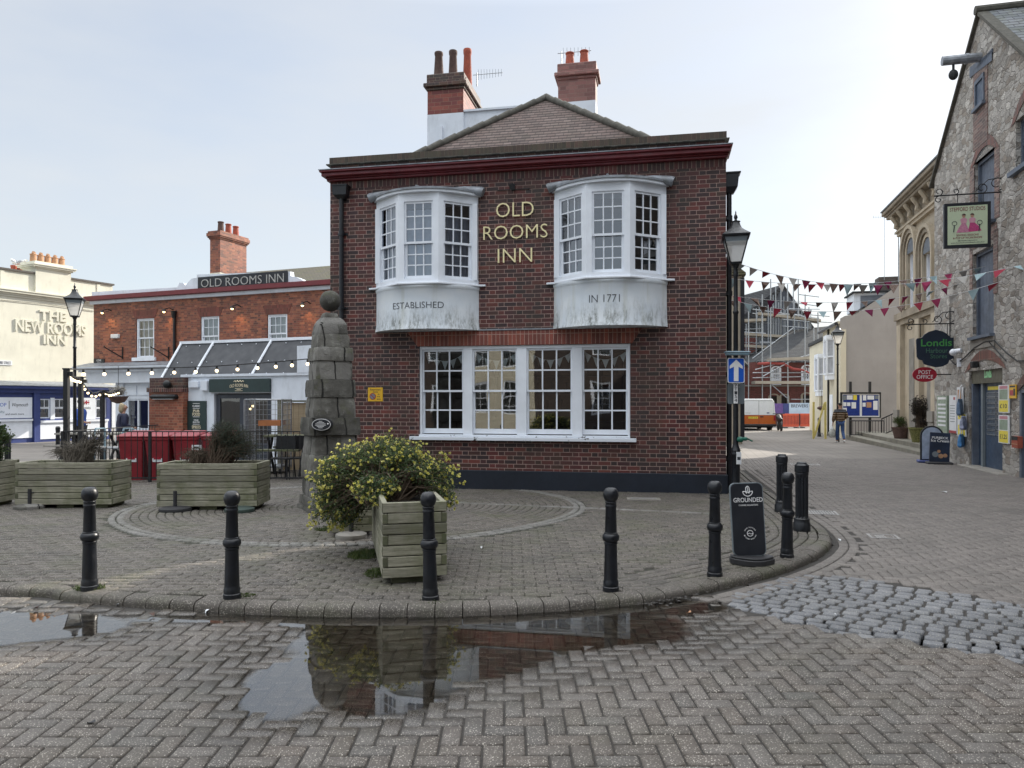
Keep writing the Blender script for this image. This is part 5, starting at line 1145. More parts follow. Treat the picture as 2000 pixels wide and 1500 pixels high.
def arch_surround(parent, u0, u1, z0, zs, rise, wd, mat, y=-0.015, legs=True, name='brick_surround', zl=None):
    """Brick jambs and a segmental arch round an opening."""
    m_ = MB(); n = 10; um = (u0 + u1) / 2; hw = (u1 - u0) / 2
    def arc(t, e): return (um + (hw + e) * math.sin(t), zs + (rise + e) - (rise) * (1 - math.cos(t)) / (1 - math.cos(1.1)) * 1.0)
    pin = [(u0 + (u1 - u0) * i / n, zs + rise * (1 - ((2 * i / n - 1) ** 2))) for i in range(n + 1)]
    pout = [(u0 - wd + (u1 - u0 + 2 * wd) * i / n, zs - wd * 0.25 + (rise + wd * 1.2) * (1 - ((2 * i / n - 1) ** 2))) for i in range(n + 1)]
    for i in range(n):
        m_.add([(pin[i][0], y, pin[i][1]), (pin[i + 1][0], y, pin[i + 1][1]), (pout[i + 1][0], y, pout[i + 1][1]), (pout[i][0], y, pout[i][1]), (pin[i][0], 0.2, pin[i][1]), (pin[i + 1][0], 0.2, pin[i + 1][1])], [(0, 1, 2, 3), (0, 4, 5, 1)])
    m_.build('brick_arch', M['lintel_far'], parent)
    if legs:
        m_ = MB(); zz = z0 if zl is None else zl
        m_.box(u0 - wd, u0, y + 0.004, 0.015, zz, zs - 0.05); m_.box(u1, u1 + wd, y + 0.004, 0.015, zz, zs - 0.05); m_.build(name, M[mat], parent)
M['lintel_far'] = brick_mat("old brick on end", [(0.20, 0.07, 0.05), (0.15, 0.055, 0.045), (0.11, 0.06, 0.05)], (0.3, 0.24, 0.2), soldier=True, soot=0.4)
M['brick_old'] = brick_mat("old mixed brick", [(0.16, 0.085, 0.07), (0.20, 0.105, 0.085), (0.12, 0.075, 0.065), (0.26, 0.18, 0.15)], (0.36, 0.31, 0.27), soot=0.4)
# tall brick strip between the top window and the upper loading door
tw = (tu(1907), tu(1925), tz(1916, 205), tz(1916, 150))
m_ = MB(); m_.box(tw[0] - 0.16, tw[1] + 0.16, -0.02, 0.01, d1[3] + 0.3, tz(1916, 128)); m_.build('brick_panel', M['brick_old'], wh_)
m_ = MB(); m_.box(tw[0], tw[0] + 0.06, -0.05, -0.021, tw[2], tw[3]); m_.box(tw[1] - 0.06, tw[1], -0.05, -0.021, tw[2], tw[3]); m_.box(tw[0], tw[1], -0.051, -0.021, tw[3] - 0.1, tw[3]); m_.box(tw[0] - 0.05, tw[1] + 0.05, -0.10, -0.021, tw[2] - 0.08, tw[2]); w = m_.build('gable_window', M['slate_blue'], wh_)
m_ = MB(); pane(m_, tw[0] + 0.06, tw[1] - 0.06, tw[2], tw[3] - 0.1, -0.0215); m_.build('pane', M['door_blue'], w)
m_ = MB(); m_.add([(tu(1896), -0.03, tz(1896, 152)), (tu(1940), -0.03, tz(1940, 118)), (tu(1940), -0.03, tz(1940, 98)), (tu(1896), -0.03, tz(1896, 132))], [(0, 1, 2, 3)]); m_.box(tu(1897), tu(1940), -0.03, 0.0, tz(1918, 128), tz(1918, 120)); m_.build('timber_lintel', M['slate_blue'], wh_)
arch_surround(wh_, d1[0], d1[1], d1[2], d1[3] - 0.02, 0.22, 0.28, 'brick_old')
def planked(parent, u0, u1, z0, z1, y, mat, name='loading_door', n=6, rise=0.0):
    m_ = MB(); m_.box(u0, u0 + 0.07, y - 0.06, y + 0.05, z0, z1); m_.box(u1 - 0.07, u1, y - 0.06, y + 0.05, z0, z1); m_.box(u0, u1, y - 0.061, y + 0.05, z1 - 0.08, z1); m_.box(u0 - 0.06, u1 + 0.06, y - 0.25, y + 0.05, z0 - 0.07, z0)
    d_ = m_.build('door_frame', M[mat], parent)
    for i in range(n):
        m_ = MB(); a = u0 + 0.075 + (u1 - u0 - 0.15) * i / n; b = u0 + 0.075 + (u1 - u0 - 0.15) * (i + 1) / n; m_.box(a + 0.003, b - 0.003, y, y + 0.04, z0, z1 - 0.08); m_.build('door_plank', M[mat], d_)
    return d_
planked(wh_, *d1, 0.14, 'slate_blue'); planked(wh_, *d2, 0.14, 'slate_blue')
m_ = MB(); m_.prism([(d1[0], d1[3]), (d1[1], d1[3]), ((d1[0] + d1[1]) / 2 + 0.2, d1[3] + 0.19), ((d1[0] + d1[1]) / 2 - 0.2, d1[3] + 0.19)], 0.0, 0.15); m_.build('door_fanlight', M['slate_blue'], wh_)
for a, b, z0, z1 in ((d2[0] - 0.2, d2[0] - 0.003, d2[2] + 1.2, d2[3] + 0.4), (d2[1] + 0.003, d2[1] + 0.25, d2[2] + 0.9, d2[3] + 0.3), (d2[0] - 0.15, d2[1] + 0.2, d2[3] + 0.12, d1[2] - 0.1)):
    m_ = MB(); m_.box(a, b, -0.012, 0.02, z0, z1); m_.build('brick_patch', M['brick_old'], wh_)
m_ = MB(); m_.box(d2[0] - 0.1, d2[1] + 0.1, -0.03, 0.14, d2[2] - 0.3, d2[2] - 0.075); m_.build('stone_sill', M['concrete'], wh_)
# arched window near the frame edge
arch_surround(wh_, aw[0], aw[1], aw[2], aw[3], 0.3, 0.25, 'brick_old', legs=False)
w = double_hung(wh_, aw[0], aw[1], aw[2], aw[3], 4, 3, 0.12, 'slate_blue', 'glass')
m_ = MB(); room(m_, aw[0] - .2, aw[1] + .2, aw[2] - .2, aw[3] + .1, 0.23, 2); m_.build('window_room', M['curtain'], w)
m_ = MB(); m_.box(aw[0] - 0.15, aw[1] + 0.1, -0.12, 0.1, aw[2] - 0.1, aw[2] - 0.003); m_.build('sill', M['slate_blue'], w)
# shop entrance
arch_surround(wh_, d3[0] - 0.05, d3[1] + 0.03, 0, d3[3] + 0.02, 0.22, 0.26, 'brick_old', legs=False)
zt3 = d3[3]; zd = tz(1925, 748)
m_ = MB(); n = 10; pts = [(d3[0] + (d3[1] - d3[0]) * i / n, zt3 - 0.03 + 0.24 * (1 - (2 * i / n - 1) ** 2)) for i in range(n, -1, -1)]
m_.prism([(d3[0], zd), (d3[1], zd)] + pts, 0.06, 0.14); fb_ = m_.build('fanlight_board', paint("olive board", (0.11, 0.105, 0.075), 0.6), wh_)
m_ = MB(); um = (d3[0] + d3[1]) / 2; put_text(m_, "Londis", um - 0.20, 0.058, zd + 0.12, 0.44, 0.24, 0.004, 0.02); m_.build('sign_wording', lamp_mat("pale green letters", (0.35, 0.75, 0.40), 0.0), fb_, uv=False)
m_ = MB(); m_.box(d3[0], d3[0] + 0.10, 0.05, 0.22, -0.15, zd); m_.box(d3[1] - 0.08, d3[1], 0.05, 0.22, -0.15, zd); m_.build('entrance_frame', M['slate_blue'], wh_)
m_ = MB(); a, b = d3[0] + 0.62, d3[1] - 0.08; m_.box(a, b, 0.16, 0.21, -0.12, zd); dr = m_.build('door_leaf', M['door_blue'], wh_)
m_ = MB(); m_.box(d3[0] + 0.10, d3[0] + 0.62, 0.19, 0.215, -0.12, zd); m_.build('dark_reveal', M['door_blue'], wh_)
m_ = MB(); m_.box(a - 0.13, a - 0.01, 0.10, 0.16, -0.1, zd); m_.build('door_edge', M['grey_sign'], wh_)
m_ = MB(); nc, nr = 2, 8; z0p, z1p = tz(1940, 853), tz(1940, 766)
for i in range(nc):
    for j in range(nr):
        x0 = a + 0.10 + (b - a - 0.2) * i / nc; x1 = a + 0.10 + (b - a - 0.2) * (i + 0.92) / nc; z0 = z1p - (z1p - z0p) * (j + 0.85) / nr; z1 = z1p - (z1p - z0p) * j / nr
        for q in ((x0, x1, z0, z0 + 0.012), (x0, x1, z1 - 0.012, z1), (x0, x0 + 0.012, z0, z1), (x1 - 0.012, x1, z0, z1)): m_.box(q[0], q[1], 0.145, 0.159, q[2], q[3])
m_.build('wire_card_rack', M['galv'], dr)
m_ = MB()
for i in range(nc):
    for j in range(nr):
        x0 = a + 0.12 + (b - a - 0.2) * i / nc; x1 = a + 0.09 + (b - a - 0.2) * (i + 0.9) / nc; z0 = z1p - (z1p - z0p) * (j + 0.8) / nr; z1 = z1p - (z1p - z0p) * (j + 0.1) / nr; m_.box(x0, x1, 0.15, 0.158, z0, z1 - 0.02)
m_.build('cards', paint("postcards", (0.07, 0.10, 0.14), 0.4, 0.7, 12.0), dr)
m_ = MB(); m_.box(a + 0.16, b - 0.14, 0.15, 0.158, tz(1940, 761), tz(1940, 754)); m_.build('yellow_notice', M['yellow'], dr)
m_ = MB(); m_.box(d3[0] - 0.2, d3[1] + 0.4, -0.22, 0.2, -0.2, -0.02); m_.build('threshold', M['concrete'], wh_, bevel=0.02)
arch_surround(wh_, d4[0], d4[1] , 0, d4[3], 0.2, 0.26, 'brick_old', legs=False)
m_ = MB(); m_.box(d4[0], d4[0] + 0.1, 0.0, 0.22, -0.2, d4[3]); m_.box(d4[0], d4[1], 0.0, 0.22, d4[3] - 0.06, d4[3] + 0.12); m_.build('side_doorway', M['slate_blue'], wh_)
m_ = MB(); m_.box(d4[0] + 0.1, d4[1], 0.17, 0.21, -0.2, d4[3] - 0.06); m_.build('side_door', M['door_blue'], wh_)
m_ = MB(); m_.box(2.3, 7.1, 2.2, 8.8, EV - 0.5, 15.5); m_.build('added_shade_block', M['stone'], wh_)  # unseen tall block, added to keep direct sun off the foreground
# roof, verge, hoist beam
m_ = MB(); ov = 0.08; k_ = (AP[1] - EV) / (TW / 2)
for s_, u_e in ((-1, -0.18), (1, TW + 0.18)):
    ze = AP[1] - abs(u_e - AP[0]) * k_
    if s_ < 0: m_.quad((u_e, 9, ze + 0.05), (u_e, -ov, ze + 0.05), (AP[0], -ov, AP[1] + 0.05), (AP[0], 9, AP[1] + 0.05))
    else: m_.quad((u_e, -ov, ze + 0.05), (u_e, 9, ze + 0.05), (AP[0], 9, AP[1] + 0.05), (AP[0], -ov, AP[1] + 0.05))
rf = m_.build('roof', M['slate'], wh_)
m_ = MB()
for u_e in (-0.2, TW + 0.2):
    ze = AP[1] - abs(u_e - AP[0]) * k_; m_.add([(u_e, -0.09, ze + 0.06), (AP[0], -0.09, AP[1] + 0.06), (AP[0], 0.14, AP[1] + 0.06), (u_e, 0.14, ze + 0.06), (u_e, -0.09, ze - 0.03), (AP[0], -0.09, AP[1] - 0.03), (AP[0], 0.14, AP[1] - 0.03), (u_e, 0.14, ze - 0.03)], [(0, 1, 2, 3), (7, 6, 5, 4), (0, 4, 5, 1), (1, 5, 6, 2), (2, 6, 7, 3), (3, 7, 4, 0)])
m_.build('verge', M['ridge'], rf)
m_ = MB(); m_.tube((AP[0], -0.12, AP[1] + 0.07), (AP[0], 9, AP[1] + 0.07), 0.11, n=10); m_.build('ridge_tiles', M['ridge'], rf)
zb = tz(1915, 113); ub = tu(1916); m_ = MB(); m_.tube((ub, 0.0, zb), (ub, -0.85, zb), 0.11, n=12); m_.tube((ub, -0.28, zb), (ub, -0.34, zb), 0.125, n=12); m_.build('hoist_beam', M['lead'], wh_)
m_ = MB(); m_.tube((ub, -0.6, zb - 0.1), (ub, -0.6, zb - 0.25), 0.03); m_.ball((ub, -0.6, zb - 0.36), 0.11, 8, 0.6, 1, 1.2); m_.build('pulley', M['black_matt'], wh_)
# out of frame row that continues the street towards the viewer and shades the square
row = thing('street_terrace', 'brick terrace continuing the stone warehouse side of the street', 'building', (T_.O.x, T_.O.y, 0), T_.rot)
m_ = MB(); wall_face(m_, TW + 0.3, 30, -0.3, 10.4, [(8.5 + i * 3.2, 9.5 + i * 3.2, z, z + 1.6) for i in range(6) for z in (1.0, 4.4)], 0.15); shell(m_, TW + 0.3, 30, -0.3, 10.4, 8); m_.build('wall', M['brick_far'], row)
m_ = MB(); m_.quad((TW + .3, 0, 10.4), (30, 0, 10.4), (30, 4, 12.4), (TW + .3, 4, 12.4)); m_.quad((TW + .3, 4, 12.4), (30, 4, 12.4), (30, 8, 10.4), (TW + .3, 8, 10.4)); m_.build('roof', M['slate'], row)
for i in range(6):
    for z in (1.0, 4.4): double_hung(row, 8.5 + i * 3.2, 9.5 + i * 3.2, z, z + 1.6, 3, 2, 0.05, glass='glass')
# houses behind the viewer, seen in the window and puddle reflections
back = thing('facing_terrace', 'brick and cream houses facing the inn across the square', 'building', (14, -13.0, 0), math.pi)
m_ = MB(); hl = [(1 + i * 3.0, 2.1 + i * 3.0, z, z + 1.7) for i in range(7) for z in (0.9, 4.0)]; wall_face(m_, 0, 23.4, -0.3, 6.8, hl, 0.12); shell(m_, 0, 23.4, -0.3, 6.8, 7); m_.build('brick_wall', M['brick_far'], back)
h3 = [(29 + i * 3.0, 30.1 + i * 3.0, z, z + 1.7) for i in range(3) for z in (0.9, 4.0)]; m_ = MB(); wall_face(m_, 28.02, 38, -0.3, 6.8, h3, 0.12); shell(m_, 28.02, 38, -0.3, 6.8, 7); m_.build('brick_wall', M['brick_far'], back)
m_ = MB(); h2 = [(24.4 + i * 1.8, 25.4 + i * 1.8, z, z + 1.7) for i in range(2) for z in (0.9, 3.6)]; wall_face(m_, 23.42, 28.0, -0.3, 5.6, h2, 0.12); shell(m_, 23.42, 28.0, -0.3, 5.6, 7); m_.build('cream_wall', M['cream_house'], back)
for a, b, c, d in hl + h2 + h3: double_hung(back, a, b, c, d, 2, 2, 0.05)
m_ = MB()
for u0, u1, zz in ((-0.2, 23.4, 6.8), (23.45, 27.95, 5.6), (28.0, 38.2, 6.8)): m_.quad((u0, -.2, zz), (u1, -.2, zz), (u1, 3.5, zz + 2), (u0, 3.5, zz + 2)); m_.quad((u0, 3.5, zz + 2), (u1, 3.5, zz + 2), (u1, 7, zz), (u0, 7, zz))
m_.build('roof', M['slate'], back)

# classical limestone hall set back beyond the warehouse
Hh = Plane((T_.O.x + T_.n.x * 0.9 , T_.O.y + T_.n.y * 0.9), (-0.2425, -0.970)); hu, hz_ = Hh.u, Hh.z
hall = thing('limestone_hall', 'classical ochre limestone hall with deep bracketed cornice and round arched windows', 'building', (Hh.O.x, Hh.O.y, 0), Hh.rot)
h0 = hu(1758); h1 = 1.0; zc = hz_(1758, 425) - 0.75
ows = []
for a, b in ((1772, 1789), (1803, 1822)): ows.append((hu(a), hu(b), hz_((a + b) / 2, 600), hz_((a + b) / 2, 492)))
m_ = MB(); wall_face(m_, h0, h1, -0.4, zc, ows, 0.35); shell(m_, h0, h1, -0.4, zc, 8); m_.build('wall', M['ochre'], hall)
for a, b, c, d in ows:
    um, hw = (a + b) / 2, (b - a) / 2
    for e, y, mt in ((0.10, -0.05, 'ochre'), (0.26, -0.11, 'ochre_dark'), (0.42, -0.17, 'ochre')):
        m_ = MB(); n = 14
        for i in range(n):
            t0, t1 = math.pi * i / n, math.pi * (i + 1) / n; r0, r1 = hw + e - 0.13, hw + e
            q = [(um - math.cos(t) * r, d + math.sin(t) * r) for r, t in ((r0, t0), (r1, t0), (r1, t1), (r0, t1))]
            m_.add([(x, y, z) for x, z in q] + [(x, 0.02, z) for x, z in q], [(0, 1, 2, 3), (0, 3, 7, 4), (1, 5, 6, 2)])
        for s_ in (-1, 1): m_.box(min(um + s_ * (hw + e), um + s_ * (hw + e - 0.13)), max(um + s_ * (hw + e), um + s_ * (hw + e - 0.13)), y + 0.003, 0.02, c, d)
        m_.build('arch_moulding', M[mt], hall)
    m_ = MB(); n = 12; m_.add([(um - math.cos(math.pi * i / n) * hw, -0.012, d + math.sin(math.pi * i / n) * hw) for i in range(n + 1)], [tuple(range(n, -1, -1))]); m_.build('arch_light', M['curtain_dim'], hall)
    m_ = MB(); m_.box(a, a + 0.12, 0.1, 0.3, c, d); m_.box(b - 0.12, b, 0.1, 0.3, c, d); m_.box(a, b, 0.1, 0.3, (c + d) / 2, (c + d) / 2 + 0.1); w = m_.build('window', M['white'], hall)
    m_ = MB(); pane(m_, a, b, c, d, 0.25); m_.build('pane', M['curtain'], w)
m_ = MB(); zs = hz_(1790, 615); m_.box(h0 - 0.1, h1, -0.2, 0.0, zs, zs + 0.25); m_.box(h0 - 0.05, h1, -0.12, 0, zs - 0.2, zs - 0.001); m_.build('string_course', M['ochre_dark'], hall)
m_ = MB()
for px in (1760, 1796, 1828): u_ = hu(px); m_.box(u_, u_ + 0.5, -0.16, 0, -0.3, zs - 0.2)
m_.build('pilaster', M['ochre'], hall)
for px in (1777, 1812):
    m_ = MB(); u_ = hu(px); m_.box(u_, u_ + 0.8, -0.03, 0.0, 0.6, zs - 0.8); m_.box(u_ + 0.1, u_ + 0.7, -0.05, -0.03, 0.9, zs - 1.1); m_.build('stone_panel', M['concrete'], hall)
m_ = MB()
for px in (1758, 1795, 1826): u_ = hu(px); m_.box(u_ - 0.03, u_ + 0.58, -0.24, 0.0, 0.9, 1.25); m_.box(u_ - 0.02, u_ + 0.56, -0.21, 0.0, -0.3, 0.88)
m_.build('pilaster_base', M['concrete'], hall)
m_ = MB(); m_.box(h0, h1, -0.12, 0.3, zc + 0.002, zc + 0.12); m_.box(h0 - 0.1, h1, -0.18, 0.3, zc + 0.12, zc + 0.2); m_.build('architrave', M['ochre'], hall)
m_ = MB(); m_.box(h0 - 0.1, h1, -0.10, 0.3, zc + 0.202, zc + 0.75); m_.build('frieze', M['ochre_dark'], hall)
for i in range(9):
    m_ = MB(); u_ = h0 + (h1 - h0) * (i + 0.3) / 9; m_.path([(u_, -0.10, zc + 0.25), (u_, -0.22, zc + 0.32), (u_, -0.20, zc + 0.45), (u_, -0.26, zc + 0.55), (u_, -0.34, zc + 0.68), (u_, -0.38, zc + 0.74)], [0.07, 0.09, 0.08, 0.08, 0.09, 0.07], 8); m_.build('scroll_bracket', M['ochre'], hall, smooth=True)
m_ = MB()
for e, z0, z1 in ((0.40, 0.752, 0.86), (0.46, 0.86, 0.93), (0.54, 0.93, 1.08)): m_.box(h0 - e, h1, -e, 0.3, zc + z0, zc + z1 - 0.002)
m_.build('cornice', M['ochre_dark'], hall, bevel=0.02)
m_ = MB(); m_.box(h0 - 0.56, h1, -0.58, 0.4, zc + 1.08, zc + 1.12); m_.build('lead_gutter', M['lead'], hall)
# steps and raised forecourt in the recess
pf = thing('forecourt_steps', 'low two step stone platform along the limestone hall', 'steps', (T_.O.x, T_.O.y, 0), T_.rot)
for nm, y0, zt2_ in (('lower_step', 0.02, 0.02), ('upper_step', 0.42, 0.18)):
    m_ = MB(); pts = [(-13.2, y0), (-0.02, y0), (-0.02, 2.4), (-13.2, 2.4)]; m_.slab(pts, -0.5, zt2_); m_.build(nm, M['step'], pf, bevel=0.02)
# grey rendered gable house
gd = Vector((0.97, -0.2425)); G = Plane((15.8, 35.5), (gd.x, gd.y)); gu, gz_ = G.u, G.z
gab = thing('rendered_house', 'house with blank warm grey rendered gable wall and cream street front', 'house', (15.8, 35.5, 0), G.rot)
gpts = [(0, -0.5), (8, -0.5), (8, 10.2), (gu(1762), gz_(1762, 553)), (gu(1740), gz_(1740, 567)), (gu(1700), gz_(1700, 594)), (gu(1672), gz_(1672, 613)), (gu(1650), gz_(1650, 617)), (gu(1641), gz_(1641, 622)), (0, gz_(1640, 640))]
m_ = MB(); n = len(gpts); m_.add([(x, 0, z) for x, z in gpts], [tuple(range(n))]); m_.build('gable_wall', M['render_grey'], gab)
m_ = MB(); m_.quad((0, 5, -0.5), (0, 0, -0.5), (0, 0, 5.4), (0, 5, 5.4)); m_.quad((0, 5, 5.4), (0, 0, 5.4), (1.2, 0, 5.75), (1.2, 5, 5.75)); m_.box(-0.12, 0.3, 0.02, 5, 5.3, 5.42); m_.quad((8, 5, -.5), (0, 5, -.5), (0, 5, 5.4), (8, 5, 8.4)); m_.build('front_wall', M['cream_house'], gab)
m_ = MB(); m_.quad((0.2, 0.1, 5.6), (0.2, 5, 5.6), (8, 5, 10.0), (8, 0.1, 10.0)); m_.build('roof', M['slate'], gab)
m_ = MB(); m_.box(0, 0.25, -0.1, 0, -0.5, 5.0); m_.build('corner_strip', M['cream_house'], gab)
def oriel(parent, y0, y1, z0, z1, prj, mat='white'):
    m_ = MB(); m_.slab([(0.0, y0), (-prj, y0 + 0.25), (-prj, y1 - 0.25), (0.0, y1)][::-1], z0 - 0.25, z0); m_.slab([(0.0, y0 - 0.05), (-prj - 0.05, y0 + 0.2), (-prj - 0.05, y1 - 0.2), (0, y1 + 0.05)][::-1], z1, z1 + 0.2)
    P_ = [(0.0, y0), (-prj, y0 + 0.25), (-prj, y1 - 0.25), (0.0, y1)]
    for x, y in P_: m_.tube((x, y, z0), (x, y, z1), 0.07, n=6)
    for z in (z0 + 0.03, (z0 + z1) / 2, z1 - 0.03):
        for p, q in zip(P_, P_[1:]): m_.tube((p[0], p[1], z), (q[0], q[1], z), 0.045, n=6)
    b_ = m_.build('oriel_window', M[mat], parent); m_ = MB()
    for p, q in zip(P_, P_[1:]): m_.quad((p[0] + .01, p[1], z0), (q[0] + .01, q[1], z0), (q[0] + .01, q[1], z1), (p[0] + .01, p[1], z1))
    m_.build('pane', M['curtain'], b_)
oriel(gab, 1.5, 2.8, 2.9, 4.7, 0.30)
m_ = MB(); m_.box(-0.03, 0.0, 1.9, 2.8, -0.3, 1.9); m_.build('door', M['white'], gab)
m_ = MB(); m_.tube((-0.06, 2.95, -0.3), (-0.06, 2.95, 5.3), 0.05); m_.tube((-0.2, -0.1, 5.3), (-0.2, 5, 5.3), 0.08); m_.build('gutter_pipe', M['black'], gab)
m_ = MB(); du = gu(1700, 1.2); m_.box(du - 0.75, du + 0.75, 1.2, 3.0, gz_(1700, 606, 1.2), gz_(1700, 572, 1.2)); dm_ = m_.build('dormer', M['white_wall'], gab); m_ = MB(); m_.box(du - 0.45, du + 0.55, 1.17, 1.2, gz_(1700, 602, 1.2), gz_(1700, 577, 1.2)); m_.build('pane', M['curtain_dim'], dm_); m_ = MB(); m_.box(du - 0.85, du + 0.9, 1.0, 3.2, gz_(1700, 571.5, 1.2), gz_(1700, 569, 1.2)); m_.build('dormer_roof', M['slate_far'], dm_)
m_ = MB(); cu_ = gu(1742, 2.5); m_.box(cu_ - 0.6, cu_ + 0.6, 2.5, 3.4, 6.5, gz_(1742, 540, 2.5)); m_.build('chimney', M['brick_far'], gab)
pp = G.w(gu(1727, 2.5), 2.5, gz_(1727, 424, 2.5)); aerial('b', 'tall mast aerial on the rooftop beside the limestone hall cornice', tuple(pp), 0.6, 5, math.pi, 3.2)
pp = G.w(gu(1755, 2.4), 2.4, gz_(1755, 450, 2.4)); t = thing('roof_mast', 'bare thin metal mast beside the limestone hall', 'mast', tuple(pp)); m_ = MB(); m_.tube((0, 0, -2.6), (0, 0, 0), 0.03); m_.build('pole', M['galv'], t)
# second cream house beyond, with white bay and hanging basket
q = G.w(0.30, 5.02); nh = thing('bay_house', 'cream house with white bay window at the narrow street end', 'house', (q.x, q.y, 0), G.rot)
m_ = MB(); m_.box(0, 3, 0.0, 7, -0.5, 5.0); m_.build('wall', M['cream_house'], nh); oriel(nh, 0.6, 2.2, 2.1, 4.0, 0.40)
m_ = MB(); m_.box(-0.36, 0, 0.85, 1.95, 1.0, 1.849); m_.build('bay_base', M['cream_house'], nh); m_ = MB(); m_.box(-0.1, 3, 0, 7, 5.002, 5.2); m_.build('roof', M['slate_far'], nh)
# left side of the street: rear house and sunlit white house
rh = thing('rear_house', 'narrow beige rendered house just behind the dark brick inn', 'house', (7.0, 30, 0), -0.196)
m_ = MB(); m_.box(-1.0, 2.28, 0, 6, -0.5, 6.6); m_.build('wall', M['beige'], rh); m_ = MB(); m_.prism([(-1.1, 6.602), (2.4, 6.602), (2.4, 6.7), (0.6, 8.2)], -0.15, 6.1); m_.build('roof', M['tile_mossy'], rh); m_ = MB(); m_.box(2.2, 2.35, -0.1, -0.002, 0, 6.5); m_.build('corner_pipe', M['black'], rh)
wd = math.atan2(0.94, 0.345); wt_ = thing('white_house', 'sunlit white house beside the parked van', 'house', (11.7, 40, 0), wd)
m_ = MB(); m_.box(0, 20, 0.0, 5, -0.6, 4.3); m_.build('wall', M['white_wall'], wt_); m_ = MB(); m_.prism([(-0.2, 4.302), (20.2, 4.302), (20.2, 4.4), (-0.2, 4.4)], -0.3, 5.2); m_.build('roof', M['slate_far'], wt_)
for i in range(5):
    for z in (0.6, 2.5):
        m_ = MB(); a = 1.2 + i * 3.6; m_.box(a, a + 1.0, -0.05, -0.001, z, z + 1.4); w = m_.build('window', M['white'], wt_); m_ = MB(); m_.box(a + 0.1, a + 0.9, -0.055, -0.0505, z + 0.1, z + 1.3); m_.build('pane', M['curtain_dim'], w)

# brewery under scaffold closing the street
BY = 58.0; bs = BY / FPX
brew = thing('brewery_building', 'dark red brick brewery with slate roofs behind scaffolding at the street end', 'building', (0, BY, 0))
def bx(px, Y=BY): return (px - 1000) / FPX * Y
def bz(py, Y=BY): return EYE - (py - HZ) * Y / FPX
m_ = MB(); hs = [(bx(1508), bx(1523), bz(752), bz(720)), (bx(1567), bx(1584), bz(752), bz(718)), (bx(1503), bx(1519), bz(792), bz(774)), (bx(1524), bx(1539), bz(792), bz(774)), (bx(1566), bx(1584), bz(792), bz(772))]
wall_face(m_, bx(1440), bx(1625), -0.8, bz(708), hs, 0.4); m_.build('wall', M['brick_quay'], brew)
for i, (a, b, c, d) in enumerate(hs):
    um, hw = (a + b) / 2, (b - a) / 2; m_ = MB(); n = 10
    for k in range(n):
        t0, t1 = math.pi * k / n, math.pi * (k + 1) / n
        qd = [(um - math.cos(t) * r, d - 0.02 + math.sin(t) * r * 0.55) for r, t in ((hw - 0.06, t0), (hw + 0.10, t0), (hw + 0.10, t1), (hw - 0.06, t1))]; m_.add([(x, -0.04, z) for x, z in qd], [(0, 1, 2, 3)])
    m_.box(a - 0.1, a + 0.07, -0.05, 0.1, c, d); m_.box(b - 0.07, b + 0.1, -0.05, 0.1, c, d)
    if i < 2:
        m_.box(a, b, -0.04, 0.1, c, c + 0.5)
        for q in (0.25, 0.5, 0.75): m_.box(a + (b - a) * q - 0.03, a + (b - a) * q + 0.03, -0.03, 0.1, c, d)
        m_.box(a, b, -0.035, 0.1, (c + d) / 2 + 0.2, (c + d) / 2 + 0.3)
    w = m_.build('arched_window' , M['white'] if i < 2 else M['beige'], brew); m_ = MB(); pane(m_, a, b, c, d + 0.2, 0.2); m_.build('pane', M['interior'], w)
m_ = MB(); m_.box(bx(1440), bx(1625), -0.5, 0, bz(755), bz(752)); m_.build('string_course', M['concrete'], brew)
Yr = BY + 5; m_ = MB(); m_.quad((bx(1480), -0.3, bz(706)), (bx(1625), -0.3, bz(706)), (bx(1625, Yr), 5, bz(636, Yr)), (bx(1547, Yr), 5, bz(645, Yr))); m_.tri((bx(1480), -0.3, bz(706)), (bx(1547, Yr), 5, bz(645, Yr)), (bx(1470), 6, bz(706))); m_.build('lower_roof', M['slate_far'], brew)
Y2 = BY + 7; m_ = MB(); gp = [(1475, 720), (1612, 720), (1612, 668), (1601, 660), (1527, 560), (1475, 652)]; m_.add([(bx(p, Y2), 7, bz(q, Y2)) for p, q in gp], [tuple(range(len(gp)))]); m_.build('gable_wall', tile_mat("vertical cladding", [(0.07, 0.08, 0.10), (0.14, 0.155, 0.18)], 0.35, 3.0, amt=0.3), brew)
Y3 = BY + 10; m_ = MB(); m_.quad((bx(1400, Y2), 6.8, bz(655, Y2)), (bx(1478, Y2), 6.8, bz(655, Y2)), (bx(1529, Y2), 6.8, bz(556, Y2)), (bx(1420, Y3), 10, bz(585, Y3))); m_.quad((bx(1529, Y2), 6.8, bz(556, Y2)), (bx(1605, Y2), 6.8, bz(663, Y2)), (bx(1615, Y3), 12, bz(663, Y3)), (bx(1540, Y3), 12, bz(570, Y3))); m_.build('upper_roof', M['slate_far'], brew)
m_ = MB(); m_.box(bx(1400, Y2), bx(1478, Y2), 6.9, 9, -0.8, bz(655, Y2)); m_.build('side_wall', M['brick_quay'], brew)
M['netting'] = paint('faded red netting', (0.30, 0.055, 0.045), 0.8, 0.3, 2.0)
sc_ = thing('scaffold', 'steel tube scaffold with timber walkways around the brewery', 'scaffold', (0, BY, 0))
rs_ = random.Random(3)
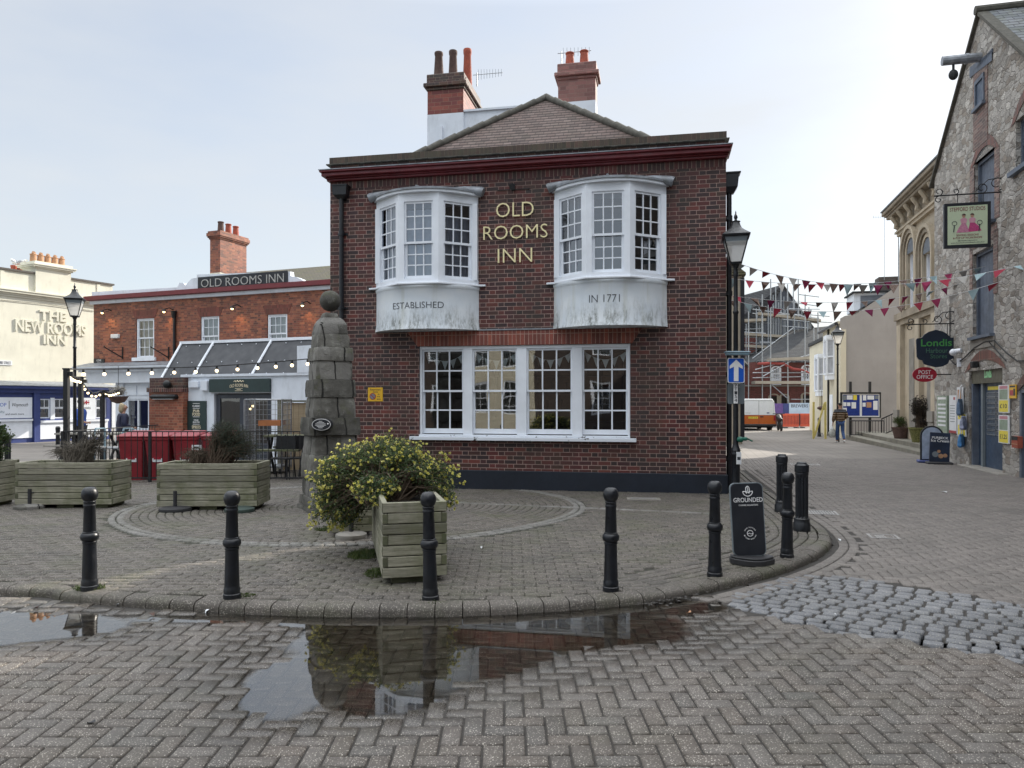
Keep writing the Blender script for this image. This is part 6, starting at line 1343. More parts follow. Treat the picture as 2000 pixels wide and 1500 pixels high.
for px, y0, y1, dep in ((1447, 640, 800, -1.2), (1462, 600, 800, -1.2), (1489, 575, 800, -1.2), (1505, 545, 795, -1.4), (1525, 545, 665, 5.5), (1539, 555, 800, -1.4), (1560, 545, 640, 5.5), (1572, 575, 800, -1.4), (1590, 640, 800, -1.4), (1598, 610, 800, -1.0), (1478, 610, 720, 5), (1515, 560, 690, 5), (1549, 560, 650, 5.5), (1580, 600, 660, 5.5), (1612, 655, 720, 4)):
    m_ = MB(); Y = BY + dep; m_.tube((bx(px, Y), dep, bz(y1, Y)), (bx(px + rs_.uniform(-1, 1), Y), dep, bz(y0, Y)), 0.045, n=6); m_.build('standard_pole', M['galv'], sc_)
for x0, y0, x1, y1, dep in ((1470, 612, 1600, 632, 5), (1470, 604, 1600, 622, 5), (1500, 706, 1592, 700, -1.3), (1470, 738, 1592, 735, -1.3), (1470, 728, 1592, 728, -1.3), (1440, 668, 1530, 672, 4.5), (1440, 658, 1510, 660, 4.5), (1440, 682, 1540, 684, 4.5), (1440, 690, 1525, 692, 4.5), (1470, 670, 1535, 674, 4.5), (1545, 780, 1595, 780, -1.3), (1475, 722, 1592, 690, -1.3), (1470, 700, 1550, 640, 1), (1545, 590, 1600, 598, 5.6), (1560, 575, 1600, 580, 5.6), (1585, 615, 1620, 618, 5.6), (1565, 627, 1625, 630, 5.6), (1600, 655, 1625, 655, 4.2), (1600, 668, 1625, 668, 4.2), (1490, 735, 1545, 705, -1.4), (1500, 745, 1540, 780, -1.4)):
    m_ = MB(); Y = BY + dep; m_.tube((bx(x0, Y), dep, bz(y0, Y)), (bx(x1, Y), dep, bz(y1, Y)), 0.04, n=6); m_.build('ledger_pole', M['galv'], sc_)
for i in range(26):
    m_ = MB(); dep = rs_.choice((4.2, 4.8, 5.4)); Y = BY + dep; px = rs_.uniform(1440, 1600); y0 = 560 + abs(px - 1527) * 0.9 + rs_.uniform(-8, 25); m_.tube((bx(px, Y), dep, bz(rs_.uniform(690, 725), Y)), (bx(px, Y), dep, bz(y0, Y)), 0.035, n=5); m_.build('standard_pole', M['galv'], sc_)
for i in range(20):
    m_ = MB(); dep = rs_.choice((4.0, 4.6, 5.2)); Y = BY + dep; px = rs_.uniform(1440, 1570); y0 = rs_.uniform(600, 705); ln_ = rs_.uniform(25, 60); m_.tube((bx(px, Y), dep, bz(y0, Y)), (bx(px + ln_, Y), dep, bz(y0 + rs_.uniform(-2, 5), Y)), 0.035, n=5); m_.build('ledger_pole', M['galv'], sc_)
M['board_wood'] = paint("scaffold boards", (0.34, 0.30, 0.24), 0.85, 0.2, 2.0)
for x0, y0, x1, y1, dep in ((1478, 616, 1598, 630, 5.2), (1440, 630, 1492, 628, 4.8), (1440, 655, 1531, 661, 4.8), (1440, 678, 1510, 682, 4.8), (1470, 750, 1590, 750, -0.9), (1500, 706, 1590, 702, -0.9)):
    m_ = MB(); Y = BY + dep; za, zb2 = bz(y0, Y), bz(y1, Y); xa, xb = bx(x0, Y), bx(x1, Y); m_.add([(xa, dep - 0.6, za), (xb, dep - 0.6, zb2), (xb, dep + 0.3, zb2), (xa, dep + 0.3, za), (xa, dep - 0.6, za + 0.22), (xb, dep - 0.6, zb2 + 0.22), (xb, dep + 0.3, zb2 + 0.2), (xa, dep + 0.3, za + 0.2)], [(0, 3, 2, 1), (4, 5, 6, 7), (0, 1, 5, 4), (1, 2, 6, 5), (2, 3, 7, 6), (3, 0, 4, 7)]); m_.build('walkway_boards', M['board_wood'], sc_)
m_ = MB(); m_.path([(bx(1470), -1.2, bz(712)), (bx(1495), -1.3, bz(711)), (bx(1518), -1.35, bz(712)), (bx(1535), -1.35, bz(722)), (bx(1555), -1.35, bz(724)), (bx(1570), -1.35, bz(731)), (bx(1575), -1.3, bz(748))], [0.10, 0.12, 0.10, 0.12, 0.07, 0.06, 0.14], 6); m_.build('red_netting', M['netting'], sc_)
m_ = MB(); m_.box(bx(1571), bx(1588), -1.55, -1.5, bz(705), bz(694)); bd = m_.build('builder_board', M['paper'], sc_)
# banner and barriers
bn = thing('site_banner', 'pale blue BREWERS QUAY hoarding banner behind the barriers', 'banner', (0, 54.0, 0)); Yb = 54.0
m_ = MB(); m_.box(bx(1541, Yb), bx(1605, Yb), -0.03, 0.03, bz(808, Yb), bz(787, Yb)); m_.build('sheet', paint("pale blue banner", (0.42, 0.55, 0.68), 0.6, 0.25, 0.8), bn)
m_ = MB(); put_text(m_, "BREWERS QUAY", bx(1545, Yb), -0.032, bz(797, Yb), bx(1602, Yb) - bx(1545, Yb), bz(789.5, Yb) - bz(797, Yb), 0.01); m_.build('banner_wording', M['letter_dark'], bn, uv=False)
m_ = MB(); m_.box(bx(1512, Yb), bx(1529, Yb), -0.03, 0.03, bz(808, Yb), bz(788, Yb)); m_.build('purple_panel', paint("purple panel", (0.12, 0.07, 0.25), 0.6), bn); m_ = MB(); m_.box(bx(1529.5, Yb), bx(1540.5, Yb), -0.03, 0.03, bz(808, Yb), bz(788, Yb)); m_.build('navy_panel', M['navy'], bn)
for i, (a, b, Y, lab) in enumerate(((1529, 1560, 51.5, 'orange plastic street barrier nearer the parked van'), (1563, 1592, 52.0, 'orange plastic street barrier nearer the yellow frame'))):
    t = thing('street_barrier', lab, 'barrier', (bx((a + b) / 2, Y), Y, gz(Y)), 0, 'orange plastic barriers'); hw = (bx(b, Y) - bx(a, Y)) / 2; m_ = MB()
    m_.box(-hw, hw, -0.03, 0.03, 0.88, 1.02); m_.box(-hw, hw, -0.03, 0.03, 0.10, 0.25)
    for k in range(11): q_ = -hw + 0.03 + (2 * hw - 0.1) * k / 10; m_.box(q_, q_ + 0.05, -0.02, 0.02, 0.25, 0.88)
    m_.build('panel', M['orange_plastic'], t); m_ = MB()
    for s_ in (-0.7, 0.7): m_.box(s_ * hw - 0.06, s_ * hw + 0.06, -0.35, 0.35, 0, 0.07)
    m_.build('foot', M['dark_plastic'], t)
# ---------------------------------------------------------------- street furniture
def make_ball_bollard():
    t = thing('ball_bollard', '', 'bollard', (0, 0, 0), 0, 'ball topped bollards along the kerb')
    m_ = MB(); m_.lathe([(0.062, -0.1), (0.066, 0.0), (0.066, 0.035), (0.060, 0.04), (0.062, 0.075), (0.057, 0.085), (0.056, 0.10), (0.049, 0.375), (0.054, 0.38), (0.054, 0.39), (0.050, 0.395)], 28); m_.build('shaft', M['black'], t, smooth=True)
    m_ = MB(); m_.lathe([(0.050, 0.395), (0.063, 0.405), (0.069, 0.425), (0.066, 0.447), (0.054, 0.46), (0.054, 0.468), (0.048, 0.472)], 28); m_.build('collar', M['black'], t, smooth=True)
    m_ = MB(); m_.lathe([(0.048, 0.472), (0.0425, 0.67), (0.046, 0.675), (0.046, 0.685), (0.043, 0.69), (0.043, 0.70), (0.046, 0.705), (0.046, 0.712), (0.041, 0.718)], 28); m_.build('upper_shaft', M['black'], t, smooth=True)
    m_ = MB(); m_.lathe([(0.041, 0.718), (0.052, 0.73), (0.061, 0.755), (0.062, 0.775), (0.056, 0.80), (0.042, 0.82), (0.030, 0.826), (0.0, 0.828)], 28); m_.build('ball_top', M['black'], t, smooth=True)
    return t
spots = [(175, 1152, 0, 'black ball topped bollard with a tuft of grass round its foot'), (453, 1168, 0, 'black ball topped bollard in front of the twiggy planter and green parasol base'), (841, 1172, -1.4, 'black ball topped bollard leaning before the flowering planter'), (1193, 1154, 0, 'black ball topped bollard standing alone below the long inn window'), (1396, 1126, 0, 'black ball topped bollard just beside the black pavement sign'), (1537, 1089, 0.6, 'black ball topped bollard between the pavement sign and fluted bollard')]
proto = make_ball_bollard()
for i, (px, py, lean, lab) in enumerate(spots):
    o = proto if i == 0 else copy_tree(proto); p = at_pave(px, py); o.location = p; o.rotation_euler = (0, R(lean), R(i * 40)); o['label'] = lab
    if lean: o.rotation_euler = (0, R(lean), 0)
def make_fluted():
    t = thing('fluted_bollard', '', 'bollard', (0, 0, 0), 0, 'fluted bollards')
    m_ = MB(); m_.lathe([(0.098, -0.1), (0.098, 0.0), (0.095, 0.09), (0.088, 0.1), (0.088, 0.14), (0.078, 0.15)], 28); m_.build('base', M['black'], t, smooth=True)
    m_ = MB(); n = 48; secs = []
    for z in (0.15, 0.17, 0.2, 0.62, 0.65):
        f = 0 if z in (0.15, 0.65) else 1; secs.append([(math.cos(2 * math.pi * i / n) * (0.072 - f * 0.012 * (0.5 + 0.5 * math.cos(12 * 2 * math.pi * i / n))), math.sin(2 * math.pi * i / n) * (0.072 - f * 0.012 * (0.5 + 0.5 * math.cos(12 * 2 * math.pi * i / n))), z) for i in range(n)])
    m_.loft(secs); m_.build('fluted_shaft', M['black'], t)
    m_ = MB(); m_.lathe([(0.072, 0.65), (0.076, 0.665), (0.072, 0.68), (0.08, 0.69), (0.08, 0.765), (0.07, 0.775), (0.055, 0.787), (0.052, 0.80), (0.0, 0.803)], 28); m_.build('cap', M['black'], t, smooth=True)
    return t
proto = make_fluted()
for i, (px, py, sc, lab) in enumerate([(1566, 1036, 1.0, 'black fluted bollard on the curved pavement nose beside the lane'), (1527, 999, 1.0, 'black fluted bollard behind the ball bollard near the lamp post'), (1600, 853, 1.2, 'slim black bollard in the lane before the yellow frame'), (1589, 841, 1.2, 'slim black bollard against the yellow post'), (1448, 842, 1.15, 'black bollard in the shade beside the parked van'), (15, 926, 1.1, 'black fluted bollard behind the evergreen shrub planter'), (113, 886, 1.1, 'dark bollard in front of the blue shopfront')]):
    o = proto if i == 0 else copy_tree(proto); p = at_pave(px, py) if i < 2 else at(px, py); o.location = p; o.scale = (sc * (1 if i < 2 else 0.8),) * 2 + (sc,); o['label'] = lab

def make_lamp():
    t = thing('lamp_post', '', 'street lamp', (0, 0, 0), 0, 'heritage lantern street lamps')
    m_ = MB(); m_.lathe([(0.085, -0.1), (0.085, 0.05), (0.075, 0.07), (0.075, 0.78), (0.088, 0.80), (0.088, 0.82), (0.08, 0.84), (0.08, 0.87), (0.088, 0.88), (0.07, 0.92), (0.052, 0.97), (0.048, 1.0), (0.040, 3.35), (0.052, 3.37), (0.052, 3.40), (0.040, 3.42), (0.036, 4.02), (0.048, 4.05), (0.042, 4.10), (0.04, 4.18), (0.065, 4.24), (0.085, 4.26)], 20); m_.build('post', M['black'], t, smooth=True)
    m_ = MB(); zb, zt = 4.27, 4.74; b, a = 0.095, 0.215
    for sx in (-1, 1):
        for sy in (-1, 1): m_.tube((sx * b, sy * b, zb), (sx * a, sy * a, zt), 0.013, n=6)
    for z, h in ((zb, b), (zt, a)):
        for p, q in (((-h, -h), (h, -h)), ((h, -h), (h, h)), ((h, h), (-h, h)), ((-h, h), (-h, -h))): m_.tube((p[0], p[1], z), (q[0], q[1], z), 0.016, n=6)
    m_.box(-b, b, -b, b, zb - 0.02, zb + 0.02); m_.build('lantern_frame', M['black'], t)
    m_ = MB(); secs = [[(-h, -h, z), (h, -h, z), (h, h, z), (-h, h, z)] for z, h in ((zb + 0.02, b), (zt - 0.10, a - 0.025))]; m_.loft(secs, caps=False); m_.build('lantern_glass', M['frost'], t)
    m_ = MB(); secs = [[(-h, -h, z), (h, -h, z), (h, h, z), (-h, h, z)] for z, h in ((zt - 0.11, a - 0.03), (zt - 0.005, a - 0.01))]; m_.loft(secs, caps=False); m_.build('reflector', M['grey_sign'], t)
    m_ = MB(); secs = []
    for z, h, r in ((zt, 0.24, 0), (zt + 0.03, 0.245, 0), (zt + 0.10, 0.17, 0.3), (zt + 0.16, 0.115, 0.7), (zt + 0.22, 0.085, 1), (zt + 0.27, 0.07, 1), (zt + 0.29, 0.085, 1), (zt + 0.30, 0.045, 1)):
        n = 24; ring = []
        for i in range(n):
            th = 2 * math.pi * i / n; c, s = math.cos(th), math.sin(th); sq = 1 / max(abs(c), abs(s)); k_ = sq * (1 - r) + r; ring.append((c * h * k_, s * h * k_, z))
        secs.append(ring)
    m_.loft(secs); m_.build('canopy', M['black'], t, smooth=True)
    m_ = MB(); m_.lathe([(0.03, zt + 0.30), (0.022, zt + 0.33), (0.036, zt + 0.36), (0.028, zt + 0.40), (0.012, zt + 0.43), (0.012, zt + 0.45), (0.002, zt + 0.49)], 12); m_.build('finial', M['black'], t, smooth=True)
    return t
def frost():
    k = NM("frosted lantern glass"); k.nt.nodes.remove(k.b); d = k.n("BsdfDiffuse"); d.inputs[0].default_value = (0.92, 0.92, 0.90, 1); tr = k.n("BsdfTranslucent"); tr.inputs[0].default_value = (0.97, 0.96, 0.93, 1); tp = k.n("BsdfTransparent")
    m1 = k.n("MixShader"); m1.inputs[0].default_value = 0.55; k.link(d.outputs[0], m1.inputs[1]); k.link(tr.outputs[0], m1.inputs[2]); m2 = k.n("MixShader"); m2.inputs[0].default_value = 0.3; k.link(m1.outputs[0], m2.inputs[1]); k.link(tp.outputs[0], m2.inputs[2]); k.link(m2.outputs[0], k.out.inputs[0]); return k.mat
M['frost'] = frost()
LY = 12.1; lamp = make_lamp(); lamp.scale = (0.9, 0.9, 0.905); lamp.location = (X_(1437, LY), LY, pave_z(3.6, LY) - 0.03); lamp.rotation_euler.z = R(-14); lamp['label'] = 'black lantern lamp post with one way sign beside the inn corner'
l2 = copy_tree(lamp); l2.location = (X_(146, 19.0), 19.0, gz(19.0) - 0.02); l2.rotation_euler.z = R(20); l2['label'] = 'black lantern lamp post in front of the cream inn wall'
l3 = copy_tree(lamp); l3.location = (X_(1636, 31.5), 31.5, -0.22); l3.rotation_euler.z = R(-14); l3.scale = (1.0, 1.0, 0.99); l3['label'] = 'black lantern lamp post by the notice board and grey gable'
# signs on the near lamp post
lx = lamp.location.x; Ys = LY - 0.12
def sgn(name, label, px0, px1, py0, py1, Y=Ys, rz=0.0): return thing(name, label, 'sign', (X_((px0 + px1) / 2, Y), Y, Z_((py0 + py1) / 2, Y)), rz), (px1 - px0) / 2 * Y / FPX, (py1 - py0) / 2 * Y / FPX
t, w, h = sgn('one_way_sign', 'blue square sign with white upward arrow on the lamp post', 1421, 1454, 699, 748)
def rrect(m_, w, h, r, y0, y1):
    pts = []
    for cx, cz, a0 in ((w - r, -h + r, -90), (w - r, h - r, 0), (-w + r, h - r, 90), (-w + r, -h + r, 180)):
        for i in range(5): a = R(a0 + 22.5 * i); pts.append((cx + math.cos(a) * r, cz + math.sin(a) * r))
    m_.prism(pts, y0, y1)
m_ = MB(); rrect(m_, w, h, 0.03, -0.005, 0.005); m_.build('white_border', M['letter_white'], t); m_ = MB(); rrect(m_, w - 0.012, h - 0.012, 0.025, -0.008, -0.0052); m_.build('plate', M['blue_sign'], t)
m_ = MB(); m_.prism([(-0.037, -h * 0.86), (0.037, -h * 0.86), (0.037, h * 0.30), (0.105, h * 0.12), (0.105, h * 0.36), (0, h * 0.86), (-0.105, h * 0.36), (-0.105, h * 0.12), (-0.037, h * 0.30)], -0.012, -0.0085); m_.build('arrow', M['letter_white'], t)
m_ = MB(); m_.box(-0.05, 0.05, 0.005, 0.10, -0.03, 0.03); m_.build('clamp', M['galv'], t)
t, w, h = sgn('sign_back_plate', 'grey back of a sign with vertical number strip on the lamp post', 1421, 1454, 749, 789, LY + 0.08)
m_ = MB(); rrect(m_, w, h, 0.03, 0, 0.008); m_.build('plate', M['grey_sign'], t); m_ = MB(); m_.box(-0.05, 0.05, -0.05, -0.001, h * 0.6, h * 0.75); m_.build('clamp', M['galv'], t)
t, w, h = sgn('number_strip', 'white strip lettered 7T154 wrapped on the lamp post', 1433, 1441, 749, 788, LY - 0.055)
m_ = MB(); m_.box(-w, w, -0.004, 0.01, -h, h); m_.build('strip', M['letter_white'], t); m_ = MB()
for i, ch in enumerate("7T154"): m_ = MB(); put_text(m_, ch, -0.022, -0.0045, h - (i + 0.92) * 2 * h / 5.4, 0.044, 0.05, 0.003); m_.build('digit', M['letter_dark'], t, uv=False)
t, w, h = sgn('sign_light_bar', 'pale blue grey light bar above the one way sign', 1418, 1462, 686, 694, LY - 0.14)
m_ = MB(); m_.box(-w, w, -0.06, 0.06, -h, h); m_.box(-w - 0.02, w + 0.02, -0.07, 0.07, h * 0.3, h * 0.8); m_.build('housing', M['steel_blue'], t, bevel=0.01); m_ = MB(); m_.box(-0.03, 0.03, 0.06, 0.14, -h, h); m_.build('bracket', M['galv'], t)
t = thing('green_rag', 'green wrapper tied round the lamp post collar', 'litter', (lx + 0.06, LY - 0.05, Z_(858, LY))); m_ = MB(); m_.ball((0, 0, 0), 0.06, 7, 1, 0.8, 0.8); m_.ball((0.07, -0.02, 0.01), 0.04, 6, 1.3, 0.7, 0.8); m_.path([(0.08, 0, 0.03), (0.14, 0, 0.0), (0.2, 0, -0.03)], 0.012, 5); m_.build('wrapper', paint("green plastic", (0.01, 0.12, 0.08), 0.4), t)
t = thing('post_sticker', 'small white notice stuck low on the lamp post', 'notice', (lx + 0.02, LY - 0.08, Z_(894, LY))); m_ = MB(); m_.box(-0.035, 0.045, -0.006, 0.0, -0.1, 0.1); m_.build('paper', M['paper'], t); m_ = MB(); m_.box(-0.02, 0.03, -0.0075, -0.0062, -0.03, 0.02); m_.build('print', M['letter_dark'], t)

# pavement sign: GROUNDED coffee roasters
pS = at_pave(1464, 1100); sg = thing('pavement_sign', 'black GROUNDED coffee pavement sign leaning on a moulded base', 'sign', pS, R(-3))
sY = pS.y; sw = 64 * sY / FPX / 2; sh = 142 * sY / FPX
Mt = Matrix.Rotation(R(-4), 4, 'X') @ Matrix.Rotation(R(-2.2), 4, 'Y')
m_ = MB(); m_.M = Matrix.Translation((0, 0.0, 0.07)) @ Mt @ Matrix.Translation((0, 0, sh / 2)); rrect(m_, sw, sh / 2, 0.05, -0.016, 0.016); m_.build('edge_frame', M['grey_sign'], sg)
m_ = MB(); m_.M = Matrix.Translation((0, 0.0, 0.07)) @ Mt @ Matrix.Translation((0, 0, sh / 2)); rrect(m_, sw - 0.008, sh / 2 - 0.008, 0.045, -0.0195, -0.0162); pn = m_.build('panel', M['board_black'], sg)
MM = Matrix.Translation((0, 0.0, 0.07)) @ Mt
for tx, z, w, h in (("GROUNDED", 0.50, 0.27, 0.042), ("COFFEE ROASTERS", 0.465, 0.18, 0.014)):
    m_ = MB(); m_.M = MM; put_text(m_, tx, -w / 2 + 0.01, -0.020, z, w, h, 0.002, 0.006); m_.build('wording', M['letter_white'], pn, uv=False)
m_ = MB(); m_.M = MM
bowl = [(math.cos(R(180 + 180 * i / 14)) * 0.045 + 0.01, 0.60 + math.sin(R(180 + 180 * i / 14)) * 0.045) for i in range(15)]
m_.path([(x, -0.021, z) for x, z in bowl] + [(-0.035, -0.021, 0.60)][:0], 0.004, 5); m_.path([(-0.035, -0.021, 0.60), (-0.012, -0.021, 0.60), (0.0, -0.021, 0.58)], 0.004, 5); m_.path([(0.055, -0.021, 0.60), (0.032, -0.021, 0.60), (0.02, -0.021, 0.58)], 0.004, 5)
m_.path([(0.01 + 0.017 * math.cos(R(a)), -0.021, 0.618 + 0.03 * math.sin(R(a))) for a in range(0, 361, 24)], 0.0035, 5); m_.path([(0.006, -0.021, 0.595), (0.013, -0.021, 0.618), (0.008, -0.021, 0.64)], 0.003, 5); m_.build('bean_emblem', M['letter_white'], pn, uv=False)
m_ = MB(); m_.M = MM; m_.path([(0.012 + 0.027 * math.cos(R(a)), -0.021, 0.21 + 0.027 * math.sin(R(a))) for a in range(0, 361, 20)], 0.003, 5); m_.path([(-0.01, -0.021, 0.205), (0.005, -0.021, 0.212), (0.02, -0.021, 0.203), (0.036, -0.021, 0.208)], 0.003, 5); m_.build('round_emblem', M['letter_white'], pn, uv=False)
for tx, a0, a1 in (("HAND ROASTED", 150, 30), ("IN DORSET", 200, 262), ("ENGLAND", 278, 340)):
    m_ = MB(); m_.M = MM; n = len(tx)
    for i, ch in enumerate(tx):
        if ch == ' ': continue
        a = R(a0 + (a1 - a0) * i / (n - 1)); rot = a - math.pi / 2 if a0 == 150 else a + math.pi / 2; c, s = math.cos(rot), math.sin(rot); cx, cz = 0.012 + 0.055 * math.cos(a), 0.21 + 0.055 * math.sin(a)
        put_text(m_, ch, -0.0045, -0.0205, -0.005, 0.009, 0.010, 0.0015, 0.0, fn=lambda x, y, z: (cx + c * x - s * z, y, cz + s * x + c * z))
    m_.build('ring_wording', M['letter_white'], pn, uv=False)
m_ = MB(); n = 20; pts = [(-sw - 0.02, 0.06), (-sw - 0.03, -0.03)] + [(-sw - 0.03 + (2 * sw + 0.10) * i / n, -0.05 - 0.13 * math.sin(math.pi * i / n)) for i in range(1, n)] + [(sw + 0.07, -0.03), (sw + 0.05, 0.06)]
m_.slab([(x, y) for x, y in pts], 0.0, 0.055); m_.slab([(x * 0.96, y * 0.9) for x, y in pts], 0.056, 0.075); m_.build('base', M['dark_plastic'], sg, bevel=0.006)

# stone monument
ob_p = at_pave(643, 998); ob = thing('stone_obelisk', 'weathered banded stone obelisk with ball finial outside the inn', 'monument', (X_(645, 10.65), 10.65, pave_z(-2.6, 10.65) - 0.05), R(28))
def obelisk_mat():
    k = NM("lichened dark limestone"); o = k.obj(); f = k.noise(o, 9.0, 7, 0.75)
    c = k.ramp(k.rng(k.noise(o, 2.2, 5, 0.65), 0.3, 0.7), [(0, (0.060, 0.058, 0.050)), (0.5, (0.115, 0.11, 0.098)), (1, (0.19, 0.185, 0.165))])
    c = k.mix(k.rng(f, 0.55, 0.7, 0, 0.7), c, (0.30, 0.30, 0.27)); c = k.mix(k.rng(k.noise(o, 5.0, 6, 0.7), 0.56, 0.7, 0, 0.6), c, (0.09, 0.095, 0.045)); rd = k.n("ObjectInfo").outputs['Random']; c = k.mix(1.0, c, k.ramp(rd, [(0, (0.72,) * 3), (1, (1.3,) * 3)]), 'MULTIPLY'); s = k.sep(o)
    q = k.m('FRACT', k.m('ADD', k.m('ADD', k.m('MULTIPLY', s[0], 2.3), k.m('MULTIPLY', s[1], 2.3)), k.m('MULTIPLY', rd, 7.0))); cell = k.white(k.xyz(k.m('FLOOR', k.m('ADD', k.m('ADD', k.m('MULTIPLY', s[0], 2.3), k.m('MULTIPLY', s[1], 2.3)), k.m('MULTIPLY', rd, 7.0))), rd, 1.0))
    c = k.mix(k.rng(cell, 0.72, 0.8, 0, 0.45), c, (0.27, 0.26, 0.245)); ln = k.rng(k.m('ABSOLUTE', k.m('SUBTRACT', k.m('ADD', q, k.m('MULTIPLY', k.m('SUBTRACT', f, 0.5), 0.06)), 0.5)), 0.012, 0.03)
    c = k.mix(ln, (0.02, 0.02, 0.018), c)
    return k.done(c, 0.95, k.bump(k.m('ADD', f, ln), 1.0, 0.03))
M['monument'] = obelisk_mat()
def stone_layer(z0, z1, h0, h1, parent, name='stone_course', cham=0.18, amp=0.011):
    m_ = MB(); secs = []; nz = 5; per = 9
    for a in range(nz + 1):
        f = a / nz; z = z0 + (z1 - z0) * f; h = h0 + (h1 - h0) * f
        e = 0.0 if 0 < a < nz else 0.006
        ring = []
        corners = [(1, -1 + cham), (1, 1 - cham), (1 - cham, 1), (-1 + cham, 1), (-1, 1 - cham), (-1, -1 + cham), (-1 + cham, -1), (1 - cham, -1)]
        for i in range(8):
            p, q = corners[i], corners[(i + 1) % 8]; n = per if i % 2 == 0 else 3
            for k in range(n):
                t = k / n; x, y = (p[0] + (q[0] - p[0]) * t) * (h - e), (p[1] + (q[1] - p[1]) * t) * (h - e); d = mnoise.noise(Vector((x * 4, y * 4, z * 3 + 3))) * amp * 2.4 + mnoise.noise(Vector((x * 16, y * 16, z * 16))) * amp; r = math.hypot(x, y); ring.append((x * (1 + d / r), y * (1 + d / r), z + d * 0.4))
        secs.append(ring)
    m_.loft(secs); return m_.build(name, M['monument'], parent, smooth=True)
OY = 10.65; oz = lambda py: Z_(py, OY) - ob.location.z
k_ = OY / FPX / 2 / 1.22
for y0, y1, w0, w1 in ((1004, 985, 132, 130), (984, 966, 124, 122), (965, 932, 112, 108), (931, 886, 116, 112), (885, 849, 108, 104), (848, 816, 120, 114), (815, 777, 98, 94), (776, 743, 99, 95), (742, 707, 86, 83), (706, 681, 90, 87), (680, 655, 77, 74), (654, 636, 73, 66), (635.6, 622, 66, 44), (621.6, 612, 40, 30)): stone_layer(oz(y0), oz(y1 - 0.6), w0 * k_, w1 * k_, ob, 'stone_course', 0.10)
m_ = MB(); m_.ball((0, 0, oz(588)), 20.5 * OY / FPX, 14); bo = m_.build('ball_finial', M['monument'], ob, smooth=True)
pl_ = thing('heritage_plaque', 'small dark oval plaque fixed to the stone obelisk', 'plaque', (X_(629, OY - 0.47), OY - 0.50, Z_(829, OY - 0.47)), 0.0)
def ellipse(m_, a, b, y0, y1, n=28): m_.prism([(math.cos(2 * math.pi * i / n) * a, math.sin(2 * math.pi * i / n) * b) for i in range(n)], y0, y1)
m_ = MB(); ellipse(m_, 0.130, 0.080, -0.013, -0.009); m_.build('rim', M['letter_white'], pl_); m_ = MB(); ellipse(m_, 0.132, 0.082, -0.0085, 0.12); m_.build('backing', M['board_black'], pl_); m_ = MB(); ellipse(m_, 0.122, 0.073, -0.016, -0.0122); m_.build('plate', M['board_black'], pl_)
m_ = MB()
for i, w in enumerate((0.05, 0.10, 0.14, 0.15, 0.10, 0.06)): m_.box(-w / 2 - 0.01, w / 2 - 0.01, -0.0185, -0.0162, 0.042 - i * 0.018, 0.048 - i * 0.018)
m_.ball((0.092, -0.017, 0.01), 0.012, 6); m_.build('inscription', M['letter_white'], pl_)

# timber planters
def planter(px, py, L_, Wd, H_, rz, label, corner='fl'):
    p = at_pave(px, py); c, s = math.cos(rz), math.sin(rz)
    t = thing('timber_planter', label, 'planter', (p.x + c * L_ / 2 - s * Wd / 2, p.y + s * L_ / 2 + c * Wd / 2, p.z), rz, 'weathered timber planters')
    n = 7; b = (H_ - 0.05) / n; th = 0.045
    for side, (x0, x1, y0, y1) in (('front', (-L_ / 2, L_ / 2, -Wd / 2, -Wd / 2 + th)), ('rear', (-L_ / 2, L_ / 2, Wd / 2 - th, Wd / 2)), ('a', (-L_ / 2, -L_ / 2 + th, -Wd / 2, Wd / 2)), ('b', (L_ / 2 - th, L_ / 2, -Wd / 2, Wd / 2))):
        m_ = MB()
        for i in range(n):
            z0 = 0.05 + i * b; lap = (i % 2 == 0); j = random.uniform(-0.003, 0.003)
            if side in ('front', 'rear'): a0, a1 = (x0, x1) if lap else (x0 + th, x1 - th); m_.box(a0, a1, y0 + j, y1 + j, z0 + 0.004, z0 + b - 0.004)
            else: a0, a1 = (y0 + th, y1 - th) if lap else (y0, y1); m_.box(x0 + j, x1 + j, a0, a1, z0 + 0.004, z0 + b - 0.004)
        m_.build('board_side', M['timber'], t, bevel=0.004)
    m_ = MB()
    for i in range(n):
        z0 = 0.05 + i * b; lap = (i % 2 == 0)
        for sx in (-1, 1):
            for sy in (-1, 1):
                if lap: x_ = sx * (L_ / 2 + 0.002); m_.box(min(x_, x_ - sx * 0.004), max(x_, x_ - sx * 0.004), min(sy * Wd / 2, sy * (Wd / 2 - th)) + 0.002, max(sy * Wd / 2, sy * (Wd / 2 - th)) - 0.002, z0 + 0.007, z0 + b - 0.007)
                else: y_ = sy * (Wd / 2 + 0.002); m_.box(min(sx * L_ / 2, sx * (L_ / 2 - th)) + 0.002, max(sx * L_ / 2, sx * (L_ / 2 - th)) - 0.002, min(y_, y_ - sy * 0.004), max(y_, y_ - sy * 0.004), z0 + 0.007, z0 + b - 0.007)
    m_.build('board_ends', M['timber_end'], t)
    for sx in (-1, 1):
        for sy in (-1, 1): m_ = MB(); m_.box(sx * (L_ / 2 - th - 0.035) - 0.033, sx * (L_ / 2 - th - 0.035) + 0.033, sy * (Wd / 2 - th - 0.035) - 0.033, sy * (Wd / 2 - th - 0.035) + 0.033, 0.06, H_ - 0.02); m_.build('corner_post', M['timber_end'], t)
    m_ = MB(); m_.box(-L_ / 2 + th + .001, L_ / 2 - th - .001, -Wd / 2 + th + .001, Wd / 2 - th - .001, H_ - 0.2, H_ - 0.10); m_.build('soil', M['soil'], t)
    k_ = 3 if L_ > 1 else 2
    for i in range(k_): q = -L_ / 2 + 0.2 + (L_ - 0.4) * i / (k_ - 1); m_ = MB(); m_.box(q - 0.12, q + 0.12, -Wd / 2 + 0.05, Wd / 2 - 0.05, 0, 0.048); m_.build('foot_bearer', M['timber_end'], t)
    return t
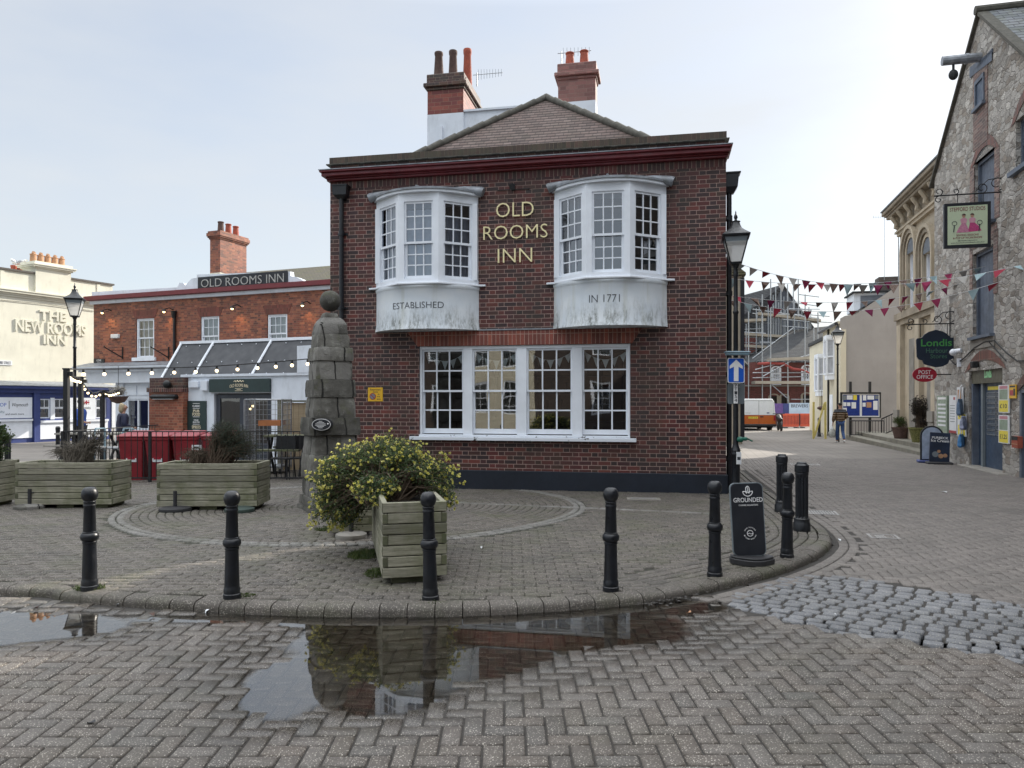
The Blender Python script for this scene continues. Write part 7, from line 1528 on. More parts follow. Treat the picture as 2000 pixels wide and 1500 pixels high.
pA = planter(29, 993, 1.38, 0.58, 0.66, R(1), 'timber planter holding bare grey twigs in front of the iron fence')
pB = planter(306, 997, 1.40, 0.64, 0.66, R(2), 'timber planter holding a dark feathery shrub before the red bins')
pC = planter(747, 1143, 0.535, 1.75, 0.68, R(13.5), 'timber planter set end on with the yellow flowering shrub')
pD = planter(-215, 991, 1.50, 0.58, 0.66, R(0), 'timber planter with an evergreen bush cut off by the frame edge')
pE = planter(648, 1050, 0.45, 0.8, 0.62, R(13), 'timber planter almost hidden behind the flowering shrub')
M['base_green'] = paint('dull green plastic', (0.035, 0.055, 0.048), 0.6, 0.25)
def parasol_base(px, py, r, label, mat='dark_plastic', tube_=True, hh=0.28):
    p = at_pave(px, py); t = thing('parasol_base', label, 'parasol base', p, 0, 'empty parasol bases on the paving'); m_ = MB(); m_.lathe([(r, 0), (r * 1.02, 0.02), (r, 0.045), (r * 0.75, 0.062), (0.06, 0.068), (0.0, 0.068)], 28); m_.build('weight', M[mat], t, smooth=True)
    if tube_: m_ = MB(); m_.tube((0, 0, 0.06), (0, 0, hh), 0.026, n=12); m_.tube((0.02, 0, hh - 0.05), (0.06, 0, hh - 0.05), 0.008); m_.build('socket_tube', M['dark_plastic'], t, smooth=True)
parasol_base(58, 993, 0.20, 'parasol base in front of the bare twig planter', 'monument'); parasol_base(342, 998, 0.21, 'black parasol base in front of the dark shrub planter'); parasol_base(686, 1050, 0.17, 'grey concrete parasol base under the flowering shrub', 'concrete', True, 0.42); parasol_base(468, 999, 0.20, 'low green parasol base without a tube behind the ball bollard', 'base_green', False)

# iron fence, bins and clutter of the yard
FY = 14.75; f0, f1 = X_(122, FY), X_(598, FY); fz = gz(FY) - 0.02
fe = thing('iron_fence', 'low black iron bar fence enclosing the inn yard', 'fence', (f0, FY, fz))
FL = f1 - f0; ft = Z_(842, FY) - fz; m_ = MB(); m_.box(0, FL, -0.02, 0.02, ft - 0.02, ft); m_.build('top_rail', M['black_matt'], fe); m_ = MB(); m_.box(0, FL, -0.015, 0.015, 0.10, 0.13); m_.build('bottom_rail', M['black_matt'], fe)
nb_ = int(FL / 0.125)
for i in range(1, nb_):
    if i % 14 == 0: continue
    m_ = MB(); q = FL * i / nb_; m_.tube((q, 0, 0.131), (q, 0, ft - 0.021), 0.008, n=5, caps=False); m_.build('bar', M['black_matt'], fe)
for i in range(0, nb_ + 1, 14):
    m_ = MB(); q = FL * min(i, nb_) / nb_; m_.box(q - 0.025, q + 0.025, -0.025, 0.025, -0.1, ft + 0.0); m_.build('post', M['black_matt'], fe)
m_ = MB(); m_.box(-0.03, 0.0, 0.021, 4.0, ft - 0.02, ft); m_.build('return_rail', M['black_matt'], fe)
for i in range(26): m_ = MB(); m_.tube((-0.015, 0.1 + i * 0.15, 0), (-0.015, 0.1 + i * 0.15, ft - 0.021), 0.009, n=5, caps=False); m_.build('return_bar', M['black_matt'], fe)
def make_bin():
    t = thing('wheelie_bin', '', 'bin', (0, 0, 0), 0, 'red wheelie bins behind the fence'); m_ = MB()
    m_.loft([[(-a, -b, z), (a, -b, z), (a, c, z), (-a, c, z)] for a, b, c, z in ((0.22, 0.22, 0.24, 0.03), (0.26, 0.30, 0.30, 0.55), (0.28, 0.34, 0.33, 0.86), (0.30, 0.36, 0.35, 0.87), (0.30, 0.36, 0.35, 0.93))]); m_.build('body', M['red_plastic'], t, bevel=0.02)
    m_ = MB(); m_.loft([[(-a, -b, z), (a, -b, z), (a, c, z + e), (-a, c, z + e)] for a, b, c, z, e in ((0.31, 0.38, 0.38, 0.932, 0.0), (0.31, 0.38, 0.38, 0.955, 0.05), (0.26, 0.30, 0.34, 0.985, 0.06))]); m_.build('lid', M['red_plastic'], t, bevel=0.015)
    for s_ in (-1, 1):
        m_ = MB(); m_.M = Matrix.Translation((s_ * 0.23, 0.27, 0.1)) @ Matrix.Rotation(R(90), 4, 'Y'); m_.lathe([(0.0, -0.025), (0.10, -0.025), (0.10, 0.025), (0.0, 0.025)], 16); m_.build('wheel', M['dark_plastic'], t)
    m_ = MB(); m_.box(-0.12, 0.12, -0.292, -0.27, 0.42, 0.60); m_.build('label_panel', M['paper'] , t)
    m_ = MB(); m_.box(-0.09, 0.09, -0.296, -0.2925, 0.47, 0.58); m_.build('label_print', M['red_sign'], t); return t
pb = make_bin()
for i, (px, Y, rz, lab) in enumerate(((268, 15.35, 2, 'red wheelie bin nearest the bare twig planter'), (320, 15.35, -2, 'red wheelie bin second along, between two others'), (371, 15.4, 3, 'red wheelie bin half hidden by the dark shrub twigs'), (430, 15.5, -3, 'red wheelie bin mostly hidden behind the feathery shrub'))):
    o = pb if i == 0 else copy_tree(pb); o.scale = (0.86, 0.9, 1.0); o.location = (X_(px, Y), Y, gz(Y) - 0.03); o.rotation_euler.z = R(rz); o['label'] = lab
t = thing('bin_sticker', 'white address sticker on the third red bin', 'sticker', (X_(384, 15.0), 15.0, Z_(874, 15.0))); m_ = MB(); m_.box(-0.10, 0.09, 0.0, 0.02, -0.05, 0.05); m_.build('paper', M['paper'], t); m_ = MB(); m_.box(-0.07, 0.05, -0.003, -0.0005, -0.02, 0.02); m_.build('print', M['letter_dark'], t)
def table(px, Y, w, d, h, label, mat='concrete'):
    t = thing('yard_table', label, 'table', (X_(px, Y), Y, gz(Y))); m_ = MB()
    for i in range(6): m_.box(-w / 2, w / 2, -d / 2 + d * i / 6, -d / 2 + d * (i + 0.93) / 6, h - 0.04, h)
    m_.build('top', M[mat], t)
    for sx in (-1, 1): m_ = MB(); m_.tube((sx * w * 0.4, -d * 0.6, 0), (sx * w * 0.4, d * 0.3, h - 0.05), 0.03); m_.tube((sx * w * 0.4, d * 0.6, 0), (sx * w * 0.4, -d * 0.3, h - 0.05), 0.03); m_.build('leg_frame', M['black_matt'], t)
    for sy in (-1, 1): m_ = MB(); m_.box(-w / 2, w / 2, sy * (d / 2 + 0.32) - 0.12, sy * (d / 2 + 0.32) + 0.12, h - 0.32, h - 0.28); m_.build('bench_plank', M[mat], t)
table(256, 17.6, 0.95, 0.7, 0.90, 'grey slatted picnic table behind the fence by the brick pier'); table(160, 19.0, 1.0, 0.7, 0.85, 'grey picnic table behind the fence near the man in blue'); table(335, 16.6, 1.5, 0.6, 0.92, 'pale topped picnic table standing behind the red bins', 'paper'); table(560, 16.2, 0.9, 0.5, 0.90, 'dark picnic table stacked beside the pine board screen', 'timber_end')
t = thing('steel_trolley', 'pale steel framed trolley behind the bare twigs', 'trolley', (X_(222, 15.9), 15.9, gz(15.9)))
for x in (-0.3, 0.3):
    m_ = MB(); m_.path([(x, -0.2, 0), (x, -0.2, 0.95), (x, -0.15, 1.05), (x, 0.2, 1.05), (x, 0.2, 0)], 0.022, 8); m_.build('side_frame', M['steel_blue'], t)
m_ = MB(); m_.box(-0.3, 0.3, -0.2, 0.2, 0.15, 0.18); m_.box(-0.3, 0.3, -0.2, 0.2, 0.62, 0.65); m_.build('shelf', M['galv'], t)
t = thing('roll_cage', 'wire mesh roll cage outside the charcoal double doors', 'trolley', (X_(524, 16.9), 16.9, gz(16.9))); hw, dp, hh = 0.42, 0.35, 1.68
m_ = MB()
for x in (-hw, hw):
    for y in (-dp, dp): m_.tube((x, y, 0.1), (x, y, hh), 0.018, n=6)
m_.tube((-hw, -dp, hh), (-hw, dp, hh), 0.018); m_.tube((hw, -dp, hh), (hw, dp, hh), 0.018); m_.tube((-hw, dp, hh), (hw, dp, hh), 0.018); m_.box(-hw, hw, -dp, dp, 0.14, 0.18); m_.build('frame', M['galv'], t)
for x, nm in ((-hw, 'side_mesh'), (hw, 'side_mesh')):
    m_ = MB()
    for i in range(1, 8): m_.tube((x, -dp + 2 * dp * i / 8, 0.18), (x, -dp + 2 * dp * i / 8, hh), 0.006, n=4)
    for i in range(1, 14): m_.tube((x, -dp, 0.18 + i * 0.115), (x, dp, 0.18 + i * 0.115), 0.006, n=4)
    m_.build(nm, M['galv'], t)
m_ = MB()
for i in range(1, 9): m_.tube((-hw + 2 * hw * i / 9, dp, 0.18), (-hw + 2 * hw * i / 9, dp, hh), 0.006, n=4)
for i in range(1, 14): m_.tube((-hw, dp, 0.18 + i * 0.115), (hw, dp, 0.18 + i * 0.115), 0.006, n=4)
m_.build('rear_mesh', M['galv'], t)
for x in (-0.36, 0.36):
    for y in (-0.3, 0.3): m_ = MB(); m_.ball((x, y, 0.06), 0.06, 8, 0.5); m_.build('castor', M['dark_plastic'], t)
t = thing('cardboard_tray', 'orange cardboard tray inside the roll cage', 'box', (X_(533, 16.9), 16.85, Z_(826, 16.85))); m_ = MB(); m_.box(-0.25, 0.25, -0.2, 0.2, -0.06, -0.05); 
for q in ((-0.25, 0.25, -0.2, -0.19), (-0.25, 0.25, 0.19, 0.2), (-0.25, -0.24, -0.19, 0.19), (0.24, 0.25, -0.19, 0.19)): m_.box(*q, -0.049, 0.06)
m_.build('tray', paint("orange cardboard", (0.42, 0.16, 0.06), 0.8), t)
sc_p = X_(543, 17.6); t = thing('board_screen', 'new pine board screen beside the obelisk', 'fence', (sc_p, 17.6, gz(17.6) - 0.05)); z1 = Z_(781, 17.6) - gz(17.6)
for i in range(10): m_ = MB(); m_.box(0.12 + i * 0.125, 0.12 + i * 0.125 + 0.12, 0, 0.025, 0, z1 - 0.02 + random.uniform(-0.01, 0.01)); m_.build('board', M['pine'], t)
m_ = MB(); m_.box(0, 0.10, -0.05, 0.06, 0, z1); m_.build('post', M['timber'], t); m_ = MB(); m_.box(0.0, 1.4, -0.06, 0.08, z1 + 0.002, z1 + 0.04); m_.build('top_rail', M['timber_end'], t)
# stacked dark chairs in the yard corner
for i, (px, Y) in enumerate(((552, 15.4), (578, 15.5))):
    t = thing('stacked_chair', ('black metal chair folded by the fence below the roll cage', 'black metal chair folded by the fence next to the obelisk')[i], 'chair', (X_(px, Y), Y, gz(Y)), R(20 * i), 'black yard chairs'); m_ = MB(); m_.box(-0.2, 0.2, -0.2, 0.2, 0.43, 0.46); m_.build('seat', M['black_matt'], t)
    for sx in (-1, 1): m_ = MB(); m_.path([(sx * 0.2, -0.2, 0), (sx * 0.2, -0.18, 0.43), (sx * 0.2, 0.18, 0.43), (sx * 0.2, 0.26, 0.92)], 0.015, 6); m_.tube((sx * 0.2, 0.24, 0), (sx * 0.2, 0.1, 0.45), 0.015); m_.build('side_frame', M['black_matt'], t)
    m_ = MB(); m_.box(-0.2, 0.2, 0.22, 0.25, 0.6, 0.9); m_.build('backrest', M['black_matt'], t)
# festoon posts and lit bulb strings
def fpost(px, Y, ytop, lab):
    t = thing('festoon_post', lab, 'post', (X_(px, Y), Y, gz(Y)), 0, 'slim black posts carrying light strings'); m_ = MB(); h = Z_(ytop, Y) - gz(Y); m_.box(-0.045, 0.045, -0.045, 0.045, 0, h); m_.build('pole', M['black_matt'], t); m_ = MB(); m_.box(-0.06, 0.09, -0.05, 0.05, h + 0.001, h + 0.03); m_.box(0.05, 0.14, -0.03, 0.03, h - 0.12, h - 0.04); m_.build('cap', M['black_matt'], t)
fpost(130, 15.0, 722, 'slim black post where both light strings start'); fpost(158, 17.6, 738, 'slim black post beside the left lamp post'); fpost(200, 20.0, 768, 'slim black post holding the sagging bulb string')
def festoon(label, pts3, bulbs, r=0.038, wire=0.012):
    t = thing('festoon_lights', label, 'string lights', (0, 0, 0)); P_ = catmull(pts3, 0.3); m_ = MB(); m_.path([tuple(p) for p in P_], wire, 5); m_.build('cable', M['black_matt'], t)
    s_ = np.concatenate([[0], np.cumsum(np.linalg.norm(np.diff(P_, axis=0), axis=1))])
    for b in bulbs:
        q = b * s_[-1]; p = [np.interp(q, s_, P_[:, i]) for i in range(3)]; m_ = MB(); m_.lathe([(0.02, 0), (0.024, -0.03), (0.024, -0.07), (0.015, -0.075)], 8, p); h_ = m_.build('bulb_holder', M['black_matt'], t); m_ = MB(); m_.ball((p[0], p[1], p[2] - 0.07 - r), r, 8); m_.build('bulb', M['bulb'], t, smooth=True)
def w3(px, py, Y): return (X_(px, Y), Y, Z_(py, Y))
festoon('long string of lit bulbs slung across the grey lean-to', [w3(130, 721, 15.0), w3(200, 721, 15.8), w3(300, 719, 16.2), w3(400, 716, 16.3), w3(520, 708, 16.2), w3(612, 700, 15.6)], [0.075 + 0.0815 * i for i in range(12)])
festoon('short sagging string of warm bulbs over the yard tables', [w3(132, 725, 15.0), w3(145, 735, 16.5), w3(158, 739, 17.6), w3(165, 752, 18.4), w3(182, 768, 19.2), w3(200, 762, 20.0), w3(215, 766, 21.5), w3(236, 760, 23)], [0.04 + 0.04 * i for i in range(24)], 0.03)
t = thing('hanging_basket', 'frosty hanging basket below the white shop fascia', 'plant', w3(231, 775, 24)); m_ = MB(); m_.lathe([(0.05, -0.22), (0.2, -0.16), (0.30, 0.0), (0.31, 0.02), (0.0, 0.02)], 16); m_.build('basket', M['pot_dark'], t)
m_ = MB(); m_.tube((0, 0, 0.02), (0, 0, 1.0), 0.008); m_.build('chain', M['black_matt'], t)
# ---------------------------------------------------------------- plants
def leaf_mat(name, c0, c1, c2, trans=0.35, rough=0.55):
    k = NM(name); isl = k.geo('Random Per Island'); o = k.obj()
    c = k.ramp(isl, [(0, c0), (0.55, c1), (1, c2)]); c = k.mix(k.rng(k.noise(o, 6.0, 3), 0.35, 0.7, 0, 0.5), c, dark(c0, 0.6))
    tr = k.n("BsdfTranslucent"); k.link(c, tr.inputs[0]); k.done(c, rough); mx = k.n("MixShader"); mx.inputs[0].default_value = trans; k.link(k.b.outputs[0], mx.inputs[1]); k.link(tr.outputs[0], mx.inputs[2]); k.link(mx.outputs[0], k.out.inputs[0]); return k.mat
M['leaf'] = leaf_mat("blue green leaves", (0.030, 0.062, 0.022), (0.070, 0.115, 0.038), (0.15, 0.19, 0.07))
M['leaf_dark'] = leaf_mat("dark feathery leaves", (0.026, 0.042, 0.028), (0.05, 0.07, 0.045), (0.085, 0.105, 0.07))
M['grass'] = leaf_mat("grass blades", (0.035, 0.06, 0.012), (0.07, 0.11, 0.025), (0.14, 0.15, 0.05))
M['flower'] = leaf_mat("yellow petals", (0.62, 0.58, 0.10), (0.76, 0.71, 0.20), (0.80, 0.77, 0.42), 0.3)
M['twig'] = paint("grey brown twigs", (0.11, 0.095, 0.075), 0.9, 0.35, 15.0)
M['bark'] = paint("brown stems", (0.085, 0.06, 0.04), 0.9, 0.35, 15.0)
def leaf(m_, p, d, n, L_, w_):
    d = d.normalized(); s_ = d.cross(n); s_ = s_.normalized() if s_.length > 1e-4 else d.orthogonal().normalized(); up_ = s_.cross(d)
    m_.add([p, p + d * L_ * 0.5 + s_ * w_ + up_ * w_ * 0.3, p + d * L_, p + d * L_ * 0.5 - s_ * w_ + up_ * w_ * 0.3], [(0, 1, 2, 3)])
def rv(r_): return Vector((r_.gauss(0, 1), r_.gauss(0, 1), r_.gauss(0, 1))).normalized()
def shrub(name, label, base, lobes, nst, nleaf, L_, leafmat, flowers=0, seed=1, w_=0.3, stemr=0.008, twigs=True, cat='shrub', fl_r=0.016):
    """Stems from the soil to points in the lobes; leaves in sprays along the outer half of every stem; flower heads at the tips."""
    r_ = random.Random(seed); t = thing(name, label, cat, base); st = MB(); lf = MB(); fl = MB(); tips = []
    tot = sum(l[2] for l in lobes)
    for i in range(nst):
        q = r_.random() * tot; k = 0
        while q > lobes[k][2]: q -= lobes[k][2]; k += 1
        c, rad, _ = lobes[k]; d = rv(r_) * (r_.random() ** 0.45); e = Vector((c[0] + d.x * rad[0], c[1] + d.y * rad[1], c[2] + d.z * rad[2])); b = Vector((r_.gauss(0, 0.06) + c[0] * 0.15, r_.gauss(0, 0.10) + c[1] * 0.2, 0))
        m1 = b.lerp(e, 0.4) + Vector((0, 0, 0.10 + 0.1 * r_.random())); m2 = b.lerp(e, 0.75) + Vector((r_.gauss(0, .03), r_.gauss(0, .03), 0.08)); pts = [b, m1, m2, e]; st.path(pts, [stemr, stemr * 0.7, stemr * 0.45, stemr * 0.2], 4)
        nl = nleaf
        for j in range(nl):
            f = r_.random() ** 0.6; p = m1.lerp(m2, f * 2) if f < 0.5 else m2.lerp(e, f * 2 - 1); dd = rv(r_) + (e - m2).normalized() * 0.4 + Vector((0, 0, 0.25)); p = p + rv(r_) * r_.random() * 0.065; leaf(lf, p, dd, rv(r_), L_ * r_.uniform(0.6, 1.3), L_ * w_)
        tips.append((e, (e - m2).normalized()))
    st.build('stems', M['bark'] if leafmat != 'none' else M['twig'], t, uv=False)
    if leafmat != 'none': lf.build('foliage', M[leafmat], t, uv=False)
    if flowers:
        for e, d in tips:
            if r_.random() > flowers: continue
            up = e + d * 0.02; k_ = r_.randint(1, 3)
            for _ in range(k_):
                c = up + rv(r_) * 0.03 * (k_ - 1)
                for j in range(r_.randint(8, 13)): leaf(fl, c, (d + Vector((0, 0, 0.5)) + rv(r_) * 1.1), rv(r_), fl_r * r_.uniform(0.8, 1.3), fl_r * 0.42)
        fl.build('flowers', M['flower'], t, uv=False)
    return t
b = pC.location; c13, s13 = math.cos(R(13.5)), math.sin(R(13.5))
by = 7.1; bp = Vector((X_(755, by), by, 0.075 + 0.55))
def lob(px, py, Y, rx, ry, rz, w): return ((X_(px, Y) - bp.x, Y - bp.y, Z_(py, Y) - bp.z), (rx, ry, rz), w)
shrub('flowering_shrub', 'sprawling green shrub covered in yellow flower clusters spilling from the planter', bp,
      [lob(720, 905, 7.5, 0.42, 0.55, 0.24, 5), lob(660, 935, 7.4, 0.30, 0.4, 0.26, 3.2), lob(790, 895, 7.3, 0.30, 0.4, 0.16, 2.5), lob(845, 925, 7.1, 0.24, 0.35, 0.17, 2.2), lob(635, 990, 7.3, 0.15, 0.25, 0.2, 1.3), lob(880, 970, 7.0, 0.11, 0.2, 0.16, 0.9), lob(680, 1005, 7.2, 0.14, 0.2, 0.14, 0.8), lob(735, 955, 6.75, 0.22, 0.3, 0.13, 2.0), lob(668, 1020, 7.4, 0.10, 0.15, 0.06, 0.5), lob(760, 868, 7.5, 0.26, 0.35, 0.10, 1.6)],
      980, 36, 0.021, 'leaf', 0.60, 11, 0.38, fl_r=0.021)
pb_ = pB.location; shrub('feathery_shrub', 'dark feathery half bare shrub in the planter before the bins', (pb_.x, pb_.y, pb_.z + 0.55), [((0.24, 0, 0.40), (0.38, 0.18, 0.28), 4), ((0.16, 0, 0.60), (0.22, 0.12, 0.14), 1.4), ((0.52, 0, 0.28), (0.2, 0.14, 0.18), 1)], 560, 24, 0.03, 'leaf_dark', 0, 5, 0.10, 0.005)
shrub('twiggy_shrub', 'low tangle of bare brown stems beside the feathery shrub', (pb_.x - 0.22, pb_.y, pb_.z + 0.56), [((-0.05, 0, 0.18), (0.38, 0.2, 0.16), 1)], 260, 3, 0.02, 'leaf_dark', 0, 6, 0.12, 0.004)
pa_ = pA.location; shrub('bare_shrub', 'bare grey twig thicket in the planter by the fence corner', (pa_.x + 0.05, pa_.y, pa_.z + 0.56), [((0.05, 0, 0.26), (0.5, 0.2, 0.2), 3), ((0.30, 0, 0.45), (0.18, 0.12, 0.15), 1), ((-0.3, 0, 0.2), (0.22, 0.15, 0.12), 1)], 620, 0, 0.02, 'none', 0, 7, 0.1, 0.0045)
pd_ = at_pave(2, 985); shrub('evergreen_bush', 'glossy evergreen bush at the frame edge planter', (X_(-30, 11), 11.0, 0.6), [((0.0, 0, 0.35), (0.34, 0.25, 0.42), 3), ((0.22, 0, 0.5), (0.14, 0.15, 0.2), 1)], 260, 26, 0.035, 'leaf', 0, 8, 0.34, 0.008)
pe_ = w3(231, 772, 24); shrub('basket_plant', 'pale trailing plant in the hanging basket', pe_, [((0, 0, 0.12), (0.28, 0.25, 0.16), 1)], 60, 14, 0.05, 'basket_leaf', 0, 9, 0.3, 0.006, cat='plant') if M.setdefault('basket_leaf', leaf_mat("frosted leaves", (0.25, 0.24, 0.2), (0.4, 0.38, 0.34), (0.55, 0.53, 0.5))) else None
def tuft(name, label, px, py, n, rad, h, seed, flat=1.0, cat='grass'):
    r_ = random.Random(seed); p = at_pave(px, py); m_ = MB()
    for i in range(n):
        a = r_.random() * 6.28; q = rad * math.sqrt(r_.random()); b = Vector((math.cos(a) * q, math.sin(a) * q * flat, 0)); d = Vector((r_.gauss(0, 0.55), r_.gauss(0, 0.55), 1)).normalized(); hh = h * r_.uniform(0.3, 1.1) * (1 - 0.5 * q / rad); s_ = d.cross(Vector((r_.gauss(0, 1), r_.gauss(0, 1), 0.1))).normalized() * 0.0035; bend = Vector((d.x, d.y, -0.4)) * hh * 0.5
        m_.add([b - s_, b + s_, b + d * hh * 0.6 + s_ * 0.8, b + d * hh * 0.6 - s_ * 0.8, b + d * hh + bend * 0.5], [(0, 1, 2, 3), (3, 2, 4)])
    o = m_.build(name, M['grass'], uv=False); o.location = p; tag(o, label, cat, None, 'stuff')
tuft('grass_tuft', 'weedy grass growing along the foot of the end on planter', 712, 1085, 700, 0.16, 0.10, 1, 1.4); tuft('grass_tuft', 'weeds straggling under the near corner of the end on planter', 738, 1120, 420, 0.12, 0.07, 2, 1.4); tuft('grass_tuft', 'grass round the foot of the first ball bollard', 175, 1150, 260, 0.12, 0.07, 3, 0.7); tuft('grass_tuft', 'low moss and grass by the second ball bollard', 475, 1163, 160, 0.10, 0.03, 4, 0.6); tuft('grass_tuft', 'weeds at the foot of the stone obelisk', 650, 1035, 400, 0.22, 0.08, 5, 0.6); tuft('grass_tuft', 'sparse weeds by the third ball bollard', 850, 1178, 120, 0.10, 0.03, 6, 0.6)
# ---------------------------------------------------------------- small ground details
def grate(px, py, w, d, label, zf, nb=9, rz=0.0, mat='grate', name='drain_grate'):
    p = zf(px, py); t = thing(name, label, 'drain', (p.x, p.y, p.z + 0.012), rz); m_ = MB()
    for q in ((-w / 2, w / 2, -d / 2, -d / 2 + 0.03), (-w / 2, w / 2, d / 2 - 0.03, d / 2), (-w / 2, -w / 2 + 0.03, -d / 2 + .03, d / 2 - .03), (w / 2 - 0.03, w / 2, -d / 2 + .03, d / 2 - .03)): m_.box(*q, -0.03, 0.006)
    m_.build('rim', M[mat], t); m_ = MB()
    for i in range(nb): q = -w / 2 + 0.04 + (w - 0.08) * (i + 0.5) / nb; m_.box(q - 0.011, q + 0.011, -d / 2 + 0.03, d / 2 - 0.03, -0.02, 0.003)
    m_.build('bars', M[mat], t); m_ = MB(); m_.box(-w / 2 + .03, w / 2 - .03, -d / 2 + .03, d / 2 - .03, -0.03, -0.012); m_.build('void', M['black_matt'], t)
M['grate'] = paint("worn iron grate", (0.30, 0.29, 0.28), 0.4, 0.3, 10.0, metal=0.4)
grate(1725, 1050, 0.32, 0.28, 'square drain grate in the middle of the lane', at, 8, R(-14)); grate(1604, 1003, 0.42, 0.36, 'drain grate beside the fluted bollard', at, 9, R(-14)); grate(1572, 908, 0.7, 0.5, 'large drain grate further up the lane', at, 10, R(-14))
p = at_pave(1257, 975); t = thing('inspection_cover', 'pale rectangular inspection cover below the long window', 'drain cover', (p.x, p.y, p.z + 0.008), R(-6)); m_ = MB(); m_.box(-0.26, 0.26, -0.13, 0.13, -0.02, 0.004); m_.build('frame', M['concrete'], t); m_ = MB(); m_.box(-0.20, 0.20, -0.08, 0.08, 0.0045, 0.008); m_.build('lid', M['grate'], t)
r_ = random.Random(21)
for i, (px, py, s_, mt, lab, cat) in enumerate(((406, 1197, 0.05, 'paper', 'white feather standing at the kerb edge', 'feather'), (230, 1186, 0.03, 'paper', 'small white feather at the puddle edge', 'feather'), (1345, 1202, 0.05, 'pot_buff', 'pale dead leaf near the setts', 'leaf'), (1635, 1207, 0.035, 'paper', 'white scrap lying on the setts', 'litter'), (940, 1073, 0.03, 'paper', 'pale scrap of litter on the pavement', 'litter'), (1845, 963, 0.12, 'paper', 'flat white scrap of paper in the lane', 'litter'), (1640, 1058, 0.05, 'paper', 'crumpled paper beside the curved kerb', 'litter'), (178, 1420, 0.045, 'dark_plastic', 'dark flattened leaf in the foreground', 'leaf'), (70, 1192, 0.045, 'pot_dark', 'brown dead leaf by the far puddle', 'leaf'), (297, 1205, 0.05, 'pot_dark', 'wet dark leaf scrap near the feather', 'leaf'))):
    p = at(px, py) if py > 1185 or px > 1600 else at_pave(px, py); m_ = MB(); n = 7
    for j in range(n - 1):
        a, b2 = j / (n - 1), (j + 1) / (n - 1); f = lambda q: math.sin(math.pi * min(0.98, max(0.06, q))) * 0.35
        m_.add([(s_ * (a - .5), -s_ * f(a), 0.006 + 0.012 * math.sin(a * 5 + i)), (s_ * (b2 - .5), -s_ * f(b2), 0.006 + 0.012 * math.sin(b2 * 5 + i)), (s_ * (b2 - .5), s_ * f(b2), 0.010), (s_ * (a - .5), s_ * f(a), 0.010)], [(0, 1, 2, 3)])
    o = m_.build(cat, M[mt]); o.location = (p.x, p.y, p.z + 0.018); o.rotation_euler = (0, R(-55) if i == 0 else 0, r_.random() * 6); tag(o, lab, cat)
# wet silt and leaf litter at the end of the puddle
m_ = MB()
for i in range(420):
    px, py = r_.gauss(1345, 45), 0; p = at(px, 1163 - (px - 1345) * 0.28 + r_.gauss(0, 5)); s_ = r_.uniform(0.006, 0.022); a = r_.random() * 6; c, s2 = math.cos(a) * s_, math.sin(a) * s_; z = 0.020 + r_.random() * 0.006; m_.add([(p.x - c, p.y - s2, z), (p.x + s2 * .5, p.y - c * .5, z + .004), (p.x + c, p.y + s2, z), (p.x - s2 * .5, p.y + c * .5, z + .002)], [(0, 1, 2, 3)])
tag(m_.build('leaf_litter', paint("wet leaf litter", (0.03, 0.026, 0.022), 0.35, 0.5, 40.0), uv=False), 'dark wet leaf litter gathered along the kerb end of the puddle', 'litter', None, 'stuff')
# ---------------------------------------------------------------- bunting over the lane
FC = {'r': paint("red felt", (0.36, 0.04, 0.07), 0.9), 'b': paint("pale blue felt", (0.32, 0.44, 0.47), 0.9), 'g': paint("stone grey felt", (0.40, 0.385, 0.36), 0.9), 'p': paint("brown print cotton", (0.20, 0.14, 0.115), 0.9, 0.7, 40.0), 'm': paint("maroon felt", (0.14, 0.008, 0.05), 0.9), 'k': paint("pink felt", (0.45, 0.06, 0.15), 0.9)}
def bunting(label, a, mid, b, n, cols, seed):
    """A cord through three points with hanging triangles."""
    r_ = random.Random(seed); t = thing('bunting', label, 'bunting', (0, 0, 0), 0, 'bunting strung across the lane'); a, mid, b = Vector(a), Vector(mid), Vector(b)
    f = lambda q: a * ((1 - q) * (1 - 2 * q)) + mid * (4 * q * (1 - q)) + b * (q * (2 * q - 1))
    m_ = MB(); m_.path([f(i / 30) for i in range(31)], 0.006, 4); m_.build('cord', M['paper'], t); Ln = (b - a).length
    for i in range(n):
        q0 = (i + 0.25) / n; q1 = q0 + 0.20 / Ln; p0, p1 = f(q0), f(q1); d = (p1 - p0).normalized(); c = (p0 + p1) / 2; hh = 0.245 * r_.uniform(0.75, 1.05); sw = r_.gauss(0, 0.10); tip = c + Vector((r_.gauss(0, 0.05), sw, -math.sqrt(max(0.01, hh * hh - sw * sw)))); e = Vector((0, 0.003, 0)); mm = c.lerp(tip, 0.5) + Vector((0, r_.gauss(0, 0.02), 0))
        m_ = MB(); m_.add([p0 - e, p1 - e, p0.lerp(tip, .5) - e, mm - e, p1.lerp(tip, .5) - e, tip - e, p0 + e, p1 + e, p0.lerp(tip, .5) + e, mm + e, p1.lerp(tip, .5) + e, tip + e], [(0, 2, 3), (0, 3, 1), (1, 3, 4), (2, 5, 3), (3, 5, 4), (6, 9, 8), (6, 7, 9), (7, 10, 9), (8, 9, 11), (9, 10, 11), (0, 6, 8, 2), (2, 8, 11, 5), (1, 4, 10, 7), (4, 5, 11, 10), (0, 1, 7, 6)]); m_.build('flag', FC[cols[i % len(cols)]], t, uv=False)
bunting('highest bunting string, rising to the lamp top', w3(1385, 490, 17.0), w3(1655, 556, 17.0), w3(2010, 514, 15.6), 21, 'brbgrpgkrpbgmpbkrgbr', 1)
bunting('bunting string crossing just under the highest one', w3(1385, 538, 17.5), w3(1660, 555, 17.8), w3(1925, 520, 17.6), 18, 'pbrpgprgrpbmpmbkgb', 2)
bunting('bunting string passing over the scaffolded roof', w3(1385, 571, 17.5), w3(1660, 590, 18.4), w3(1880, 552, 19.0), 17, 'grpmgrpgrpbrkpbm', 3)
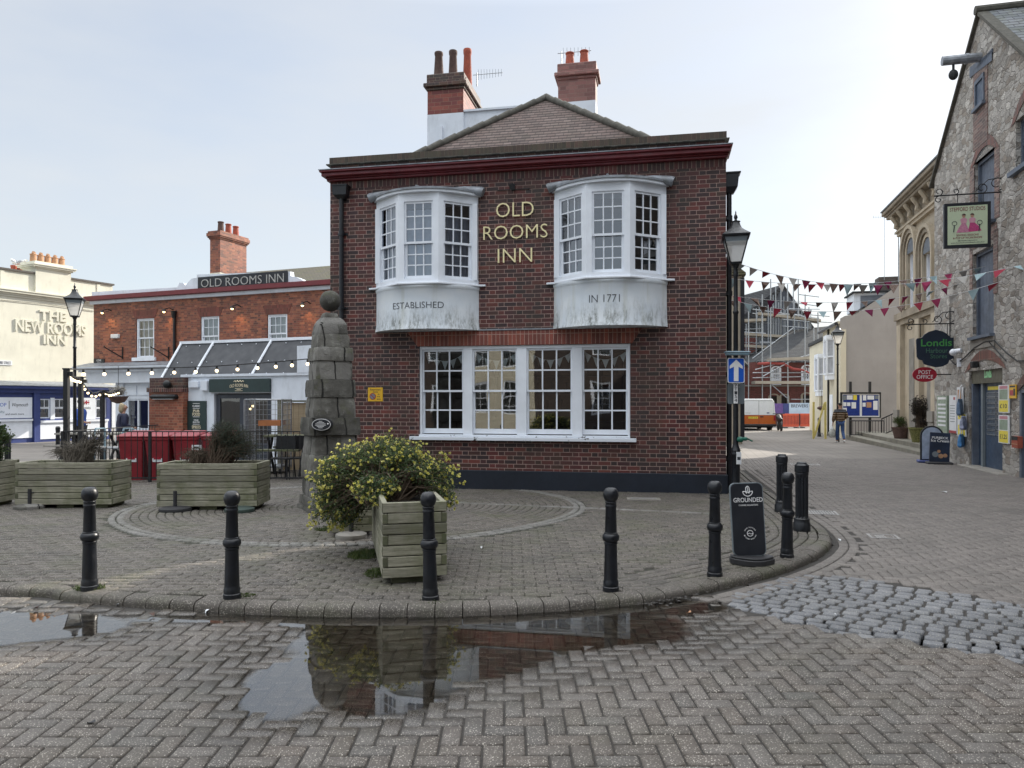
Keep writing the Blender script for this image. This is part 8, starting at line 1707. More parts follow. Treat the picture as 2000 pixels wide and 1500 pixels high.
bunting('lowest bunting string, sagging over the lane', w3(1385, 575, 18.5), w3(1650, 608, 18.6), w3(1960, 548, 16.6), 18, 'rpbprprbprmkprkgb', 4)
# ---------------------------------------------------------------- people (one skinned surface each, clothes as children)
def skinned(name, nodes, edges, mat, parent, sub=2, root=0):
    """nodes: (x, y, z, rx[, ry]) joints; a Skin surface grown along the edges and smoothed, baked to a mesh."""
    me = bpy.data.meshes.new(name); me.from_pydata([n[:3] for n in nodes], edges, []); ob_ = bpy.data.objects.new(name, me); COL.objects.link(ob_)
    md = ob_.modifiers.new("skin", 'SKIN'); md.use_smooth_shade = True; md.branch_smoothing = 0.3
    for i, n in enumerate(nodes):
        sv = me.skin_vertices[0].data[i]; sv.radius = (n[3], n[4] if len(n) > 4 else n[3]); sv.use_root = (i == root)
    ss = ob_.modifiers.new("sub", 'SUBSURF'); ss.levels = sub; ss.render_levels = sub
    dg = bpy.context.evaluated_depsgraph_get(); out = bpy.data.meshes.new_from_object(ob_.evaluated_get(dg)); bpy.data.objects.remove(ob_); bpy.data.meshes.remove(me)
    out.materials.clear(); out.materials.append(mat); o = bpy.data.objects.new(name, out); COL.objects.link(o); o.parent = parent; return o
M['skin'] = paint("skin", (0.42, 0.24, 0.17), 0.6, 0.1)
def person(label, loc, rz, coat, coat_mat, leg_mat, hair_mat, hair='short', stride=0.22, carry=True, scale=1.0, look=0.0, puffy=False, shoe_mat='paper'):
    """Faces +y. Hips at 0.90, shoulders at 1.42, crown at 1.75; walking, left arm hanging, right arm bent forward."""
    t = thing('person', label, 'person', loc, rz); t.scale = (scale,) * 3; s = stride
    Lh, Rh = (-0.09, 0.0, 0.88), (0.09, 0.0, 0.88); Lk, La, Lt = (-0.10, s * 0.55, 0.49), (-0.10, s * 0.75, 0.085), (-0.11, s * 0.75 + 0.14, 0.04); Rk, Ra, Rt = (0.10, -s * 0.15, 0.48), (0.10, -s * 1.5, 0.15), (0.11, -s * 1.5 + 0.08, 0.04)
    Ls, Rs = (-0.185, 0, 1.40), (0.185, 0, 1.40); Le, Lw = (-0.27, -0.06, 1.12), (-0.29, 0.03, 0.88); Re, Rw = (0.27, -0.03, 1.14), (0.19, 0.22, 1.06)
    N_ = [(0, 0, 0.95, .15, .11), (0, 0, 1.18, .15, .11), (0, 0.0, 1.38, .14, .10), (0, 0.01, 1.50, .055), (0, 0.02, 1.58, .068, .075), (0, 0.03, 1.66, .082, .098), (0, 0.02, 1.73, .062, .075),
          Lh + (.088,), Lk + (.058,), La + (.040,), Lt + (.036,), Rh + (.088,), Rk + (.058,), Ra + (.040,), Rt + (.036,), Ls + (.055,), Le + (.042,), Lw + (.030,), Rs + (.055,), Re + (.042,), Rw + (.030,)]
    E_ = [(0, 1), (1, 2), (2, 3), (3, 4), (4, 5), (5, 6), (0, 7), (7, 8), (8, 9), (9, 10), (0, 11), (11, 12), (12, 13), (13, 14), (2, 15), (15, 16), (16, 17), (2, 18), (18, 19), (19, 20)]
    # palms and fingers grow on from the wrists, nose and ears from the head
    for wi, w, d in ((17, Lw, Vector((0, 0.15, -1)).normalized()), (20, Rw, Vector((-0.5, 0.9, -0.1)).normalized())):
        p = Vector(w) + d * 0.07; k0 = len(N_); N_.append(tuple(p) + (.030, .018)); E_.append((wi, k0)); sd_ = d.cross(Vector((1, 0, 0))).normalized()
        for j, ln_ in enumerate((0.065, 0.075, 0.07, 0.055)):
            q = p + sd_ * (j - 1.5) * 0.02 + d * 0.035; r2 = q + d * ln_ * 0.6 + Vector((0.012, 0, 0)); k1 = len(N_); N_ += [tuple(q) + (.009,), tuple(r2) + (.007,)]; E_ += [(k0, k1), (k1, k1 + 1)]
        q = Vector(w) + d * 0.035 + sd_ * 0.035; k1 = len(N_); N_ += [tuple(q) + (.010,), tuple(q + d * 0.035 + sd_ * 0.02) + (.008,)]; E_ += [(wi, k1), (k1, k1 + 1)]
    k0 = len(N_); N_ += [(0, 0.135, 1.635, .014)]; E_ += [(5, k0)]
    for sx in (-1, 1): k0 = len(N_); N_ += [(sx * 0.085, 0.02, 1.635, .016, .022)]; E_ += [(5, k0)]
    skinned('body', N_, E_, M['skin'], t)
    m_ = MB()
    for sx in (-1, 1): m_.ball((sx * 0.033, 0.112, 1.655), 0.010, 6)
    m_.build('eyes', M['letter_dark'], t); m_ = MB(); m_.box(-0.022, 0.022, 0.108, 0.118, 1.588, 1.594); m_.build('mouth', M['red_sign'], t)
    k = 1.35 if puffy else 1.12
    C_ = [(0, 0, 0.90, .165 * k, .125 * k), (0, 0, 1.05, .165 * k, .125 * k), (0, 0, 1.22, .165 * k, .125 * k), (0, 0, 1.38, .14 * k, .115 * k), (0, 0.005, 1.47, .085 * k), Ls + (.075 * k,), tuple((Vector(Ls) + Vector(Le)) / 2) + (.068 * k,), Le + (.060 * k,), tuple(Vector(Le).lerp(Vector(Lw), .85)) + (.046 * k,), Rs + (.075 * k,), tuple((Vector(Rs) + Vector(Re)) / 2) + (.068 * k,), Re + (.060 * k,), tuple(Vector(Re).lerp(Vector(Rw), .85)) + (.046 * k,)]
    skinned('jacket', C_, [(0, 1), (1, 2), (2, 3), (3, 4), (3, 5), (5, 6), (6, 7), (7, 8), (3, 9), (9, 10), (10, 11), (11, 12)], coat_mat, t)
    skinned('trousers', [(0, 0, 0.93, .15, .12), Lh + (.105,), Lk + (.075,), La[:2] + (La[2] + 0.02, .062), Rh + (.105,), Rk + (.075,), Ra[:2] + (Ra[2] + 0.02, .062)], [(0, 1), (1, 2), (2, 3), (0, 4), (4, 5), (5, 6)], leg_mat, t)
    for a, q in ((La, Lt), (Ra, Rt)): skinned('shoe', [(a[0], a[1] - 0.04, a[2] - 0.03, .045, .045), (a[0], a[1] + 0.05, (a[2] + q[2]) / 2, .048, .042), (q[0], q[1] + 0.02, q[2], .042, .032)], [(0, 1), (1, 2)], M[shoe_mat], t, 1)
    if hair == 'short': skinned('hair', [(0, -0.035, 1.62, .075, .05), (0, -0.02, 1.69, .092, .088), (0, 0.02, 1.745, .070, .082)], [(0, 1), (1, 2)], hair_mat, t)
    else: skinned('hair', [(0, -0.06, 1.48, .085, .05), (0, -0.05, 1.60, .10, .075), (0, -0.02, 1.70, .10, .095), (0, 0.02, 1.755, .072, .085)], [(0, 1), (1, 2), (2, 3)], hair_mat, t)
    return t, Lw
def quilt_mat():
    k = NM("quilted brown puffer nylon"); o = k.obj(); s = k.sep(o); w = k.m('ABSOLUTE', k.m('SINE', k.m('MULTIPLY', s[2], 31.0)))
    yoke = k.rng(s[2], 1.33, 1.35); c = k.mix(yoke, (0.13, 0.075, 0.030), (0.016, 0.02, 0.032)); c = k.mix(k.rng(w, 0.0, 0.18, 0.4, 0.0), c, (0.01, 0.008, 0.006)); return k.done(c, 0.45, k.bump(w, 1.0, 0.05))
M['jeans'] = paint("blue denim", (0.035, 0.075, 0.19), 0.85, 0.25, 8.0); M['black_trousers'] = paint("black trousers", (0.015, 0.015, 0.018), 0.85, 0.25); M['hair_dark'] = paint("dark hair", (0.02, 0.016, 0.014), 0.7, 0.3, 30.0); M['hair_blond'] = paint("ash blond hair", (0.42, 0.34, 0.22), 0.7, 0.25, 30.0)
wp = Vector((X_(1641, 30.6), 30.6, gz(30.6)))
w1, lw = person('person in brown quilted jacket and blue jeans walking away with a carrier bag', wp, R(-12), None, quilt_mat(), M['jeans'], M['hair_dark'], stride=0.20, puffy=True, scale=0.955)
bpy.context.view_layer.update()
hand = w1.matrix_basis @ Vector((lw[0] - 0.03, lw[1] + 0.02, lw[2] - 0.10))
t = thing('carrier_bag', 'pale plastic carrier bag held by the person in brown', 'bag', hand - Vector((0, 0, 0.52)), 0.3); m_ = MB(); secs = []
for z, a, b in ((0.0, 0.10, 0.07), (0.04, 0.15, 0.10), (0.18, 0.16, 0.11), (0.30, 0.13, 0.07), (0.36, 0.09, 0.03)): secs.append([(math.cos(2 * math.pi * i / 14) * a * (1 + 0.12 * math.sin(i * 5 + z * 20)), math.sin(2 * math.pi * i / 14) * b * (1 + 0.12 * math.cos(i * 3)), z) for i in range(14)])
m_.loft(secs); m_.build('bag_body', paint("crinkled pale plastic", (0.42, 0.44, 0.42), 0.35, 0.4, 14.0), t, smooth=True); m_ = MB()
for s_ in (-0.05, 0.05): m_.path([(s_, 0, 0.355), (s_ * 0.6, 0, 0.45), (0, 0, 0.52)], 0.010, 5)
m_.build('handles', M['paper'], t)
person('person in bright blue jacket walking past the blue shopfront', Vector((X_(157, 22.6), 22.6, gz(22.6) - 0.02)), R(-80), None, paint("bright blue jacket", (0.012, 0.06, 0.30), 0.6, 0.15), M['black_trousers'], M['hair_dark'], stride=0.18, puffy=True, shoe_mat='dark_plastic')
person('person with blond hair in navy hooded jacket near the brick pier', Vector((X_(240, 20.5), 20.5, gz(20.5) - 0.10)), R(-50), None, paint("navy jacket", (0.010, 0.014, 0.045), 0.7, 0.2), M['black_trousers'], M['hair_blond'], 'long', stride=0.10, puffy=True, shoe_mat='dark_plastic', scale=0.97)

# ---------------------------------------------------------------- van and the dark motorbike beside it
VY = 46.5; vw = (1515 - 1449) * VY / FPX; vx = X_(1482, VY); vz = gz(VY) - 0.05
van = thing('panel_van', 'white and orange panel van parked facing away down the street', 'van', (vx, VY, vz), R(-6)); hw = vw / 2 * 0.97; H_ = 2.02
body = MB(); secs = []
def vsec(y, z0, z1, w0, w1, r=0.16):
    p = [(-w0, z0), (w0, z0), (w0 * 1.01, 0.9), (w1, z1 - r), (w1 - r * 0.8, z1), (-w1 + r * 0.8, z1), (-w1, z1 - r), (-w0 * 1.01, 0.9)]; return [(x, y, z) for x, z in p]
secs = [vsec(0.0, 0.40, H_, hw * 0.97, hw * 0.90), vsec(0.10, 0.36, H_ + 0.03, hw, hw * 0.93), vsec(2.8, 0.36, H_ + 0.03, hw, hw * 0.93), vsec(3.4, 0.36, H_ - 0.15, hw, hw * 0.90), vsec(3.95, 0.36, 1.15, hw, hw * 0.9, 0.08), vsec(4.7, 0.40, 1.0, hw * 0.93, hw * 0.85, 0.08)]
body.loft(secs); bd = body.build('body', paint("white van paint", (0.72, 0.74, 0.76), 0.3, 0.05), van, smooth=True)
m_ = MB(); m_.loft([[(-hw * 0.985 - e, -0.012, 0.46), (hw * 0.985 + e, -0.012, 0.46), (hw * 0.975 + e, -0.012, 1.02), (-hw * 0.975 - e, -0.012, 1.02)] if i == 0 else [(-hw - 0.012, 3.9, 0.46), (hw + 0.012, 3.9, 0.46), (hw + 0.016, 3.9, 1.02), (-hw - 0.016, 3.9, 1.02)] for i, e in ((0, 0.012), (1, 0))]); m_.build('orange_lower_panels', paint("orange van paint", (0.48, 0.115, 0.02), 0.35, 0.08), van)
m_ = MB(); m_.box(-0.006, 0.006, -0.018, -0.0125, 0.48, H_ - 0.08); m_.box(-hw * 0.86, hw * 0.86, -0.006, -0.001, H_ - 0.10, H_ - 0.085); m_.box(-hw * 0.9, -hw * 0.89, -0.006, -0.001, 1.03, H_ - 0.1); m_.box(hw * 0.89, hw * 0.9, -0.006, -0.001, 1.03, H_ - 0.1); m_.box(-hw * .98, hw * .98, -0.0165, -0.0125, 1.015, 1.03); m_.build('door_seams', M['letter_dark'], van)
m_ = MB(); m_.box(-hw, hw, -0.10, 0.05, 0.30, 0.455); m_.build('bumper', M['dark_plastic'], van, bevel=0.03)
for s_ in (-1, 1):
    m_ = MB(); m_.box(s_ * hw * 0.93 - 0.055, s_ * hw * 0.93 + 0.055, -0.035, -0.0125, 0.68, 0.99); m_.build('tail_light', M['red_sign'], van, bevel=0.01)
    m_ = MB(); m_.M = Matrix.Translation((s_ * hw * 0.82, 0.85, 0.30)) @ Matrix.Rotation(R(90), 4, 'Y'); m_.lathe([(0.0, -0.11), (0.30, -0.11), (0.33, -0.07), (0.33, 0.07), (0.30, 0.11), (0.0, 0.11)], 24); w = m_.build('wheel', M['dark_plastic'], van, smooth=True)
    m_ = MB(); m_.M = Matrix.Translation((s_ * hw * 0.82, 3.75, 0.30)) @ Matrix.Rotation(R(90), 4, 'Y'); m_.lathe([(0.0, -0.11), (0.30, -0.11), (0.33, -0.07), (0.33, 0.07), (0.30, 0.11), (0.0, 0.11)], 24); m_.build('wheel', M['dark_plastic'], van, smooth=True)
    m_ = MB(); m_.box(s_ * (hw + 0.11) - 0.09, s_ * (hw + 0.11) + 0.09, 3.3, 3.42, 1.15, 1.5); m_.build('wing_mirror', M['dark_plastic'], van, bevel=0.03)
m_ = MB(); m_.box(-hw * 0.62, -0.06, -0.025, -0.0125, 0.80, 0.92); pl = m_.build('number_plate', M['yellow'], van); m_ = MB(); put_text(m_, "LC04 ZVE", -hw * 0.60, -0.026, 0.825, hw * 0.5, 0.07, 0.003); m_.build('plate_characters', M['letter_dark'], pl, uv=False)
m_ = MB(); m_.box(0.08, 0.28, -0.03, -0.0125, 0.88, 0.95); m_.build('door_handle', M['dark_plastic'], van); m_ = MB(); ellipse(m_, 0.09, 0.035, -0.006, -0.001) ; m_.M = None; mo = m_.build('badge', M['navy'], van, loc=(hw * 0.55, 0, 1.16)); m_ = MB(); m_.box(-hw * 0.8, -hw * 0.5, -0.004, -0.001, 1.14, 1.165); m_.build('badge_strip', M['galv'], van)
m_ = MB(); m_.box(-hw * 0.9, hw * 0.9, 0.3, 4.2, 0.22, 0.36); m_.build('chassis', M['black_matt'], van)
mY = 45.8; t = thing('parked_motorbike', 'dark covered motorbike parked beside the van', 'motorbike', (X_(1523, mY), mY, gz(mY)), R(-12))
for y in (-0.6, 0.65):
    m_ = MB(); m_.M = Matrix.Translation((0, y, 0.3)) @ Matrix.Rotation(R(90), 4, 'Y'); m_.lathe([(0.20, -0.05), (0.29, -0.05), (0.30, 0), (0.29, 0.05), (0.20, 0.05), (0.20, -0.05)], 20); m_.build('wheel', M['dark_plastic'], t, smooth=True)
m_ = MB(); m_.loft([[(math.cos(a) * r * w_, y, z + math.sin(a) * r) for a in [2 * math.pi * i / 12 for i in range(12)]] for y, z, r, w_ in ((-0.75, 0.72, 0.05, 1), (-0.5, 0.72, 0.12, 0.8), (-0.1, 0.68, 0.18, 0.8), (0.2, 0.72, 0.20, 0.8), (0.5, 0.85, 0.18, 0.9), (0.62, 0.95, 0.08, 1.2))]); m_.build('fairing', M['black_matt'], t, smooth=True)
m_ = MB(); m_.tube((-0.36, 0.42, 1.06), (0.36, 0.42, 1.06), 0.02); m_.tube((0, 0.42, 1.0), (0, 0.66, 0.3), 0.03); m_.tube((0, -0.1, 0.6), (0, -0.6, 0.3), 0.04); m_.build('frame', M['black_matt'], t)
fy = 34.5; t = thing('yellow_frame', 'yellow painted timber prop frame against the cream house', 'frame', (X_(1589, fy), fy, gz(fy)), R(-8)); m_ = MB(); wq = X_(1611, fy) - X_(1589, fy); m_.box(-0.04, 0.04, -0.04, 0.04, 0, Z_(785, fy) - gz(fy)); m_.build('post', M['yellow_wood'] if 'yellow_wood' in M else M.setdefault('yellow_wood', paint("pale yellow timber", (0.55, 0.46, 0.14), 0.7, 0.15)), t)
m_ = MB(); m_.box(wq - 0.04, wq + 0.04, -0.04, 0.04, 0, Z_(785, fy) - gz(fy)); m_.build('post', M['yellow_wood'], t); m_ = MB(); m_.tube((0.02, -0.06, 0.1), (wq - 0.05, -0.06, Z_(787, fy) - gz(fy)), 0.05, n=4); m_.build('brace', M['yellow_wood'], t)
# ---------------------------------------------------------------- notice board, railings and pots on the forecourt
NY = 33.2; nb = thing('notice_board', 'black framed double notice board with blue felt and pinned papers', 'notice board', (X_(1643, NY), NY, gz(NY)), -0.02); nw = X_(1720, NY) - X_(1643, NY); zt, zb = Z_(766, NY) - gz(NY), Z_(816, NY) - gz(NY)
m_ = MB(); m_.box(0, nw, 0, 0.12, zb, zb + 0.04); m_.box(0, nw, -0.01, 0.12, zt - 0.07, zt); m_.box(0, 0.05, 0, 0.12, zb + .04, zt - .07); m_.box(nw - 0.05, nw, 0, 0.12, zb + .04, zt - .07); m_.build('frame', M['black_matt'], nb)
for i in range(2):
    a, b = 0.05 + (nw - 0.1) * i / 2, 0.05 + (nw - 0.1) * (i + 1) / 2; m_ = MB(); m_.box(a, b, 0.03, 0.04, zb + 0.04, zt - 0.07); m_.build('white_surround', M['paper'], nb); m_ = MB(); m_.box(a + 0.05, b - 0.05, 0.024, 0.0295, zb + 0.09, zt - 0.12); m_.build('felt_panel', M['blue_sign'] if False else paint("royal blue felt", (0.012, 0.035, 0.22), 0.9), nb)
for i, (x, y, w, h, mt) in enumerate(((0.08, 0.80, 0.16, 0.20, 'grey_sign'), (0.26, 0.82, 0.26, 0.19, 'paper'), (0.55, 0.80, 0.16, 0.22, 'yellow'), (0.10, 0.52, 0.14, 0.18, 'paper'), (0.27, 0.53, 0.15, 0.16, 'paper'), (0.47, 0.42, 0.2, 0.28, 'paper'), (0.1, 0.25, 0.16, 0.2, 'paper'), (0.98, 0.78, 0.15, 0.24, 'paper'), (1.18, 0.82, 0.3, 0.18, 'paper'), (0.96, 0.5, 0.14, 0.18, 'paper'), (1.14, 0.46, 0.22, 0.24, 'pot_buff'), (1.44, 0.36, 0.2, 0.40, 'paper'), (1.52, 0.84, 0.16, 0.16, 'grey_sign'))):
    m_ = MB(); k_ = (zt - zb) / 1.15; m_.box(x * nw / 1.78, (x + w) * nw / 1.78, 0.018, 0.0235, zb + y * k_ , zb + (y + h) * k_ ); m_.build('pinned_paper', M[mt], nb)
for q in (0.27, 0.76): m_ = MB(); m_.box(nw * q - 0.05, nw * q + 0.05, 0.121, 0.2, 0, zt + 0.48); m_.build('post', M['black_matt'], nb)
def railing(label, p0, p1, h, n, z0, z1):
    t = thing('iron_railing', label, 'railing', p0, 0, 'iron railings on the forecourt'); d = Vector(p1) - Vector(p0); m_ = MB(); m_.tube((0, 0, h), d + Vector((0, 0, h)), 0.025, n=6); m_.tube((0, 0, 0.1), d + Vector((0, 0, 0.1)), 0.02, n=6); m_.build('rails', M['black_matt'], t)
    for i in range(n + 1): m_ = MB(); q = d * (i / n); m_.tube(q + Vector((0, 0, 0 if i in (0, n) else 0.1)), q + Vector((0, 0, h)), 0.022 if i in (0, n) else 0.011, n=5); m_.build('baluster', M['black_matt'], t)
RYs = 32.6; railing('black railing below the notice board', (X_(1660, RYs), RYs, gz(RYs) + 0.17), (X_(1722, RYs), RYs - 0.2, gz(RYs) + 0.17), 0.72, 12, 0, 0)
railing('black railing rising from the notice board to the limestone hall', (X_(1722, 32.4), 32.4, gz(32.4) + 0.17), (X_(1757, 30.2), 30.2, gz(30.2) + 0.55), 0.8, 7, 0, 0)
def tubpot(px, py, Y, r, h, mat, label, plants):
    p = w3(px, py, Y); t = thing('plant_pot', label, 'plant pot', (p[0], p[1], 0.18)); m_ = MB(); m_.lathe([(r * 0.7, 0), (r, h * 0.9), (r * 1.08, h * 0.9), (r * 1.08, h), (r * 0.9, h), (r * 0.85, h * 0.85), (0, h * 0.85)], 18); m_.build('pot', M[mat], t, smooth=True); return t
M['ivy_pot'] = paint("yellow green ivy", (0.15, 0.15, 0.05), 0.9, 0.6, 25.0, bump=1.0, bscale=30)
tubpot(1759, 850, 27.5, 0.30, 0.42, 'pot_dark', 'small dark pot with spiky grass on the forecourt', 0); tubpot(1797, 857, 25.0, 0.34, 0.5, 'ivy_pot', 'ivy covered pot with a dark leggy bush on the forecourt', 0)
q = w3(1797, 838, 25.0); shrub('potted_bush', 'dark purple leggy bush growing in the ivy covered pot', (q[0], q[1], 0.62), [((0, 0, 0.75), (0.36, 0.3, 0.42), 3), ((0.05, 0, 0.25), (0.3, 0.3, 0.2), 1)], 130, 22, 0.055, 'leaf_purple', 0, 31, 0.3, 0.008) if M.setdefault('leaf_purple', leaf_mat("dark plum leaves", (0.03, 0.02, 0.022), (0.05, 0.04, 0.035), (0.07, 0.075, 0.04))) else None
q = w3(1759, 838, 27.5); shrub('potted_grass', 'spiky green grass in the small dark pot', (q[0], q[1], 0.55), [((0, 0, 0.25), (0.25, 0.2, 0.2), 1)], 70, 8, 0.12, 'grass', 0, 32, 0.08, 0.004, cat='plant')
# ---------------------------------------------------------------- hanging signs and posters on the warehouse
PR = math.atan2(-0.2425, 0.97)         # turned square to the wall
def scrollwork(m_, L_, up=True):
    m_.tube((0, 0, 0), (L_, 0, 0), 0.016, n=6); m_.tube((L_, 0, -0.25), (L_, 0, 0.35), 0.016, n=6)
    def curl(cx, cz, r, a0, a1, sgn_=1): m_.path([(cx + math.cos(R(a0 + (a1 - a0) * i / 16)) * r * (1 - 0.6 * i / 16), 0, cz + math.sin(R(a0 + (a1 - a0) * i / 16)) * r * (1 - 0.6 * i / 16)) for i in range(17)], 0.011, 5)
    curl(L_ - 0.18, 0.20, 0.17, -80, 300); curl(L_ - 0.48, 0.12, 0.12, -80, 300); curl(0.10, 0.09, 0.09, -90, 260); curl(0.10, -0.09, 0.08, 90, 400); curl(0.45, 0.08, 0.07, -90, 240)
    m_.path([(L_ - 0.02, 0, 0.33), (L_ - 0.35, 0, 0.30), (L_ - 0.6, 0, 0.05)], 0.011, 5)
SY = 17.0; sx0, sx1 = X_(1843, SY), X_(1923, SY); zt, zb = Z_(399, SY), Z_(486, SY)
t = thing('studio_sign', 'hanging black framed pale green STEPFORD STUDIOS sign with two pink dresses', 'sign', (sx0, SY, zb), PR); w, h = (sx1 - sx0) / 0.99, zt - zb
m_ = MB(); rrect(m_, w / 2, h / 2, 0.01, -0.04, 0.04); m_.v = [(x + w / 2, y, z + h / 2) for x, y, z in m_.v]; m_.build('frame', M['board_black'], t)
m_ = MB(); m_.box(0.07, w - 0.07, -0.045, -0.0402, 0.07, h - 0.07); pn = m_.build('panel', paint("pale green panel", (0.52, 0.60, 0.42), 0.5, 0.06), t)
mar = paint("maroon sign lettering", (0.22, 0.05, 0.06), 0.5)
for tx, z0, hh, ww, dk in (("STEPFORD STUDIOS", h - 0.19, 0.09, w * 0.76, mar), ("SEWING SESSIONS", 0.265, 0.045, w * 0.48, mar), ("& POP UP WORKSHOPS", 0.20, 0.045, w * 0.62, mar), ("@stepfordstudios", 0.145, 0.028, w * 0.42, M['letter_dark']), ("www.facebook.com/StepfordStudios", 0.095, 0.03, w * 0.72, M['letter_dark'])):
    m_ = MB(); put_text(m_, tx, w / 2 - ww / 2, -0.0455, z0, ww, hh, 0.003, 0.004); m_.build('wording', dk, pn, uv=False)
m_ = MB(); 
m_.prism([(w * 0.26, 0.345), (w * 0.53, 0.345), (w * 0.51, 0.44), (w * 0.46, 0.56), (w * 0.38, 0.56), (w * 0.31, 0.45)], -0.049, -0.0455); m_.build('pink_dress', paint("dusty pink", (0.55, 0.22, 0.33), 0.6, 0.3, 20.0), pn)
m_ = MB(); m_.prism([(w * 0.50, 0.35), (w * 0.80, 0.37), (w * 0.74, 0.48), (w * 0.64, 0.57), (w * 0.555, 0.57), (w * 0.53, 0.45)], -0.0475, -0.0455); m_.build('rose_dress', paint("rose pink", (0.50, 0.06, 0.20), 0.6, 0.3, 20.0), pn)
for cx, mt in ((0.42, 'pink'), (0.60, 'rose')):
    m_ = MB(); m_.prism([(w * cx - 0.055, 0.56), (w * cx + 0.055, 0.56), (w * cx + 0.07, 0.65), (w * cx + 0.02, 0.68), (w * cx - 0.02, 0.68), (w * cx - 0.07, 0.65)], -0.051, -0.0455); m_.build('bodice', M['pot_buff'] if False else paint("pale pink", (0.6, 0.30, 0.38), 0.6), pn); m_ = MB(); n = 14; m_.prism([(w * cx + math.cos(2 * math.pi * i / n) * 0.034, 0.72 + math.sin(2 * math.pi * i / n) * 0.042) for i in range(n)], -0.051, -0.0455); m_.build('face', M['skin'], pn); m_ = MB(); m_.prism([(w * cx + math.cos(math.pi * i / n) * 0.042, 0.735 + math.sin(math.pi * i / n) * 0.04) for i in range(n + 1)], -0.053, -0.0512); m_.build('hair', M['pot_dark'], pn)
m_ = MB()
for q in (0.22, 0.76): m_.path([(w * q + math.cos(R(a)) * 0.05, -0.048, 0.56 + math.sin(R(a)) * 0.05) for a in range(0, 361, 30)], 0.006, 4); m_.path([(w * q, -0.048, 0.52), (w * q - 0.02, -0.048, 0.36)], 0.012, 4)
m_.build('scissors', M['letter_dark'], pn)
wallx = 10.77 + 0.25 * (SY - 15.5); bz0 = Z_(383, SY); t = thing('sign_bracket', 'scrolled iron bracket holding the studio sign', 'bracket', (X_(1824, SY), SY, bz0), PR); m_ = MB(); scrollwork(m_, (wallx - X_(1824, SY)) / 0.97); m_.tube((w * 0.3 + 0.2, 0, 0), (w * 0.3 + 0.2, 0, zt - bz0), 0.008); m_.tube((w * 0.85 + 0.2, 0, 0), (w * 0.85 + 0.2, 0, zt - bz0), 0.008); m_.build('ironwork', M['black_matt'], t)
LYs = 20.0; sx0, sx1 = X_(1789, LYs), X_(1857, LYs); zt, zb = Z_(645, LYs), Z_(718, LYs); w, h = (sx1 - sx0) / 0.985, zt - zb
t = thing('store_sign', 'shaped navy hanging sign lettered Londis Harbour Stores', 'sign', (sx0, LYs, zb), PR)
o_ = [(0.02, 0.30), (0.06, 0.22), (0.16, 0.19), (0.20, 0.09), (0.34, 0.05), (0.5, 0.0), (0.66, 0.02), (0.80, 0.09), (0.84, 0.19), (0.95, 0.24), (0.985, 0.32), (0.99, 0.74), (0.97, 0.78), (0.86, 0.79), (0.80, 0.87), (0.68, 0.95), (0.5, 1.0), (0.32, 0.95), (0.20, 0.87), (0.14, 0.79), (0.03, 0.78), (0.0, 0.74)]
m_ = MB(); m_.prism([(x * w, z * h) for x, z in o_], -0.03, 0.03); pn = m_.build('board', paint("deep navy board", (0.008, 0.018, 0.038), 0.45), t)
grn = paint("green sign lettering", (0.06, 0.30, 0.07), 0.5); gr2 = paint("dull green lettering", (0.06, 0.17, 0.11), 0.5)
for tx, x0, z0, ww, hh, mt in (("Londis", 0.12, 0.56, 0.78, 0.19, grn), ("Harbour", 0.25, 0.385, 0.55, 0.125, gr2), ("Stores", 0.36, 0.24, 0.42, 0.115, gr2)):
    m_ = MB(); put_text(m_, tx, x0 * w, -0.031, z0 * h, ww * w, hh * h, 0.004, 0.012 if tx == 'Londis' else 0.0); m_.build('wording', mt, pn, uv=False)
bz0 = Z_(634, LYs); wallx = 10.77 + 0.25 * (LYs - 15.5); t = thing('sign_bracket', 'scrolled iron bracket holding the navy store sign', 'bracket', (X_(1770, LYs), LYs, bz0), PR); m_ = MB(); scrollwork(m_, (wallx - X_(1770, LYs)) / 0.97); 
for q in (0.35, 1.0): m_.tube((q, 0, 0), (q, 0, zt - bz0 - (0.2 if True else 0)), 0.010)
m_.build('ironwork', M['black_matt'], t)
t = thing('post_office_sign', 'red oval POST OFFICE sign projecting from the stone wall', 'sign', (X_(1805.5, LYs), LYs, Z_(731.5, LYs)), PR); a, b = 21.5 * LYs / FPX, 14.5 * LYs / FPX
m_ = MB(); ellipse(m_, a, b, -0.03, 0.03, 40); m_.build('oval', M['red_sign'], t)
for tx, z0, ww in (("POST", 0.015, 0.30), ("OFFICE", -0.115, 0.40)): m_ = MB(); put_text(m_, tx, -ww / 2, -0.031, z0, ww, 0.10, 0.004); m_.build('wording', M['letter_white'], t, uv=False)
m_ = MB(); m_.tube((a, 0, 0), (a + 0.35, 0, 0.0), 0.015); m_.build('arm', M['black_matt'], t)
def wall_item(name, label, cat, px0, px1, py0, py1, mat, e=0.02, extra=(), group=None):
    pm = (px0 + px1) / 2; a, b = tu(px0), tu(px1); z0, z1 = tz(pm, py1), tz(pm, py0); p = T_.w((a + b) / 2, -0.02, (z0 + z1) / 2); t = thing(name, label, cat, p, T_.rot, group); w, h = b - a, z1 - z0; m_ = MB(); m_.box(-w / 2, w / 2, -e, 0, -h / 2, h / 2); m_.build('board', M[mat], t)
    for x0, x1, y0, y1, mt, tx in extra:
        m_ = MB()
        if tx: put_text(m_, tx, -w / 2 + x0 * w, -e - 0.001, -h / 2 + y0 * h, (x1 - x0) * w, (y1 - y0) * h, 0.003, 0.01)
        else: m_.box(-w / 2 + x0 * w, -w / 2 + x1 * w, -e - 0.003, -e - 0.0003, -h / 2 + y0 * h, -h / 2 + y1 * h)
        m_.build('wording' if tx else 'printed_patch', M[mt], t, uv=not tx)
    return t
